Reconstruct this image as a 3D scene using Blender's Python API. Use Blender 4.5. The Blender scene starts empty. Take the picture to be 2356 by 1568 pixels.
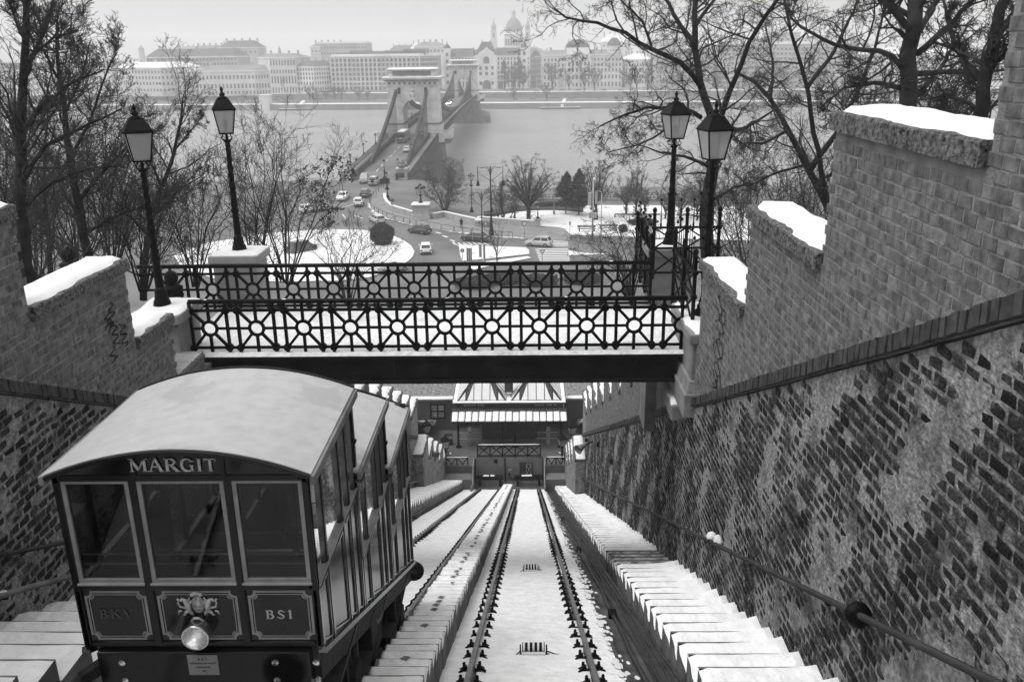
import bpy, math, random
import numpy as np
from mathutils import Vector, Matrix
R = math.radians
sc = bpy.context.scene
col = sc.collection
# ------------------------------------------------------------------ camera
CAMZ = 36.0
PITCH, YAW, ROLL, FPX = R(18.5), R(-1.0316), 0.013, 2000.0
fw = Vector((math.sin(YAW)*math.cos(PITCH), math.cos(YAW)*math.cos(PITCH), -math.sin(PITCH)))
rt0 = Vector((math.cos(YAW), -math.sin(YAW), 0)); up0 = rt0.cross(fw)
rt = rt0*math.cos(ROLL) - up0*math.sin(ROLL); up = up0*math.cos(ROLL) + rt0*math.sin(ROLL)
cd = bpy.data.cameras.new('camera'); cam = bpy.data.objects.new('camera', cd); col.objects.link(cam)
cd.sensor_width = 36; cd.lens = FPX/2356*36; cd.clip_start = .1; cd.clip_end = 9000
m3 = Matrix((rt, up, -fw)).transposed(); cam.matrix_world = Matrix.Translation((0, 0, CAMZ)) @ m3.to_4x4()
sc.camera = cam
# ------------------------------------------------------------------ sky, sun, exposure
w = bpy.data.worlds.new('World'); sc.world = w; w.use_nodes = True
nt = w.node_tree; bg = nt.nodes['Background']
sky = nt.nodes.new('ShaderNodeTexSky'); sky.sky_type = 'NISHITA'; sky.sun_disc = False
SUN_EL, SUN_AZ = R(66), R(255)
sky.sun_elevation = SUN_EL; sky.sun_rotation = SUN_AZ; sky.air_density = 2.0; sky.dust_density = 6.0; sky.ozone_density = 1.0
bw = nt.nodes.new('ShaderNodeRGBToBW')
gm = nt.nodes.new('ShaderNodeGamma'); gm.inputs[1].default_value = .45      # cloud evens the sky out
nt.links.new(sky.outputs[0], bw.inputs[0]); nt.links.new(bw.outputs[0], gm.inputs[0])
nt.links.new(gm.outputs[0], bg.inputs[0]); bg.inputs[1].default_value = .15
sl_ = bpy.data.lights.new('sun', 'SUN'); sl_.energy = .5; sl_.angle = R(40); sl_.color = (1, 1, 1)
sun = bpy.data.objects.new('sun', sl_); col.objects.link(sun); sun.location = (0, -20, 90)
sd = Vector((math.sin(SUN_AZ)*math.cos(SUN_EL), math.cos(SUN_AZ)*math.cos(SUN_EL), math.sin(SUN_EL)))
sun.rotation_euler = (-sd).to_track_quat('-Z', 'Y').to_euler()
sc.view_settings.view_transform = 'Standard'; sc.view_settings.look = 'None'
sc.view_settings.gamma = 1; sc.view_settings.exposure = 1.98; sc.view_settings.use_curve_mapping = False
sc.cycles.volume_bounces = 1; sc.cycles.max_bounces = 8; sc.cycles.transparent_max_bounces = 12
# ------------------------------------------------------------------ helpers
rng = random.Random(7)
def at(u, v, Y=None, z=None, x=None):
    d = fw + rt*((u-1178)/FPX) - up*((v-784)/FPX)
    t = Y/d.y if Y is not None else ((z-CAMZ)/d.z if z is not None else x/d.x)
    return Vector((d.x*t, d.y*t, CAMZ+d.z*t))
SLOPE = .482
def rz(y, h=0.0): return 33.05 - SLOPE*y + h          # height of the rail plane
MATS = {}
def mat(name, c, rough=.7, var=.15, scale=3.0, bump=.0, bscale=None, metal=0.0, spec=.12, c2=None, detail=6.0, island=0.0, wdist=None):
    if name in MATS: return MATS[name]
    m = bpy.data.materials.new(name); m.use_nodes = True; MATS[name] = m
    n = m.node_tree.nodes; L = m.node_tree.links; p = n['Principled BSDF']
    p.inputs['Roughness'].default_value = rough; p.inputs['Metallic'].default_value = metal
    p.inputs['Specular IOR Level'].default_value = spec
    g = n.new('ShaderNodeNewGeometry')
    ns = n.new('ShaderNodeTexNoise'); ns.inputs['Scale'].default_value = scale; ns.inputs['Detail'].default_value = detail
    L.new(g.outputs['Position'], ns.inputs['Vector'])
    r = n.new('ShaderNodeValToRGB'); L.new(ns.outputs['Fac'], r.inputs[0])
    a = c*(1-var) if c2 is None else c; b = c*(1+var) if c2 is None else c2
    r.color_ramp.elements[0].position = .3; r.color_ramp.elements[1].position = .7
    r.color_ramp.elements[0].color = (a, a, a, 1); r.color_ramp.elements[1].color = (b, b, b, 1)
    out = r.outputs[0]
    if island:
        oi = n.new('ShaderNodeObjectInfo'); ad = n.new('ShaderNodeMath'); ad.operation = 'ADD'
        L.new(g.outputs['Random Per Island'], ad.inputs[0]); L.new(oi.outputs['Random'], ad.inputs[1])
        fr = n.new('ShaderNodeMath'); fr.operation = 'FRACT'; L.new(ad.outputs[0], fr.inputs[0])
        mr = n.new('ShaderNodeMapRange'); mr.inputs[3].default_value = 1-island; mr.inputs[4].default_value = 1+island
        L.new(fr.outputs[0], mr.inputs[0])
        mx = n.new('ShaderNodeMixRGB'); mx.blend_type = 'MULTIPLY'; mx.inputs[0].default_value = 1
        L.new(out, mx.inputs[1]); L.new(mr.outputs[0], mx.inputs[2]); out = mx.outputs[0]
    L.new(out, p.inputs['Base Color'])
    if bump:
        n2 = n.new('ShaderNodeTexNoise'); n2.inputs['Scale'].default_value = bscale or scale*4; n2.inputs['Detail'].default_value = 8
        L.new(g.outputs['Position'], n2.inputs['Vector'])
        bp = n.new('ShaderNodeBump'); bp.inputs['Strength'].default_value = bump; bp.inputs['Distance'].default_value = wdist or .03
        L.new(n2.outputs['Fac'], bp.inputs['Height']); L.new(bp.outputs[0], p.inputs['Normal'])
    return m
def patchy(name, a, b, scale, lo, hi, rough=.8, bump=.4, bscale=20, wdist=.03, stretch=None, a2=None, a1=None):
    """two real surface layers (say snow on soil) split by a noise"""
    m = bpy.data.materials.new(name); m.use_nodes = True; MATS[name] = m
    n = m.node_tree.nodes; L = m.node_tree.links; p = n['Principled BSDF']; p.inputs['Roughness'].default_value = rough; p.inputs['Specular IOR Level'].default_value = .1
    g = n.new('ShaderNodeNewGeometry'); vec = g.outputs['Position']
    if stretch:
        mp = n.new('ShaderNodeMapping'); mp.inputs['Scale'].default_value = stretch; L.new(vec, mp.inputs[0]); vec = mp.outputs[0]
    ns = n.new('ShaderNodeTexNoise'); ns.inputs['Scale'].default_value = scale; ns.inputs['Detail'].default_value = 9; ns.inputs['Roughness'].default_value = .62
    L.new(vec, ns.inputs['Vector'])
    r = n.new('ShaderNodeValToRGB'); r.color_ramp.elements[0].position = lo; r.color_ramp.elements[1].position = hi
    L.new(ns.outputs['Fac'], r.inputs[0])
    n3 = n.new('ShaderNodeTexNoise'); n3.inputs['Scale'].default_value = scale*7; n3.inputs['Detail'].default_value = 6; L.new(g.outputs['Position'], n3.inputs['Vector'])
    r3 = n.new('ShaderNodeValToRGB'); r3.color_ramp.elements[0].position = .3; r3.color_ramp.elements[1].position = .7
    for e, q in zip(r3.color_ramp.elements, ((a1 or a*.6), (a2 or a*1.5))): e.color = (q, q, q, 1)
    L.new(n3.outputs['Fac'], r3.inputs[0])
    mx = n.new('ShaderNodeMixRGB'); L.new(r.outputs[0], mx.inputs[0]); L.new(r3.outputs[0], mx.inputs[1]); mx.inputs[2].default_value = (b, b, b, 1)
    L.new(mx.outputs[0], p.inputs['Base Color'])
    n2 = n.new('ShaderNodeTexNoise'); n2.inputs['Scale'].default_value = bscale; n2.inputs['Detail'].default_value = 7; L.new(g.outputs['Position'], n2.inputs['Vector'])
    bp = n.new('ShaderNodeBump'); bp.inputs['Strength'].default_value = bump; bp.inputs['Distance'].default_value = wdist
    L.new(n2.outputs['Fac'], bp.inputs['Height']); L.new(bp.outputs[0], p.inputs['Normal'])
    return m
def glass(name, tint, rough=.03, refl=1.0, ior=1.5):
    m = bpy.data.materials.new(name); m.use_nodes = True; MATS[name] = m
    n = m.node_tree.nodes; L = m.node_tree.links; n.remove(n['Principled BSDF'])
    t = n.new('ShaderNodeBsdfTransparent'); t.inputs[0].default_value = (tint, tint, tint, 1)
    g = n.new('ShaderNodeBsdfGlossy'); g.inputs['Roughness'].default_value = rough; g.inputs[0].default_value = (refl, refl, refl, 1)
    f = n.new('ShaderNodeFresnel'); f.inputs[0].default_value = ior
    x = n.new('ShaderNodeMixShader'); L.new(f.outputs[0], x.inputs[0]); L.new(t.outputs[0], x.inputs[1]); L.new(g.outputs[0], x.inputs[2])
    L.new(x.outputs[0], n['Material Output'].inputs[0]); return m
class MB:
    def __init__(s): s.v = []; s.f = []; s.m = []; s.k = 0
    def add(s, vs, fs):
        b = len(s.v); s.v += [tuple(q) for q in vs]; s.f += [tuple(b+i for i in f) for f in fs]; s.m += [s.k]*len(fs); return s
    def hexa(s, p):      # 8 points: bottom ring 0-3, top ring 4-7
        return s.add(p, [(3, 2, 1, 0), (4, 5, 6, 7), (0, 1, 5, 4), (1, 2, 6, 5), (2, 3, 7, 6), (3, 0, 4, 7)])
    def bx(s, x0, x1, y0, y1, z0, z1):
        return s.hexa([(x0, y0, z0), (x1, y0, z0), (x1, y1, z0), (x0, y1, z0), (x0, y0, z1), (x1, y0, z1), (x1, y1, z1), (x0, y1, z1)])
    def frus(s, x0, x1, y0, y1, z0, z1, i):   # tapered box
        return s.hexa([(x0, y0, z0), (x1, y0, z0), (x1, y1, z0), (x0, y1, z0), (x0+i, y0+i, z1), (x1-i, y0+i, z1), (x1-i, y1-i, z1), (x0+i, y1-i, z1)])
    def ext(s, pts, vec):
        n = len(pts); P = [Vector(q) for q in pts]; V = Vector(vec)
        return s.add(P+[q+V for q in P], [tuple(range(n))[::-1], tuple(range(n, 2*n))]+[(i, (i+1) % n, n+(i+1) % n, n+i) for i in range(n)])
    def quad(s, *p): return s.add(p, [tuple(range(len(p)))])
    def tube(s, pts, r, n=6, cap=True):
        P = [Vector(q) for q in pts]; rr = r if isinstance(r, (list, tuple)) else [r]*len(P)
        vs = []; a0 = None
        for i, q in enumerate(P):
            t = (P[min(i+1, len(P)-1)]-P[max(i-1, 0)]).normalized()
            if a0 is None: a0 = t.orthogonal().normalized()
            a = (a0-t*a0.dot(t)); a = a.normalized() if a.length > 1e-6 else t.orthogonal().normalized()
            a0 = a; b = t.cross(a)
            for k in range(n):
                th = 2*math.pi*(k+.5)/n; vs.append(q+(a*math.cos(th)+b*math.sin(th))*rr[i])
        fs = [(i*n+k, i*n+(k+1) % n, (i+1)*n+(k+1) % n, (i+1)*n+k) for i in range(len(P)-1) for k in range(n)]
        if cap: fs += [tuple(range(n))[::-1], tuple(range((len(P)-1)*n, len(P)*n))]
        return s.add(vs, fs)
    def bar(s, a, b, w, h=None, upv=(0, 0, 1)):
        a, b = Vector(a), Vector(b); t = (b-a).normalized(); u = Vector(upv)
        if abs(t.dot(u)) > .97: u = Vector((1, 0, 0))
        sd = t.cross(u).normalized()*(w/2); u2 = sd.cross(t).normalized()*((h or w)/2)
        return s.hexa([a-sd-u2, a+sd-u2, b+sd-u2, b-sd-u2, a-sd+u2, a+sd+u2, b+sd+u2, b-sd+u2])
    def lathe(s, prof, n=12, c=(0, 0, 0), M=None, cap=True):
        vs = []; c = Vector(c)
        for (r, z) in prof:
            for k in range(n):
                q = Vector((r*math.cos(2*math.pi*k/n), r*math.sin(2*math.pi*k/n), z))
                vs.append((M @ q if M else q)+c)
        m = len(prof)
        fs = [(i*n+k, i*n+(k+1) % n, (i+1)*n+(k+1) % n, (i+1)*n+k) for i in range(m-1) for k in range(n)]
        if cap: fs += [tuple(range(n))[::-1], tuple(range((m-1)*n, m*n))]
        return s.add(vs, fs)
    def build(s, name, material, parent=None, smooth=False, bevel=0, world=False, label=None, cat=None, group=None, kind=None, loc=None, rot=None):
        me = bpy.data.meshes.new(name)
        vs = s.v
        if world and parent is not None:
            o0 = parent_loc(parent); vs = [(q[0]-o0[0], q[1]-o0[1], q[2]-o0[2]) for q in vs]
        me.from_pydata(vs, [], s.f); 
        ml = material if isinstance(material, (list, tuple)) else [material]
        for q in ml: me.materials.append(MATS[q] if isinstance(q, str) else q)
        if len(ml) > 1: me.polygons.foreach_set('material_index', s.m)
        if smooth: me.polygons.foreach_set('use_smooth', [True]*len(me.polygons))
        me.update()
        o = bpy.data.objects.new(name, me); col.objects.link(o)
        if parent is not None: o.parent = parent
        if loc is not None: o.location = loc
        if rot is not None: o.rotation_euler = rot
        if bevel:
            b = o.modifiers.new('bevel', 'BEVEL'); b.width = bevel; b.segments = 2; b.limit_method = 'ANGLE'
        return tag(o, label, cat, group, kind)
def parent_loc(p):
    l = Vector(p.location)
    while p.parent is not None: p = p.parent; l = l+Vector(p.location)
    return l
def tag(o, label=None, cat=None, group=None, kind=None):
    if label: o['label'] = label
    if cat: o['category'] = cat
    if group: o['group'] = group
    if kind: o['kind'] = kind
    return o
def thing(name, label, cat, loc=(0, 0, 0), rot=0, group=None):
    o = bpy.data.objects.new(name, None); col.objects.link(o); o.location = loc; o.rotation_euler = (0, 0, rot)
    o.empty_display_size = .2
    return tag(o, label, cat, group)
def dup(root, loc=None, rot=None, label=None, scale=None, parent=None):
    kids = {}
    for o in list(bpy.data.objects):
        if o.parent is not None: kids.setdefault(o.parent.name, []).append(o)
    def rec(o, par):
        c = o.copy(); col.objects.link(c); c.parent = par
        for ch in kids.get(o.name, []): rec(ch, c)
        return c
    r = rec(root, parent)
    if loc is not None: r.location = loc
    if rot is not None: r.rotation_euler = (0, 0, rot)
    if scale is not None: r.scale = scale if isinstance(scale, (tuple, list)) else (scale,)*3
    if label: r['label'] = label
    return r
def inst(me, name, parent, loc, rot=None, scale=None):
    o = bpy.data.objects.new(name, me); col.objects.link(o); o.parent = parent; o.location = loc
    if rot is not None: o.rotation_euler = rot
    if scale is not None: o.scale = scale
    return o
def grid(name, xs, ys, zf, material, kind='structure', smooth=True, parent=None):
    X, Y = np.meshgrid(np.array(xs, float), np.array(ys, float)); Z = zf(X, Y)
    nx, ny = len(xs), len(ys)
    v = np.stack([X, Y, Z], -1).reshape(-1, 3)
    i = (np.arange(ny-1)[:, None]*nx+np.arange(nx-1)[None, :]).reshape(-1)
    f = np.stack([i, i+1, i+nx+1, i+nx], -1)
    me = bpy.data.meshes.new(name); me.from_pydata(v.tolist(), [], f.tolist())
    me.materials.append(MATS[material]); me.polygons.foreach_set('use_smooth', [smooth]*len(f)); me.update()
    o = bpy.data.objects.new(name, me); col.objects.link(o)
    if parent is not None: o.parent = parent
    return tag(o, kind=kind)
def fbm(x, y, seed=0, oct=4):
    r = np.random.RandomState(seed); s = np.zeros_like(np.asarray(x, float)); a = 1.0; f = 1.0
    for _ in range(oct):
        for _ in range(3):
            th = r.rand()*6.283; ph = r.rand()*6.283
            s = s+a*np.sin(f*(x*math.cos(th)+y*math.sin(th))+ph)/3
        a *= .55; f *= 2.1
    return s
# ------------------------------------------------------------------ materials (black-and-white photograph: neutral greys)
mat('snow', .64, .75, .05, 1.5, .5, 7, wdist=.04, spec=.15)
mat('snow_dirty', .5, .7, .5, 1.3, .3, 9, c2=.86)
mat('concrete', .15, .85, .35, 2.5, .3, 30, wdist=.01)
mat('concrete_dark', .075, .85, .4, 2.0, .3, 25, wdist=.01)
mat('stone', .2, .85, .3, 2.2, .5, 22, wdist=.015)
mat('stone_pale', .34, .8, .18, 1.2, .3, 18, wdist=.01)
mat('coping', .018, .9, .0, 19, 1.0, 30, c2=.2, wdist=.04, detail=10)
mat('brick', .125, .9, .5, 9, .6, 50, island=.2, wdist=.01, spec=.15, detail=9)
mat('brick_band', .055, .8, .35, 9, .4, 60, island=.2, wdist=.006)
patchy('brick_old', .02, .19, 5.0, .53, .68, .95, .8, 30, .02, a1=.005, a2=.045)
n_ = MATS['brick_old'].node_tree; n_.nodes['Noise Texture'].inputs['Roughness'].default_value = .78; n_.nodes['Noise Texture'].inputs['Detail'].default_value = 12
oi_ = n_.nodes.new('ShaderNodeObjectInfo'); gi_ = n_.nodes.new('ShaderNodeNewGeometry'); ad_ = n_.nodes.new('ShaderNodeMath'); n_.links.new(oi_.outputs['Random'], ad_.inputs[0]); n_.links.new(gi_.outputs['Random Per Island'], ad_.inputs[1])
fr_ = n_.nodes.new('ShaderNodeMath'); fr_.operation = 'FRACT'; n_.links.new(ad_.outputs[0], fr_.inputs[0]); mr_ = n_.nodes.new('ShaderNodeMapRange'); mr_.inputs[3].default_value = .35; mr_.inputs[4].default_value = 1.7; n_.links.new(fr_.outputs[0], mr_.inputs[0])
mu_ = n_.nodes.new('ShaderNodeMixRGB'); mu_.blend_type = 'MULTIPLY'; mu_.inputs[0].default_value = 1; pb_ = n_.nodes['Principled BSDF']; n_.links.new(pb_.inputs['Base Color'].links[0].from_socket, mu_.inputs[1]); n_.links.new(mr_.outputs[0], mu_.inputs[2]); n_.links.new(mu_.outputs[0], pb_.inputs['Base Color'])
patchy('mortar_old', .2, .08, 2.2, .48, .66, .95, 1.0, 22, .06, a2=.38, a1=.13)
mat('mortar', .13, .95, .45, 3, .9, 40, c2=.27, wdist=.02, spec=.1)
mat('iron', .0035, .5, .3, 6, .15, 60, wdist=.004, spec=.1)
mat('iron_worn', .01, .6, .6, 2.5, .2, 50, wdist=.004, spec=.1)
mat('rail_steel', .05, .35, .4, 3, .1, 50, metal=.6, spec=.4)
mat('rail_top', .25, .3, .3, 4, 0, metal=.8)
mat('pipe', .035, .5, .4, 3, .1)
mat('asphalt', .1, .7, .22, .13, .15, 30, c2=.17, wdist=.01, detail=10)
mat('paving', .2, .85, .2, .6, .2, 12, wdist=.01)
mat('paint_white', .62, .7, .12, 3, 0)
mat('wood_dark', .03, .5, .3, 8, .1)
mat('black', .006, .5, .2, 5, 0)
glass('lamp_glass', .82, .25); glass('car_glass', .34, .02, ior=1.36); 
mat('window_dark', .03, .08, .3, .3, 0, spec=.8)
mat('bark', .022, .9, .45, 5, .6, 24, wdist=.02)
mat('bark_pale', .05, .9, .45, 4, .6, 20, wdist=.02)
mat('twig', .045, .85, .3, 6, 0)
# ================================================================== the funicular cut: bed, tracks, stairs, walls
def snow_slab(x0, x1, y0, y1, z, th, seed=0, wav=.04, nx=None, ny=None, edge=.05, slope=0.0, cut=None, bank=0.0):
    """a layer of lying snow with a rounded, uneven rim"""
    nx = nx or max(6, int((x1-x0)/.08)); ny = ny or max(8, int((y1-y0)/.1))
    u = np.linspace(0, 1, nx); v = np.linspace(0, 1, ny); U, V = np.meshgrid(u, v)
    yy = y0+V*(y1-y0)
    e0 = x0+wav*(fbm(yy*5+seed, yy*0+seed*3.1, 3)+.3); e1 = x1-wav*.3*(fbm(yy*5+seed*2, yy*0, 5)+.3)
    X = e0+U*(e1-e0)
    Y = yy+wav*.3*fbm(X*6, yy*6+seed, 8)
    d = np.minimum(np.minimum(U*(x1-x0), (1-U)*(x1-x0)), np.minimum(V*(y1-y0), (1-V)*(y1-y0)))
    f = np.clip(d/edge, 0, 1); f = np.sqrt(1-(1-f)**2)
    Z = z+th*f*(1+.18*fbm(X*3+seed, yy*3, 4)+.12*fbm(X*9, yy*9+seed, 14))+bank*U**5-slope*(Y-y0)
    vs = np.stack([X, Y, Z], -1).reshape(-1, 3)
    i = (np.arange(ny-1)[:, None]*nx+np.arange(nx-1)[None, :]).reshape(-1)
    b = MB(); b.add([tuple(q) for q in vs], [tuple(q) for q in np.stack([i, i+1, i+nx+1, i+nx], -1).tolist()])
    return b
YB, YE = -14.0, 57.2
ys = np.arange(YB, YE+.01, .2)
def bedz(X, Y):
    return rz(Y, -.13)+.02*fbm(X*2.2, Y*2.2, 2)+.035*np.clip(fbm(X*.9, Y*.8, 11)-.2, 0, 1)
patchy('bed_snow', .76, .28, .6, .64, .74, .75, .7, 8, .06, a2=.82, a1=.66)
grid('snow_track_bed', np.concatenate([np.arange(-4.65, 1.0, .13), [1.0, 1.06, 1.12, 1.17]]), ys, bedz, 'bed_snow')
# wet drain channels at the foot of the stairs
for x0, x1 in ((1.17, 1.97), (-4.76, -4.2)):
    b = MB()
    b.ext([(x0, YB, rz(YB, -.9)), (x1, YB, rz(YB, -.9)), (x1, YB, rz(YB, -.36)), (x0+.12, YB, rz(YB, -.33)), (x0+.05, YB, rz(YB, -.12)), (x0, YB, rz(YB, -.1))], (0, YE-YB, -SLOPE*(YE-YB)))
    b.build('drain_channel', 'concrete_dark', kind='structure')
# fringe of broken snow beside the right channel
b = MB(); r_ = random.Random(3)
for i in range(420):
    y = r_.uniform(5, 56); x = 1.17+abs(r_.gauss(0, .1))-.05
    if x > 1.42: continue
    s = r_.uniform(.03, .11); n = 7; zc = rz(y, -.11 if x < 1.22 else -.11-(x-1.22)*.9)
    ring = [(x+s*.6*math.cos(6.283*k/n)*r_.uniform(.6, 1.1), y+s*1.6*math.sin(6.283*k/n), zc-SLOPE*s*1.6*math.sin(6.283*k/n)+.004) for k in range(n)]
    b.add([(x, y, zc+.025)]+ring, [(0, 1+k, 1+(k+1) % n) for k in range(n)])
b.build('snow_crumbs', 'snow', smooth=True, kind='stuff', label='crumbs of snow along the edge of the wet drain channel', cat='snow')
# rails
RX = dict(a=-3.5, b=-2.03, c=-.73, d=.79)
fb = MB()
fb.hexa([(-.13, -.07, -.06), (.13, -.07, -.06), (.13, .07, -.06), (-.13, .07, -.06), (-.11, -.05, .005), (.11, -.05, .005), (.11, .05, .005), (-.11, .05, .005)])
for s in (-1, 1):
    fb.bx(s*.09-.03, s*.09+.03, -.04, .04, .0, .055); fb.lathe([(.02, .05), (.02, .09), (.012, .1)], 6, (s*.1, 0, 0))
    fb.bar((s*.11, -.03, .02), (s*.165, -.1, -.01), .026, .03); fb.bar((s*.11, .03, .02), (s*.15, .08, -.01), .026, .03)
fo = fb.build('fastening_proto', 'iron'); fme = fo.data; bpy.data.objects.remove(fo)
RL = dict(a='far rail of the track that carries the funicular car, by the wall stairs', b='inner rail of the track that carries the funicular car, beside the middle steps',
          c='inner rail of the empty track, beside the middle steps', d='outer rail of the empty track, beside the wet drain')
ang = -math.atan(SLOPE)
for k, x in RX.items():
    t = thing('rail', RL[k], 'rail', (x, YB, rz(YB)), group='running rails')
    L = YE-.8-YB; vec = (0, L, -SLOPE*L)
    MB().ext([(-.065, 0, -.15), (.065, 0, -.15), (.065, 0, -.135), (.012, 0, -.12), (.012, 0, -.045), (.036, 0, -.035), (.036, 0, -.002), (-.036, 0, -.002), (-.036, 0, -.035), (-.012, 0, -.045), (-.012, 0, -.12), (-.065, 0, -.135)], vec).build('rail_profile', 'rail_steel', t)
    MB().ext([(-.03, 0, -.0015), (.03, 0, -.0015), (.026, 0, .004), (-.026, 0, .004)], vec).build('running_surface', 'rail_top', t)
    y = YB+.4
    while y < YE-1:
        inst(fme, 'rail_fastening', t, (0, y-YB, -SLOPE*(y-YB)-.115), (ang, 0, r_.uniform(-.1, .1))); y += .6
# stairs
mat('snow_thin', .06, .8, .5, 5, .3, 9, c2=.5)
def stairs(name, label, x0, x1, run, h, y0, y1, patches, depth=.45, mdark='concrete', bank=0.0, melt=None):
    t = thing(name, label, 'stairs', ((x0+x1)/2, y0, rz(y0, h)))
    rise = run*SLOPE; me = []
    for v in range(5):
        b = MB(); hw = (x1-x0)/2
        b.bx(-hw, hw, 0, run, -depth, 0); b.k = 1
        s = snow_slab(-hw-.005, hw+.0, -.02, run-.028, .0, .045, seed=v*7+int(x0*10), bank=bank*(.6+.2*v), wav=.02, nx=34 if patches else 14, ny=14, edge=.07)
        if v in patches:      # a melted footprint showing the tread
            px = r_.uniform(-.25, .3)*hw; py = run*.85
        b.add(s.v, s.f)
        if v in patches:
            b.k = 0; zp = .047+.012; b.add([(px+.02*r_.random(), py-.03, zp+.004)]+[(px+(.02+.06*r_.random())*math.cos(q), min(run-.03, py+(.015+.055*r_.random())*math.sin(q)), zp) for q in np.arange(0, 6.2, .5)], [(0, 1+q, 1+(q+1) % 13) for q in range(13)])
        o = b.build('p', [mdark, 'bed_snow']); me.append(o.data); bpy.data.objects.remove(o)
    b = MB(); b.bx(-(x1-x0)/2, (x1-x0)/2, 0, run, -depth, 0); s = snow_slab(-(x1-x0)/2, (x1-x0)/2, -.02, run-.05, 0, .03, 3, wav=.02, nx=14, ny=10, edge=.05); b.k = 1; b.add(s.v, s.f); o = b.build('p', ['concrete_dark', 'snow_thin']); me.append(o.data); bpy.data.objects.remove(o)
    y = y0; k = 0
    while y < y1:
        inst(me[5] if melt and melt[0] < y < melt[1] else me[r_.randrange(5)], 'step', t, (r_.gauss(0, .004), y-y0, -SLOPE*(y-y0)+r_.gauss(0, .006)), (0, 0, r_.gauss(0, .004))); y += run; k += 1
    return t
stairs('stairway', 'snow-covered maintenance stairs along the foot of the brick wall with the pipe handrail', 1.96, 3.31, .6, -.1, -13.2, 57, (), bank=.09, melt=(16.2, 18.9))
stairs('stairway', 'narrow flight of snowy steps running down between the two tracks', -1.74, -1.1, .34, .2, -13.2, 55.6, (0, 3))
stairs('stairway', 'snow-covered stairs behind the funicular car, on the far side of its track', -6.64, -4.75, .6, .4, -13.2, 57, ())
# cable pipes lying in the channels
for i, (x, h, r, lab) in enumerate(((1.5, -.27, .035, 'thickest'), (1.66, -.22, .02, 'thin'), (1.72, -.15, .02, 'thin'), (1.78, -.08, .022, 'thin'), (1.62, -.3, .018, 'thin'))):
    pts = [(x+.025*math.sin(y*.5+i)+.012*math.sin(y*1.7+2*i), y, rz(y, h+.012*math.sin(y*.8+i))) for y in np.arange(YB, 56.5, .7)]
    MB().tube(pts, r, 7).build('cable_pipe', 'pipe', smooth=True, label='thick dark pipe lying on the floor of the drain channel' if i == 0 else 'thin dark cable running down beside the stair foot in the drain', cat='pipe', group=None if i == 0 else 'cables in the drain channel')
for i, (x, h) in enumerate(((-4.72, .1), (-4.71, -.05), (-4.7, -.2))):
    pts = [(x+.03*math.sin(y*.6+i), y, rz(y, h+.03*math.sin(y*.9+i))) for y in np.arange(20, 56.5, .9)]
    MB().tube(pts, .022, 5).build('wall_cable', 'pipe' if i else 'concrete', smooth=True, label='cable slung along the side of the far stairs below the car', cat='cable', group='cables along the far stairs')
for y in (13.2, 22.5, 33):
    b = MB(); b.bx(1.42, 1.56, y-.09, y+.09, rz(y, -.34), rz(y, -.2)); b.build('pipe_clamp', 'iron', label='small black clamp box holding the thick pipe in the drain', cat='clamp', group='pipe clamps in the drain', bevel=.01)
# rope rollers on the empty track
for y, lab in ((10.02, 'striped rope roller on the snowy track bed, large and close above the drain corner'), (17.55, 'striped rope roller further down the empty track, past the first one')):
    t = thing('rope_roller', lab, 'roller', (.06, y, rz(y, -.11)))
    for s in (-1, 1): MB().ext([(s*.17, -.1, 0), (s*.17, .1, -.05), (s*.17, .1, .03), (s*.17, 0, .14), (s*.17, -.07, .1)], (s*.02, 0, 0)).build('bracket', 'iron', t)
    M = Matrix.Rotation(R(90), 3, 'Y'); 
    drum = MB().lathe([(.062, -.155), (.062, .155)], 16, (0, 0, .095), M).build('drum', 'iron', t, smooth=False)
    for q in np.linspace(-.13, .13, 5): MB().lathe([(.0655, q-.013), (.0655, q+.013)], 16, (0, 0, .095), M).build('stripe', 'paint_white', drum)
    MB().bx(-.16, .16, -.11, -.085, -.02, .075).build('guard_plate', 'snow', t)
    MB().tube([(.18, -.02, .05), (.3, -.05, .02), (.45, -.06, .0)], .008, 5).build('rod', 'iron', t)
    MB().tube([(-.18, -.02, .05), (-.26, -.1, .02)], .008, 5).build('rod', 'iron', t)
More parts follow.
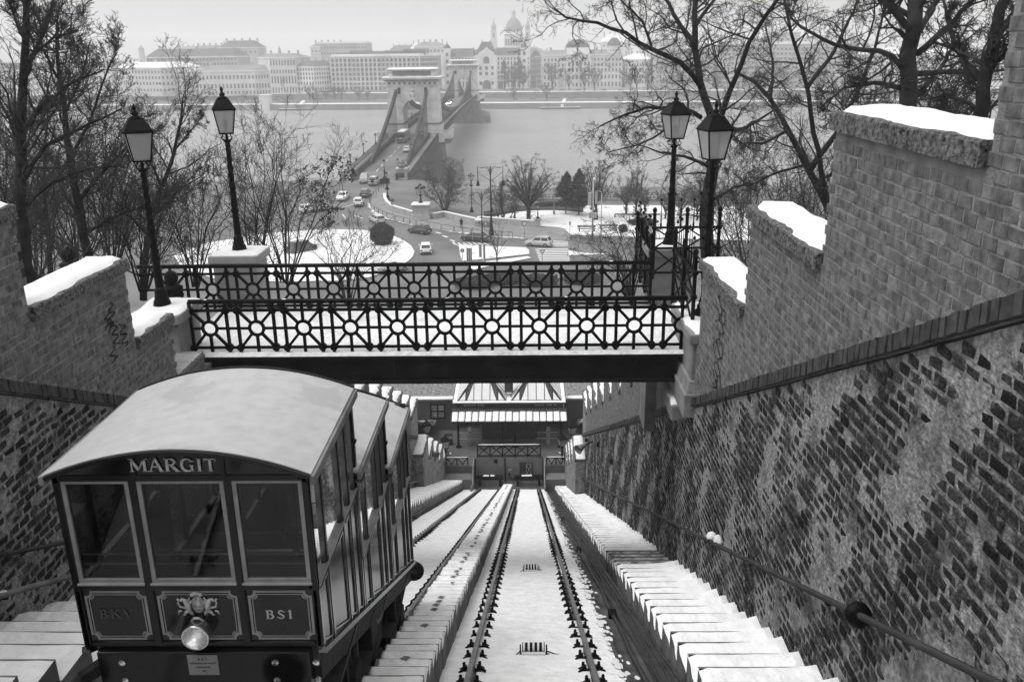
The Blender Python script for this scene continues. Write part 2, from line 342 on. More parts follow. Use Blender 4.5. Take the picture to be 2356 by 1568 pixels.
# ------------------------------------------------------------------ retaining walls
def brick_mesh(bw, bh, proud, taper, seed, n=6, jit=.6):
    r = random.Random(seed); out = []
    for _ in range(n):
        j = lambda a: r.uniform(-a, a)
        w2, h2 = bw/2, bh/2; a = taper
        base = [(0, -w2+j(a*jit), -h2+j(a*jit)), (0, w2+j(a*jit), -h2+j(a*jit)), (0, w2+j(a*jit), h2+j(a*jit)), (0, -w2+j(a*jit), h2+j(a*jit))]
        top = [(proud*r.uniform(.7, 1.15), q[1]*(1-a/w2)+j(a*.4), q[2]*(1-a/h2)+j(a*.3)) for q in base]
        out.append((base, top))
    return out
BF = [(0, 1, 5, 4), (1, 2, 6, 5), (2, 3, 7, 6), (3, 0, 4, 7), (4, 5, 6, 7)]
camv = Vector((0, 0, CAMZ))
def lay_bricks(parent, X, side, y0, y1, zlo, zhi, pw, ph, joint, material, proud, taper, keep, seed, nobj=300, name='brick', drop=None, smooth=False):
    """running bond on the plane x=X facing 'side'; the bricks that show largest are objects, the rest one part"""
    r = random.Random(seed); var = brick_mesh(pw-joint, ph-joint, proud, taper, seed, 9 if taper > .01 else 6, 1.15 if taper > .01 else .6); sv = 2.2 if taper > .01 else 1.0
    meshes = []
    for base, top in var:
        b = MB(); b.add([(side*q[0], q[1], q[2]) for q in base+top], [f if side > 0 else f[::-1] for f in BF]); o = b.build(name, material); meshes.append(o.data); bpy.data.objects.remove(o)
    L = []; zmin = min(zlo(y0), zlo(y1)); zmax = max(zhi(y) for y in np.arange(y0, y1, .2))
    nz = int((zmax-zmin)/ph)+1
    for k in range(nz):
        z = zmax-(k+.5)*ph
        y = y0+(pw/2 if k % 2 else 0)+r.uniform(-.01, .01)
        while y < y1:
            if zlo(y)+ph*.45 < z < zhi(y)-ph*.4 and (drop is None or not drop(y, z, r)):
                L.append((y+r.gauss(0, .006), z+r.gauss(0, .004)))
            y += pw
    L.sort(key=lambda q: (q[0]**2+(q[1]-CAMZ)**2+X*X)/max(.15, abs(X)/math.hypot(q[0], X))+ (1e4 if q[0] < keep else 0))
    pl = parent_loc(parent); big = MB()
    for i, (y, z) in enumerate(L):
        v = r.randrange(len(var)); tw = r.gauss(0, .008*sv*1.5)
        if i < nobj: inst(meshes[v], name, parent, (X-pl.x, y-pl.y, z-pl.z), (tw, 0, 0), (r.uniform(.6, 1.2), r.uniform(1-.06*sv, 1+.03*sv), r.uniform(1-.07*sv, 1+.04*sv)))
        else:
            base, top = var[v]; sx, sy, sz = r.uniform(.6, 1.2), r.uniform(1-.06*sv, 1+.03*sv), r.uniform(1-.07*sv, 1+.04*sv)
            big.add([(X+side*q[0]*sx, y+q[1]*sy-q[2]*tw, z+q[2]*sz+q[1]*tw) for q in base+top], [f if side > 0 else f[::-1] for f in BF])
    if big.f: big.build('brick_courses', material, parent, world=True, kind='stuff')
def coping(parent, x0, x1, y0, y1, z, th, seed, snow=.07, inner=-1):
    r = random.Random(seed)
    # rough-hewn stone: subdivided box with chipped edges
    nx, ny = 8, max(10, int((y1-y0)*9)); b = MB()
    def surf(P, N, amp): return P+N*(amp*float(fbm(np.array(P.x*9+P.z*5), np.array(P.y*9+P.z*7), seed % 97)))
    cx, cz = (x0+x1)/2, z-th/2; ring = []
    prof = [(x0, z-th), (x0, z-th*.5), (x0, z-.02), (x0+.02, z), (cx, z), (x1, z), (x1, z-th)]
    for i in range(ny+1):
        y = y0+(y1-y0)*i/ny
        for (px, pz) in prof:
            e = .012 if px <= x0+.03 else .003
            q = Vector((px, y, pz)); a = float(fbm(np.array(y*7.), np.array(px*9+pz*11.), seed % 89)); c = float(fbm(np.array(y*23.), np.array(pz*19.), seed % 83))
            b.v.append((px+e*(a+.6*c), y, pz-(abs(e*a) if pz > z-.03 else 0)))
    m = len(prof)
    for i in range(ny):
        for k in range(m): b.f.append((i*m+k, i*m+(k+1) % m, (i+1)*m+(k+1) % m, (i+1)*m+k)); b.m.append(0)
    b.f += [tuple(range(m)), tuple(range(ny*m, ny*m+m))[::-1]]; b.m += [0, 0]
    if inner > 0: b.v = [(x0+x1-q[0], q[1], q[2]) for q in b.v]; b.f = [f[::-1] for f in b.f]
    o = b.build('coping_stone', 'coping', parent, world=True)
    s = snow_slab(x0+.06, x1-.01, y0+.02, y1-.03, z-.012, snow*1.05, seed, wav=.055, edge=.08)
    if inner > 0: s.v = [(x0+x1-q[0], q[1], q[2]) for q in s.v]; s.f = [f[::-1] for f in s.f]
    s.build('snow_cover', 'snow', o, smooth=True, world=True)
    return o
def wall(side, X, per, drop_, ya, ztop, name, label, lowX, lowpts, bandh):
    # ya = start of the step whose stone top is ztop
    t = thing('retaining_wall', label, 'wall', (X, 0, rz(0)))
    steps = []
    k0 = -9
    for k in range(k0, 14):
        y0 = ya+k*per; 
        if y0 > 47: break
        if side > 0 and k == 1: steps += [(y0, 15.4, ztop-drop_*k), (15.4, y0+per, 30.4)]
        else: steps.append((y0, y0+per, ztop-drop_*k))
    def zhi(y):
        for a, b_, z in steps:
            if a <= y < b_: return z-.2
        return steps[-1][2]-.2
    band = lambda y: rz(y, bandh)
    xo = X-side*.62                                        # outer face (side points into the cut)
    # backing body in the colour of the mortar: upper part per step, lower part one long sheet
    up_ = MB()
    for a, b_, z in steps:
        a2 = max(a, -14)
        if b_ < -14: continue
        xa, xb = sorted((X, xo))
        up_.hexa([(xa, a2, band(a2)-.1), (xb, a2, band(a2)-.1), (xb, b_, band(b_)-.1), (xa, b_, band(b_)-.1), (xa, a2, z-.195), (xb, a2, z-.195), (xb, b_, z-.195), (xa, b_, z-.195)])
    up_.build('upper_wall', 'mortar', t, world=True)
    # lower wall: a relief grid
    yy = np.concatenate([np.arange(-14, 1, 1.0), np.arange(1, 20, .11), np.arange(20, 58.1, .5)]); hh = np.linspace(-.9, bandh-.13, 44)
    V = []; 
    for y in yy:
        for h in hh:
            V.append((X+side*(.0+.018*float(fbm(np.array(y*3.1), np.array(h*3.1), 31+side)))+side*.0, y, rz(y, h)))
    n = len(hh); F = []
    for i in range(len(yy)-1):
        for j in range(n-1):
            q = (i*n+j, (i+1)*n+j, (i+1)*n+j+1, i*n+j+1); F.append(q if side < 0 else q[::-1])
    lw = MB(); lw.add(V, F); lw.build('lower_wall', 'mortar_old', t, smooth=True, world=True)
    # soldier course along the top of the lower wall
    r = random.Random(5+side); b0 = MB()
    y = 2.0; i = 0; far = MB()
    mesh = []
    for v in range(4):
        b = MB(); q = .044
        pts = [(0, -q, SLOPE*q-.085), (0, q, -SLOPE*q-.085), (0, q, -SLOPE*q+.085), (0, -q, SLOPE*q+.085)]
        top = [(side*r.uniform(.085, .1), p[1]*.95, p[2]*.97) for p in pts]
        b.add(pts+top, [f if side < 0 else f[::-1] for f in [(0, 4, 5, 1), (1, 5, 6, 2), (2, 6, 7, 3), (3, 7, 4, 0), (4, 7, 6, 5)]])
        o = b.build('band_brick', 'brick_band'); mesh.append(o.data); bpy.data.objects.remove(o)
    while y < 47.5:
        if i < 300: inst(mesh[r.randrange(4)], 'band_brick', t, (0, y, band(y)-rz(0)+r.gauss(0, .004)), (r.gauss(0, .01), 0, 0), (r.uniform(.85, 1.1), 1, 1))
        else: far.bx(*sorted((X, X+side*.09)), y-.045, y+.045, band(y)-.085, band(y)+.085)
        y += .098; i += 1
    if far.f: far.build('band_bricks', 'brick_band', t, world=True, kind='stuff')
    lay_bricks(t, X, side, 2.4 if side < 0 else 6.0, 45.5, lambda y: band(y)+.06, zhi, .215, .114, .015, 'brick', .007, .004, 3.2, 11+side)
    pl_ = lambda y, z, r: (fbm(np.array(y*2.9), np.array(z*3.3), 21+side) > .98+.35*r.random()) or (band(y)-z < .25+.25*float(fbm(np.array(y*2.), np.array(0.), 9)) and r.random() < .5) or r.random() < .09
    lay_bricks(t, X, side, 2.4 if side < 0 else 5.5, 45.5, lambda y: rz(y, -.3 if side < 0 else .2), lambda y: band(y)-.12, .246, .127, .038, 'brick_old', .012, .016, 3.4, 17+side, name='old_brick', drop=pl_)
    for i, (a, b_, z) in enumerate(steps):
        if b_ < 1 or (16 < (a+b_)/2 < 19.5): continue
        xa, xb = sorted((X+side*.075, xo-side*.03))
        coping(t, xa, xb, max(a+.02, 0), b_+.05, z, .2, 40+i*3+side, inner=side)
    # lower wing next to the station
    lt = MB()
    for i in range(5):
        a, b_, z = lowpts[0]+i*lowpts[1], lowpts[0]+(i+1)*lowpts[1], lowpts[2]-i*lowpts[3]
        xa, xb = sorted((lowX, lowX-side*.55)); lt.bx(xa, xb, a, b_, max(rz(b_)-1.2, 4), z-.18)
        coping(t, min(xa, xb)-.06, max(xa, xb)+.06, a-.02, b_, z, .18, 90+i+side, inner=side, snow=.08)
    lt.build('wing_wall', 'mortar_old', t, world=True)
    return t
WR = wall(-1, 3.32, 3.2, 1.545, 6.35, 35.35, 'retaining_wall', 'tall stepped brick wall with snowy copings beside the pipe handrail and empty track', 2.74, (45.1, 3.2, 13.75, 1.7), 4.0)
WL = wall(1, -6.66, 2.87, 1.383, 11.06, 32.82, 'retaining_wall', 'stepped brick wall with snowy copings standing behind the funicular car', -6.1, (45.7, 2.8, 13.8, 1.53), 3.9)
# handrails
def handrail(x, side, h, y0, y1, r, label, snow=False, wallx=None, m='pipe'):
    t = thing('handrail', label, 'handrail', (x, y0, rz(y0, h)))
    MB().tube([(0, 0, 0), (0, y1-y0, -SLOPE*(y1-y0))], r, 10).build('pipe', m, t, smooth=True)
    y = y0+1.2
    while y < min(y1, 40):
        MB().tube([(0, y-y0, -SLOPE*(y-y0)-.02), (side*.03, y-y0, -SLOPE*(y-y0)-.08), (side*abs(wallx-x), y-y0, -SLOPE*(y-y0)-.08)], .014, 6).build('bracket', 'iron', t); y += 2.9
    if snow:
        pts = [(0, q, -SLOPE*q+r*.7) for q in np.arange(.5, 7, .15)]; rr = [r*(.75+.25*math.sin(i*1.3)+.1*math.sin(i*3.1)) for i in range(len(pts))]
        MB().tube(pts, rr, 8).build('snow_cover', 'snow', t, smooth=True)
    return t
hr = handrail(3.17, 1, 1.2, 1.0, 56, .035, 'long dark pipe handrail fixed along the foot of the rough brick wall', wallx=3.32)
d = Vector((0, 1, -SLOPE)).normalized(); Mr = d.to_track_quat('Z', 'Y').to_matrix()
MB().lathe([(.075, -.06), (.12, -.03), (.13, 0), (.05, .05), (.045, .12)], 16, (0, 6.15, -SLOPE*6.15), Mr).build('flange', 'iron', hr, smooth=True)
MB().lathe([(.042, -.05), (.042, .05)], 12, (0, 12.3, -SLOPE*12.3), Mr).build('sleeve', 'iron', hr)
handrail(-6.5, -1, 1.58, 2, 50, .032, 'thin dark pipe handrail on the wall behind the funicular car, the upper of two', wallx=-6.66)
handrail(-6.35, -1, 1.08, 2, 50, .04, 'pale pipe handrail with a crust of snow behind the funicular car, the lower of two', wallx=-6.66, snow=True, m='concrete')
for y, zz, s in ((13.0, 27.98, .1), (13.55, 27.75, .13)):
    p = (3.24, y, rz(y, 1.24)); b = MB().lathe([(.01, -.05), (s*.6, -.03), (s*.75, .03), (s*.5, .09), (.01, .12)], 10, p); b.v = [(q[0]+.02*math.sin(q[1]*40), q[1]+.03*math.sin(q[2]*30), q[2]) for q in b.v]
    b.build('snow_lump', 'snow', smooth=True, label='small lump of snow lodged between pipe handrail and wall', cat='snow', group='snow lumps on the handrail')
# loudspeakers on the walls
for (x, y, z, s, lab) in ((3.3, 40.2, 17.1, -1, 'grey horn loudspeaker on the wall above the long pipe handrail'), (-6.6, 50.9, 11.6, 1, 'small horn loudspeaker on the wall beyond the funicular car')):
    t = thing('loudspeaker', lab, 'loudspeaker', (x, y, z))
    M = Vector((s*.8, -.7, -.25)).to_track_quat('Z', 'Y').to_matrix()
    MB().lathe([(.09, 0), (.1, .18), (.16, .42), (.24, .62), (.26, .66), (.235, .655), (.1, .4)], 16, (s*.3, -.1, 0), M).build('horn', 'concrete', t, smooth=True)
    MB().bar((0, 0, .05), (s*.45, -.3, .0), .05).build('bracket', 'iron', t)
for y, h in ((30.5, 2.5), (36.5, 3.3), (44, 3.6)):
    t = thing('wall_light', 'small light fitting fixed to the rough wall above the handrail', 'light', (3.3, y, rz(y, h)), group='small light fittings on the wall')
    MB().bx(-.12, 0, -.06, .06, -.12, .1).build('housing', 'iron_worn', t, bevel=.02); MB().lathe([(.05, -.02), (.06, .03), (.02, .06)], 8, (-.1, 0, -.14)).build('lens', 'lamp_glass', t)
# ================================================================== footbridge over the cut, lamps and ironwork
def lamp_post(label, loc, rot, H=4.1, group='iron lantern posts at the footbridge'):
    t = thing('lamp_post', label, 'lamp post', loc, rot, group)
    zt = H-1.26
    MB().lathe([(.24, 0), (.24, .03), (.2, .05), (.17, .09), (.17, .14), (.14, .2), (.12, .3), (.125, .34), (.1, .38), (.09, .45)], 16).build('base', 'iron', t, smooth=True)
    b = MB(); n = 16; prof = []
    zs = np.linspace(.45, zt-.05, 60)
    for i, z in enumerate(zs):
        rr = .085-.035*(i/59); tw = z*7.5
        ring = abs(z-1.05) < .06 or abs(z-1.2) < .03 or abs(z-(zt-.12)) < .04
        for k in range(n):
            th = 2*math.pi*k/n; q = rr*(1.2 if ring else 1+.17*math.cos(4*(th-tw)) if z > 1.25 else 1)
            b.v.append((q*math.cos(th), q*math.sin(th), z))
    b.f = [(i*n+k, i*n+(k+1) % n, (i+1)*n+(k+1) % n, (i+1)*n+k) for i in range(59) for k in range(n)]; b.m = [0]*len(b.f)
    b.build('twisted_shaft', 'iron', t, smooth=True)
    MB().lathe([(.05, zt-.06), (.085, zt-.03), (.09, zt), (.06, zt+.03), (.035, zt+.04), (.03, zt+.17)], 12).build('collar', 'iron', t, smooth=True)
    for k in range(4):
        c, s = math.cos(k*math.pi/2+math.pi/4), math.sin(k*math.pi/2+math.pi/4)
        pts = [(.05, zt+.01), (.15, zt+.03), (.17, zt+.08), (.13, zt+.11), (.12, zt+.15), (.16, zt+.19)]
        MB().tube([(c*r, s*r, z) for r, z in pts], .012, 5).build('scroll_arm', 'iron', t, smooth=True)
    zb, ze = zt+.18, H-.53
    lan = MB(); a, c = .155, .245
    for sx, sy in ((1, 1), (1, -1), (-1, -1), (-1, 1)): lan.bar((sx*a, sy*a, zb), (sx*c, sy*c, ze), .026)
    for q, z in ((a, zb), (c, ze)):
        for s in (-1, 1): lan.bar((-q-.013, s*q, z), (q+.013, s*q, z), .03); lan.bar((s*q, -q-.013, z), (s*q, q+.013, z), .03)
    L = lan.build('lantern_frame', 'iron', t)
    for k in range(4):
        q = Matrix.Rotation(k*math.pi/2, 3, 'Z')
        b = MB(); b.add([q @ Vector(p) for p in ((-a, a, zb), (a, a, zb), (c, c, ze), (-c, c, ze))], [(0, 1, 2, 3)]); b.build('glass_pane', 'frosted', L)
    MB().lathe([(.02, zb), (.02, zb+.12), (.05, zb+.14), (.055, zb+.26), (.02, zb+.32)], 8).build('bulb', 'stone_pale', L, smooth=True)
    ro = MB(); ro.frus(-c-.03, c+.03, -c-.03, c+.03, ze, ze+.03, 0); ro.frus(-c-.02, c+.02, -c-.02, c+.02, ze+.03, ze+.24, .125)
    ro.frus(-.135, .135, -.135, .135, ze+.24, ze+.265, 0); RO = ro.build('lantern_roof', 'iron', t, bevel=.006)
    for k in range(4):
        q = Matrix.Rotation(k*math.pi/2, 3, 'Z'); b = MB()
        b.add([q @ Vector(p) for p in ((-.045, c-.055, ze+.11), (.045, c-.055, ze+.11), (.045, c-.075, ze+.145), (-.045, c-.075, ze+.145), (-.045, c-.03, ze+.11), (.045, c-.03, ze+.11), (.045, c-.05, ze+.145), (-.045, c-.05, ze+.145))], [(4, 5, 6, 7), (0, 1, 5, 4), (3, 2, 6, 7), (0, 3, 7, 4), (1, 2, 6, 5)]); b.build('vent', 'black', RO)
    MB().lathe([(.11, ze+.26), (.1, ze+.29), (.05, ze+.31), (.075, ze+.35), (.03, ze+.39), (.025, ze+.42), (.04, ze+.44), (.04, ze+.47), (.012, ze+.53)], 12).build('finial', 'iron', t, smooth=True)
    return t
glass('frosted', .8, .3)
n_ = MATS['frosted'].node_tree; tr_ = n_.nodes.new('ShaderNodeBsdfTranslucent'); tr_.inputs[0].default_value = (.65, .65, .65, 1)
df_ = n_.nodes.new('ShaderNodeBsdfDiffuse'); df_.inputs[0].default_value = (.48, .48, .48, 1)
m1_ = n_.nodes.new('ShaderNodeMixShader'); n_.links.new(tr_.outputs[0], m1_.inputs[1]); n_.links.new(df_.outputs[0], m1_.inputs[2])
m2_ = n_.nodes.new('ShaderNodeMixShader'); m2_.inputs[0].default_value = .6; old_ = n_.nodes['Material Output'].inputs[0].links[0].from_socket
n_.links.new(old_, m2_.inputs[1]); n_.links.new(m1_.outputs[0], m2_.inputs[2]); n_.links.new(m2_.outputs[0], n_.nodes['Material Output'].inputs[0])
def pedestal(label, x0, x1, y0, y1, z0, z1, th=.2, snow_=True, base=None, seed=1, body='stone'):
    t = thing('lamp_pedestal', label, 'pedestal', ((x0+x1)/2, (y0+y1)/2, z0), group='stone lamp pedestals')
    i = .09
    MB().bx(x0+i, x1-i, y0+i, y1-i, z0, z1-th).build('shaft', body, t, world=True, bevel=.015)
    MB().frus(x0, x1, y0, y1, z1-th, z1, .01).build('cap', body, t, world=True, bevel=.025)
    if base: 
        MB().frus(x0-.02, x1+.02, y0-.02, y1+.02, base-.25, base, .06).build('base_moulding', body, t, world=True, bevel=.02)
        MB().bx(x0-.06, x1+.06, y0-.06, y1+.06, z0, base-.25).build('plinth', body, t, world=True, bevel=.02)
    if snow_: snow_slab(x0+.05, x1-.02, y0+.04, y1-.03, z1-.01, .06, seed, wav=.05, edge=.08).build('snow_cover', 'snow', t, smooth=True, world=True)
    return t
pedestal('stone lamp pedestal with snowy cap ending the brick wall above the car roof', -8.1, -6.98, 16.6, 17.95, 28.9, 31.02, base=29.9, seed=2)
pedestal('pale stone lamp pedestal behind the footbridge, its side scrawled with graffiti', -7.85, -6.6, 20.8, 21.95, 27.5, 31.28, base=29.6, seed=3, body='stone_pale')
pedestal('low stone pier with snowy top at the footbridge end of the tall brick wall', 3.16, 4.3, 16.05, 18.35, 29.0, 30.72, base=29.75, seed=4)
pedestal('stone lamp pedestal beyond the footbridge behind the spiked iron fence', 2.95, 4.15, 20.75, 21.9, 26.5, 31.36, seed=5)
lamp_post('black iron lantern post with twisted shaft on the pedestal above the car roof', (-7.58, 17.3, 31.0), .5)
lamp_post('black iron lantern post with clear panes on the pedestal behind the footbridge', (-7.22, 21.4, 31.26), .35, 4.0)
lamp_post('black iron lantern post standing in front of the big forked tree trunk', (3.66, 17.25, 30.72), .25, 4.3)
lamp_post('black iron lantern post behind the spiked iron fence, left of the forked tree trunk', (3.55, 21.2, 31.34), .3, 3.7)
# stone bearing block with snowy ledge under the girder end
t = thing('bearing_block', 'stone bearing block with a snowy ledge under the girder end by the tall brick wall', 'stone block', (3.1, 17.2, 28.2))
MB().bx(3.0, 3.34, 16.75, 18.3, 28.6, 28.95).build('block', 'stone', t, world=True, bevel=.03)
snow_slab(3.0, 3.2, 16.8, 18.3, 28.94, .05, 9, wav=.03).build('snow_cover', 'snow', t, smooth=True, world=True)
t = thing('bearing_block', 'stone bearing block with a snowy ledge under the girder end above the car roof', 'stone block', (-6.7, 17.2, 28.2))
MB().bx(-6.98, -6.5, 16.4, 18.0, 27.6, 28.95).build('block', 'stone', t, world=True, bevel=.03)
snow_slab(-6.9, -6.52, 16.45, 18.0, 28.94, .05, 10, wav=.03).build('snow_cover', 'snow', t, smooth=True, world=True)
# the bridge: girders, deck, snow
t = thing('footbridge', 'iron footbridge with a snow-covered deck crossing over the tracks', 'bridge', (-1.8, 18.7, 29.4))
gx0, gx1 = -6.98, 3.14
for y in (17.18, 20.42):
    s = -1 if y < 18 else 1
    b = MB(); b.bx(gx0, gx1, y-.02, y+.02, 29.42, 29.9); b.bx(gx0, gx1, y-.13, y+.13, 29.9, 29.96); b.bx(gx0, gx1, y-.13, y+.13, 29.36, 29.42)
    G = b.build('girder', 'iron_worn', t, world=True)
    if s < 0:
        rv = MB().lathe([(.016, 0), (.013, .01), (.004, .014)], 6, M=Matrix.Rotation(R(90), 3, 'X')); o = rv.build('rv', 'iron_worn'); rme = o.data; bpy.data.objects.remove(o)
        for x in np.arange(gx0+.9, gx1-.2, 1.05):
            for dx in (0, .17):
                for zz in (29.74, 29.64, 29.54): inst(rme, 'rivet', G, (x+dx-t.location.x, y-.02-t.location.y, zz-t.location.z))
            MB().bx(x+.03, x+.14, y-.03, y-.02, 29.425, 29.895).build('stiffener', 'iron_worn', G, world=True)
for x in np.arange(-6.3, 3, 1.3): MB().bx(x-.06, x+.06, 17.2, 20.4, 29.42, 29.7).build('cross_beam', 'black', t, world=True)
MB().bx(gx0, gx1, 17.08, 20.52, 29.961, 29.985).build('deck_plate', 'concrete_dark', t, world=True)
snow_slab(gx0-.6, gx1+.5, 17.06, 20.53, 29.98, .06, 4, wav=.015, nx=150, ny=50, edge=.06).build('snow_cover', 'deck_snow', t, smooth=True, world=True) if 'deck_snow' in MATS or patchy('deck_snow', .66, .4, 1.1, .56, .72, .7, .9, 7, .08, a2=.74, a1=.56) else None
# railings
def railing(y, xs, label, xa, xb, zb=30.0):
    t = thing('railing', label, 'railing', (xa, y, zb), group='railings of the footbridge')
    P = .983; z1, z2, z3, z4 = .14, .56, .95, 1.14
    MB().tube([(0, 0, z4), (xb-xa, 0, z4)], .05, 10).build('top_rail', 'iron', t, smooth=True)
    rr_ = random.Random(int(y*10)); xq = .3
    while xq < xb-xa-.5:
        L_ = rr_.uniform(.06, .22); snow_slab(xq, xq+L_, -.03, .03, z4+.03, .022, int(xq*7) % 19, wav=.008, nx=max(4, int(L_*20)), ny=5, edge=.03).build('rail_snow', 'snow', t, smooth=True); xq += L_+rr_.uniform(.8, 4)
    for z in (z3, z1): MB().bar((0, 0, z), (xb-xa, 0, z), .045, .055).build('cross_rail', 'iron', t)
    cs = sorted(q-xa for q in xs if 0 < q-xa < xb-xa); ed = [-.145]+cs+[xb-xa+.145]
    for p_, q_ in zip(ed[:-1], ed[1:]):
        if q_-p_ > .32: MB().bar((p_+.145, 0, z2), (q_-.145, 0, z2), .045, .05).build('cross_rail', 'iron', t)
    rg = MB(); n = 20
    for i in range(n):
        a, b_ = 2*math.pi*i/n, 2*math.pi*(i+1)/n
        for r0, r1 in ((.118, .178),):
            rg.hexa([(r0*math.cos(a), -.025, r0*math.sin(a)), (r1*math.cos(a), -.025, r1*math.sin(a)), (r1*math.cos(b_), -.025, r1*math.sin(b_)), (r0*math.cos(b_), -.025, r0*math.sin(b_)),
                     (r0*math.cos(a), .025, r0*math.sin(a)), (r1*math.cos(a), .025, r1*math.sin(a)), (r1*math.cos(b_), .025, r1*math.sin(b_)), (r0*math.cos(b_), .025, r0*math.sin(b_))])
    def mesh(b): o = b.build('p', 'iron'); m = o.data; bpy.data.objects.remove(o); return m
    mr = mesh(rg)
    ros = mesh(MB().lathe([(.082, -.04), (.082, .04), (.03, .05), (.028, .06), (.01, .065)], 12, M=Matrix.Rotation(R(90), 3, 'X')))
    full = mesh(MB().bx(-.032, .032, -.025, .025, 0, z4))
    foot = mesh(MB().lathe([(.055, 0), (.05, .015), (.022, .03)], 8))
    hi = mesh(MB().bx(-.031, .031, -.022, .022, z2+.15, z4)); lo = mesh(MB().bx(-.031, .031, -.022, .022, 0, z2-.15))
    dg = []
    for sx, zz in ((1, z3), (-1, z3), (1, z1), (-1, z1)):
        v = Vector((sx*.375, 0, zz-z2)).normalized(); dg.append(mesh(MB().bar(v*.15, (sx*.36, 0, zz-z2), .05, .058)))
    for x in xs:
        lx = x-xa
        if not 0 < lx < xb-xa: continue
        inst(mr, 'ring', t, (lx, 0, z2)); inst(hi, 'baluster', t, (lx, 0, 0)); inst(lo, 'baluster', t, (lx, 0, 0))
        for m in dg: inst(m, 'diagonal', t, (lx, 0, z2))
        for sx in (-1, 1):
            q = inst(full, 'baluster', t, (lx+sx*.375, 0, 0)); inst(foot, 'foot', q, (0, 0, 0))
            for zz in (z1, z3): inst(ros, 'rosette', t, (lx+sx*.375, -.0, zz))
    return t
railing(17.22, [-6.62+.983*k for k in range(11)], 'ornate iron railing on the side of the footbridge above the car roof', -7.0, 3.3)
railing(20.36, [-9.6+.983*k for k in range(13)], 'ornate iron railing on the far side of the footbridge, overlooking the square', -9.4, 2.95)
# spiked iron fence and newel posts by the tall brick wall
def spiked_fence(label, a, b, z0, npan, H=1.55):
    t = thing('spiked_fence', label, 'fence', (a[0], a[1], z0)); A = Vector((0, 0, 0)); Bv = Vector((b[0]-a[0], b[1]-a[1], (b[2]-a[2]) if len(b) > 2 else 0))
    for i in range(npan+1):
        p = Bv*(i/npan)
        MB().bx(p.x-.035, p.x+.035, p.y-.035, p.y+.035, p.z, p.z+H).build('post', 'iron', t)
        MB().lathe([(.05, H), (.055, H+.03), (.03, H+.05), (.055, H+.1), (.05, H+.15), (.01, H+.19)], 10, p).build('finial', 'iron', t, smooth=True)
        for zz in (.15, .75, 1.25): MB().lathe([(.065, -.05), (.065, .05), (.03, .07), (.01, .075)], 10, p+Vector((0, 0, zz)), Matrix.Rotation(R(90), 3, 'X')).build('rosette', 'iron', t)
    for z in (.15, .75, 1.25): MB().bar(A+Vector((0, 0, z)), Bv+Vector((0, 0, z)), .04, .05).build('cross_rail', 'iron', t)
    for i in range(npan):
        p, q = Bv*(i/npan), Bv*((i+1)/npan)
        for z in (.15, .75):
            h2 = .6 if z < .5 else .5
            MB().bar(p+Vector((0, 0, z)), q+Vector((0, 0, z+h2)), .035).build('diagonal', 'iron', t); MB().bar(p+Vector((0, 0, z+h2)), q+Vector((0, 0, z)), .035).build('diagonal', 'iron', t)
        for k in range(1, 5):
            c = p.lerp(q, k/5); hh = .45+.35*(1-abs(k-2.5)/2.5)
            MB().lathe([(.016, 1.2), (.02, 1.28), (.028, 1.32), (.016, 1.37), (.004, 1.3+hh)], 6, c).build('spike', 'iron', t)
            MB().lathe([(.005, 1.28+hh), (.03, 1.3+hh), (.03, 1.33+hh), (.005, 1.36+hh)], 6, c).build('spike_ball', 'iron', t)
    return t
spiked_fence('spiked black iron fence crossing behind the lamp beside the tall brick wall', (3.0, 20.45), (3.02, 23.4), 30.1, 3)
spiked_fence('spiked black iron fence in front of the lamp, ending against the tall brick wall', (3.3, 19.0), (3.36, 16.9), 30.5, 2)
spiked_fence('short spiked iron gate linking the two spiked fences by the lamps', (3.05, 20.5), (4.6, 20.55), 30.7, 2)
for (x, y, z, lab) in ((-8.25, 19.5, 30.0, 'stubby iron newel post with ball top beside the lamp above the car roof'), (-11.0, 20.3, 30.4, 'stubby iron newel post among the trees at the end of the far railing')):
    t = thing('newel_post', lab, 'post', (x, y, z))
    MB().lathe([(.22, 0), (.22, .5), (.25, .55), (.16, .62), (.14, .7), (.22, .78), (.24, .86), (.12, .93)], 12).build('pillar', 'iron', t, smooth=True)
    MB().lathe([(.08, .9), (.14, 1.0), (.16, 1.1), (.12, 1.2), (.02, 1.27)], 14).build('ball', 'iron', t, smooth=True)
    for k in range(6): MB().lathe([(.02, .6), (.06, .68), (.02, .78)], 6, (.2*math.cos(k), .2*math.sin(k), 0)).build('acorn', 'iron', t)
# scrawled graffiti on the walls: thin strokes of dark paint standing a hair proud of the bricks
def graffiti(label, strokes, plane):
    b = MB()
    for s in strokes:
        for (p, q) in zip(s[:-1], s[1:]):
            a, c = plane(*p), plane(*q); b.bar(a, c, .02, .004, upv=(1, 0, 0))
    b.build('graffiti', 'spray', label=label, cat='graffiti')
mat('spray', .02, .7, .2, 8)
r2 = random.Random(12); st = []
for k in range(11):
    y0 = 14.3-.0*k; z0 = 32.0-k*.2; a = r2.uniform(-.25, .25)
    st.append([(y0+a+.25*math.sin(j*1.3+k)*r2.uniform(.4, 1), z0-j*.07) for j in range(6)])
    if k % 3 == 1: st.append([(y0-.25+.16*math.cos(j*.63), z0-.1+.13*math.sin(j*.63)) for j in range(11)])
graffiti('dark spray-paint scrawl running down the tall brick wall near the footbridge', st, lambda y, z: (3.302, y, z))
st = []
for k in range(8):
    y0 = 13.25+r2.uniform(-.25, .3); z0 = 32.25-k*.1
    st.append([(y0+.13*math.sin(j*1.9+k), z0-j*.045) for j in range(6)])
graffiti('dark spray-paint scrawl on the brick wall behind the car, below the snowy coping', st, lambda y, z: (-6.642, y, z))
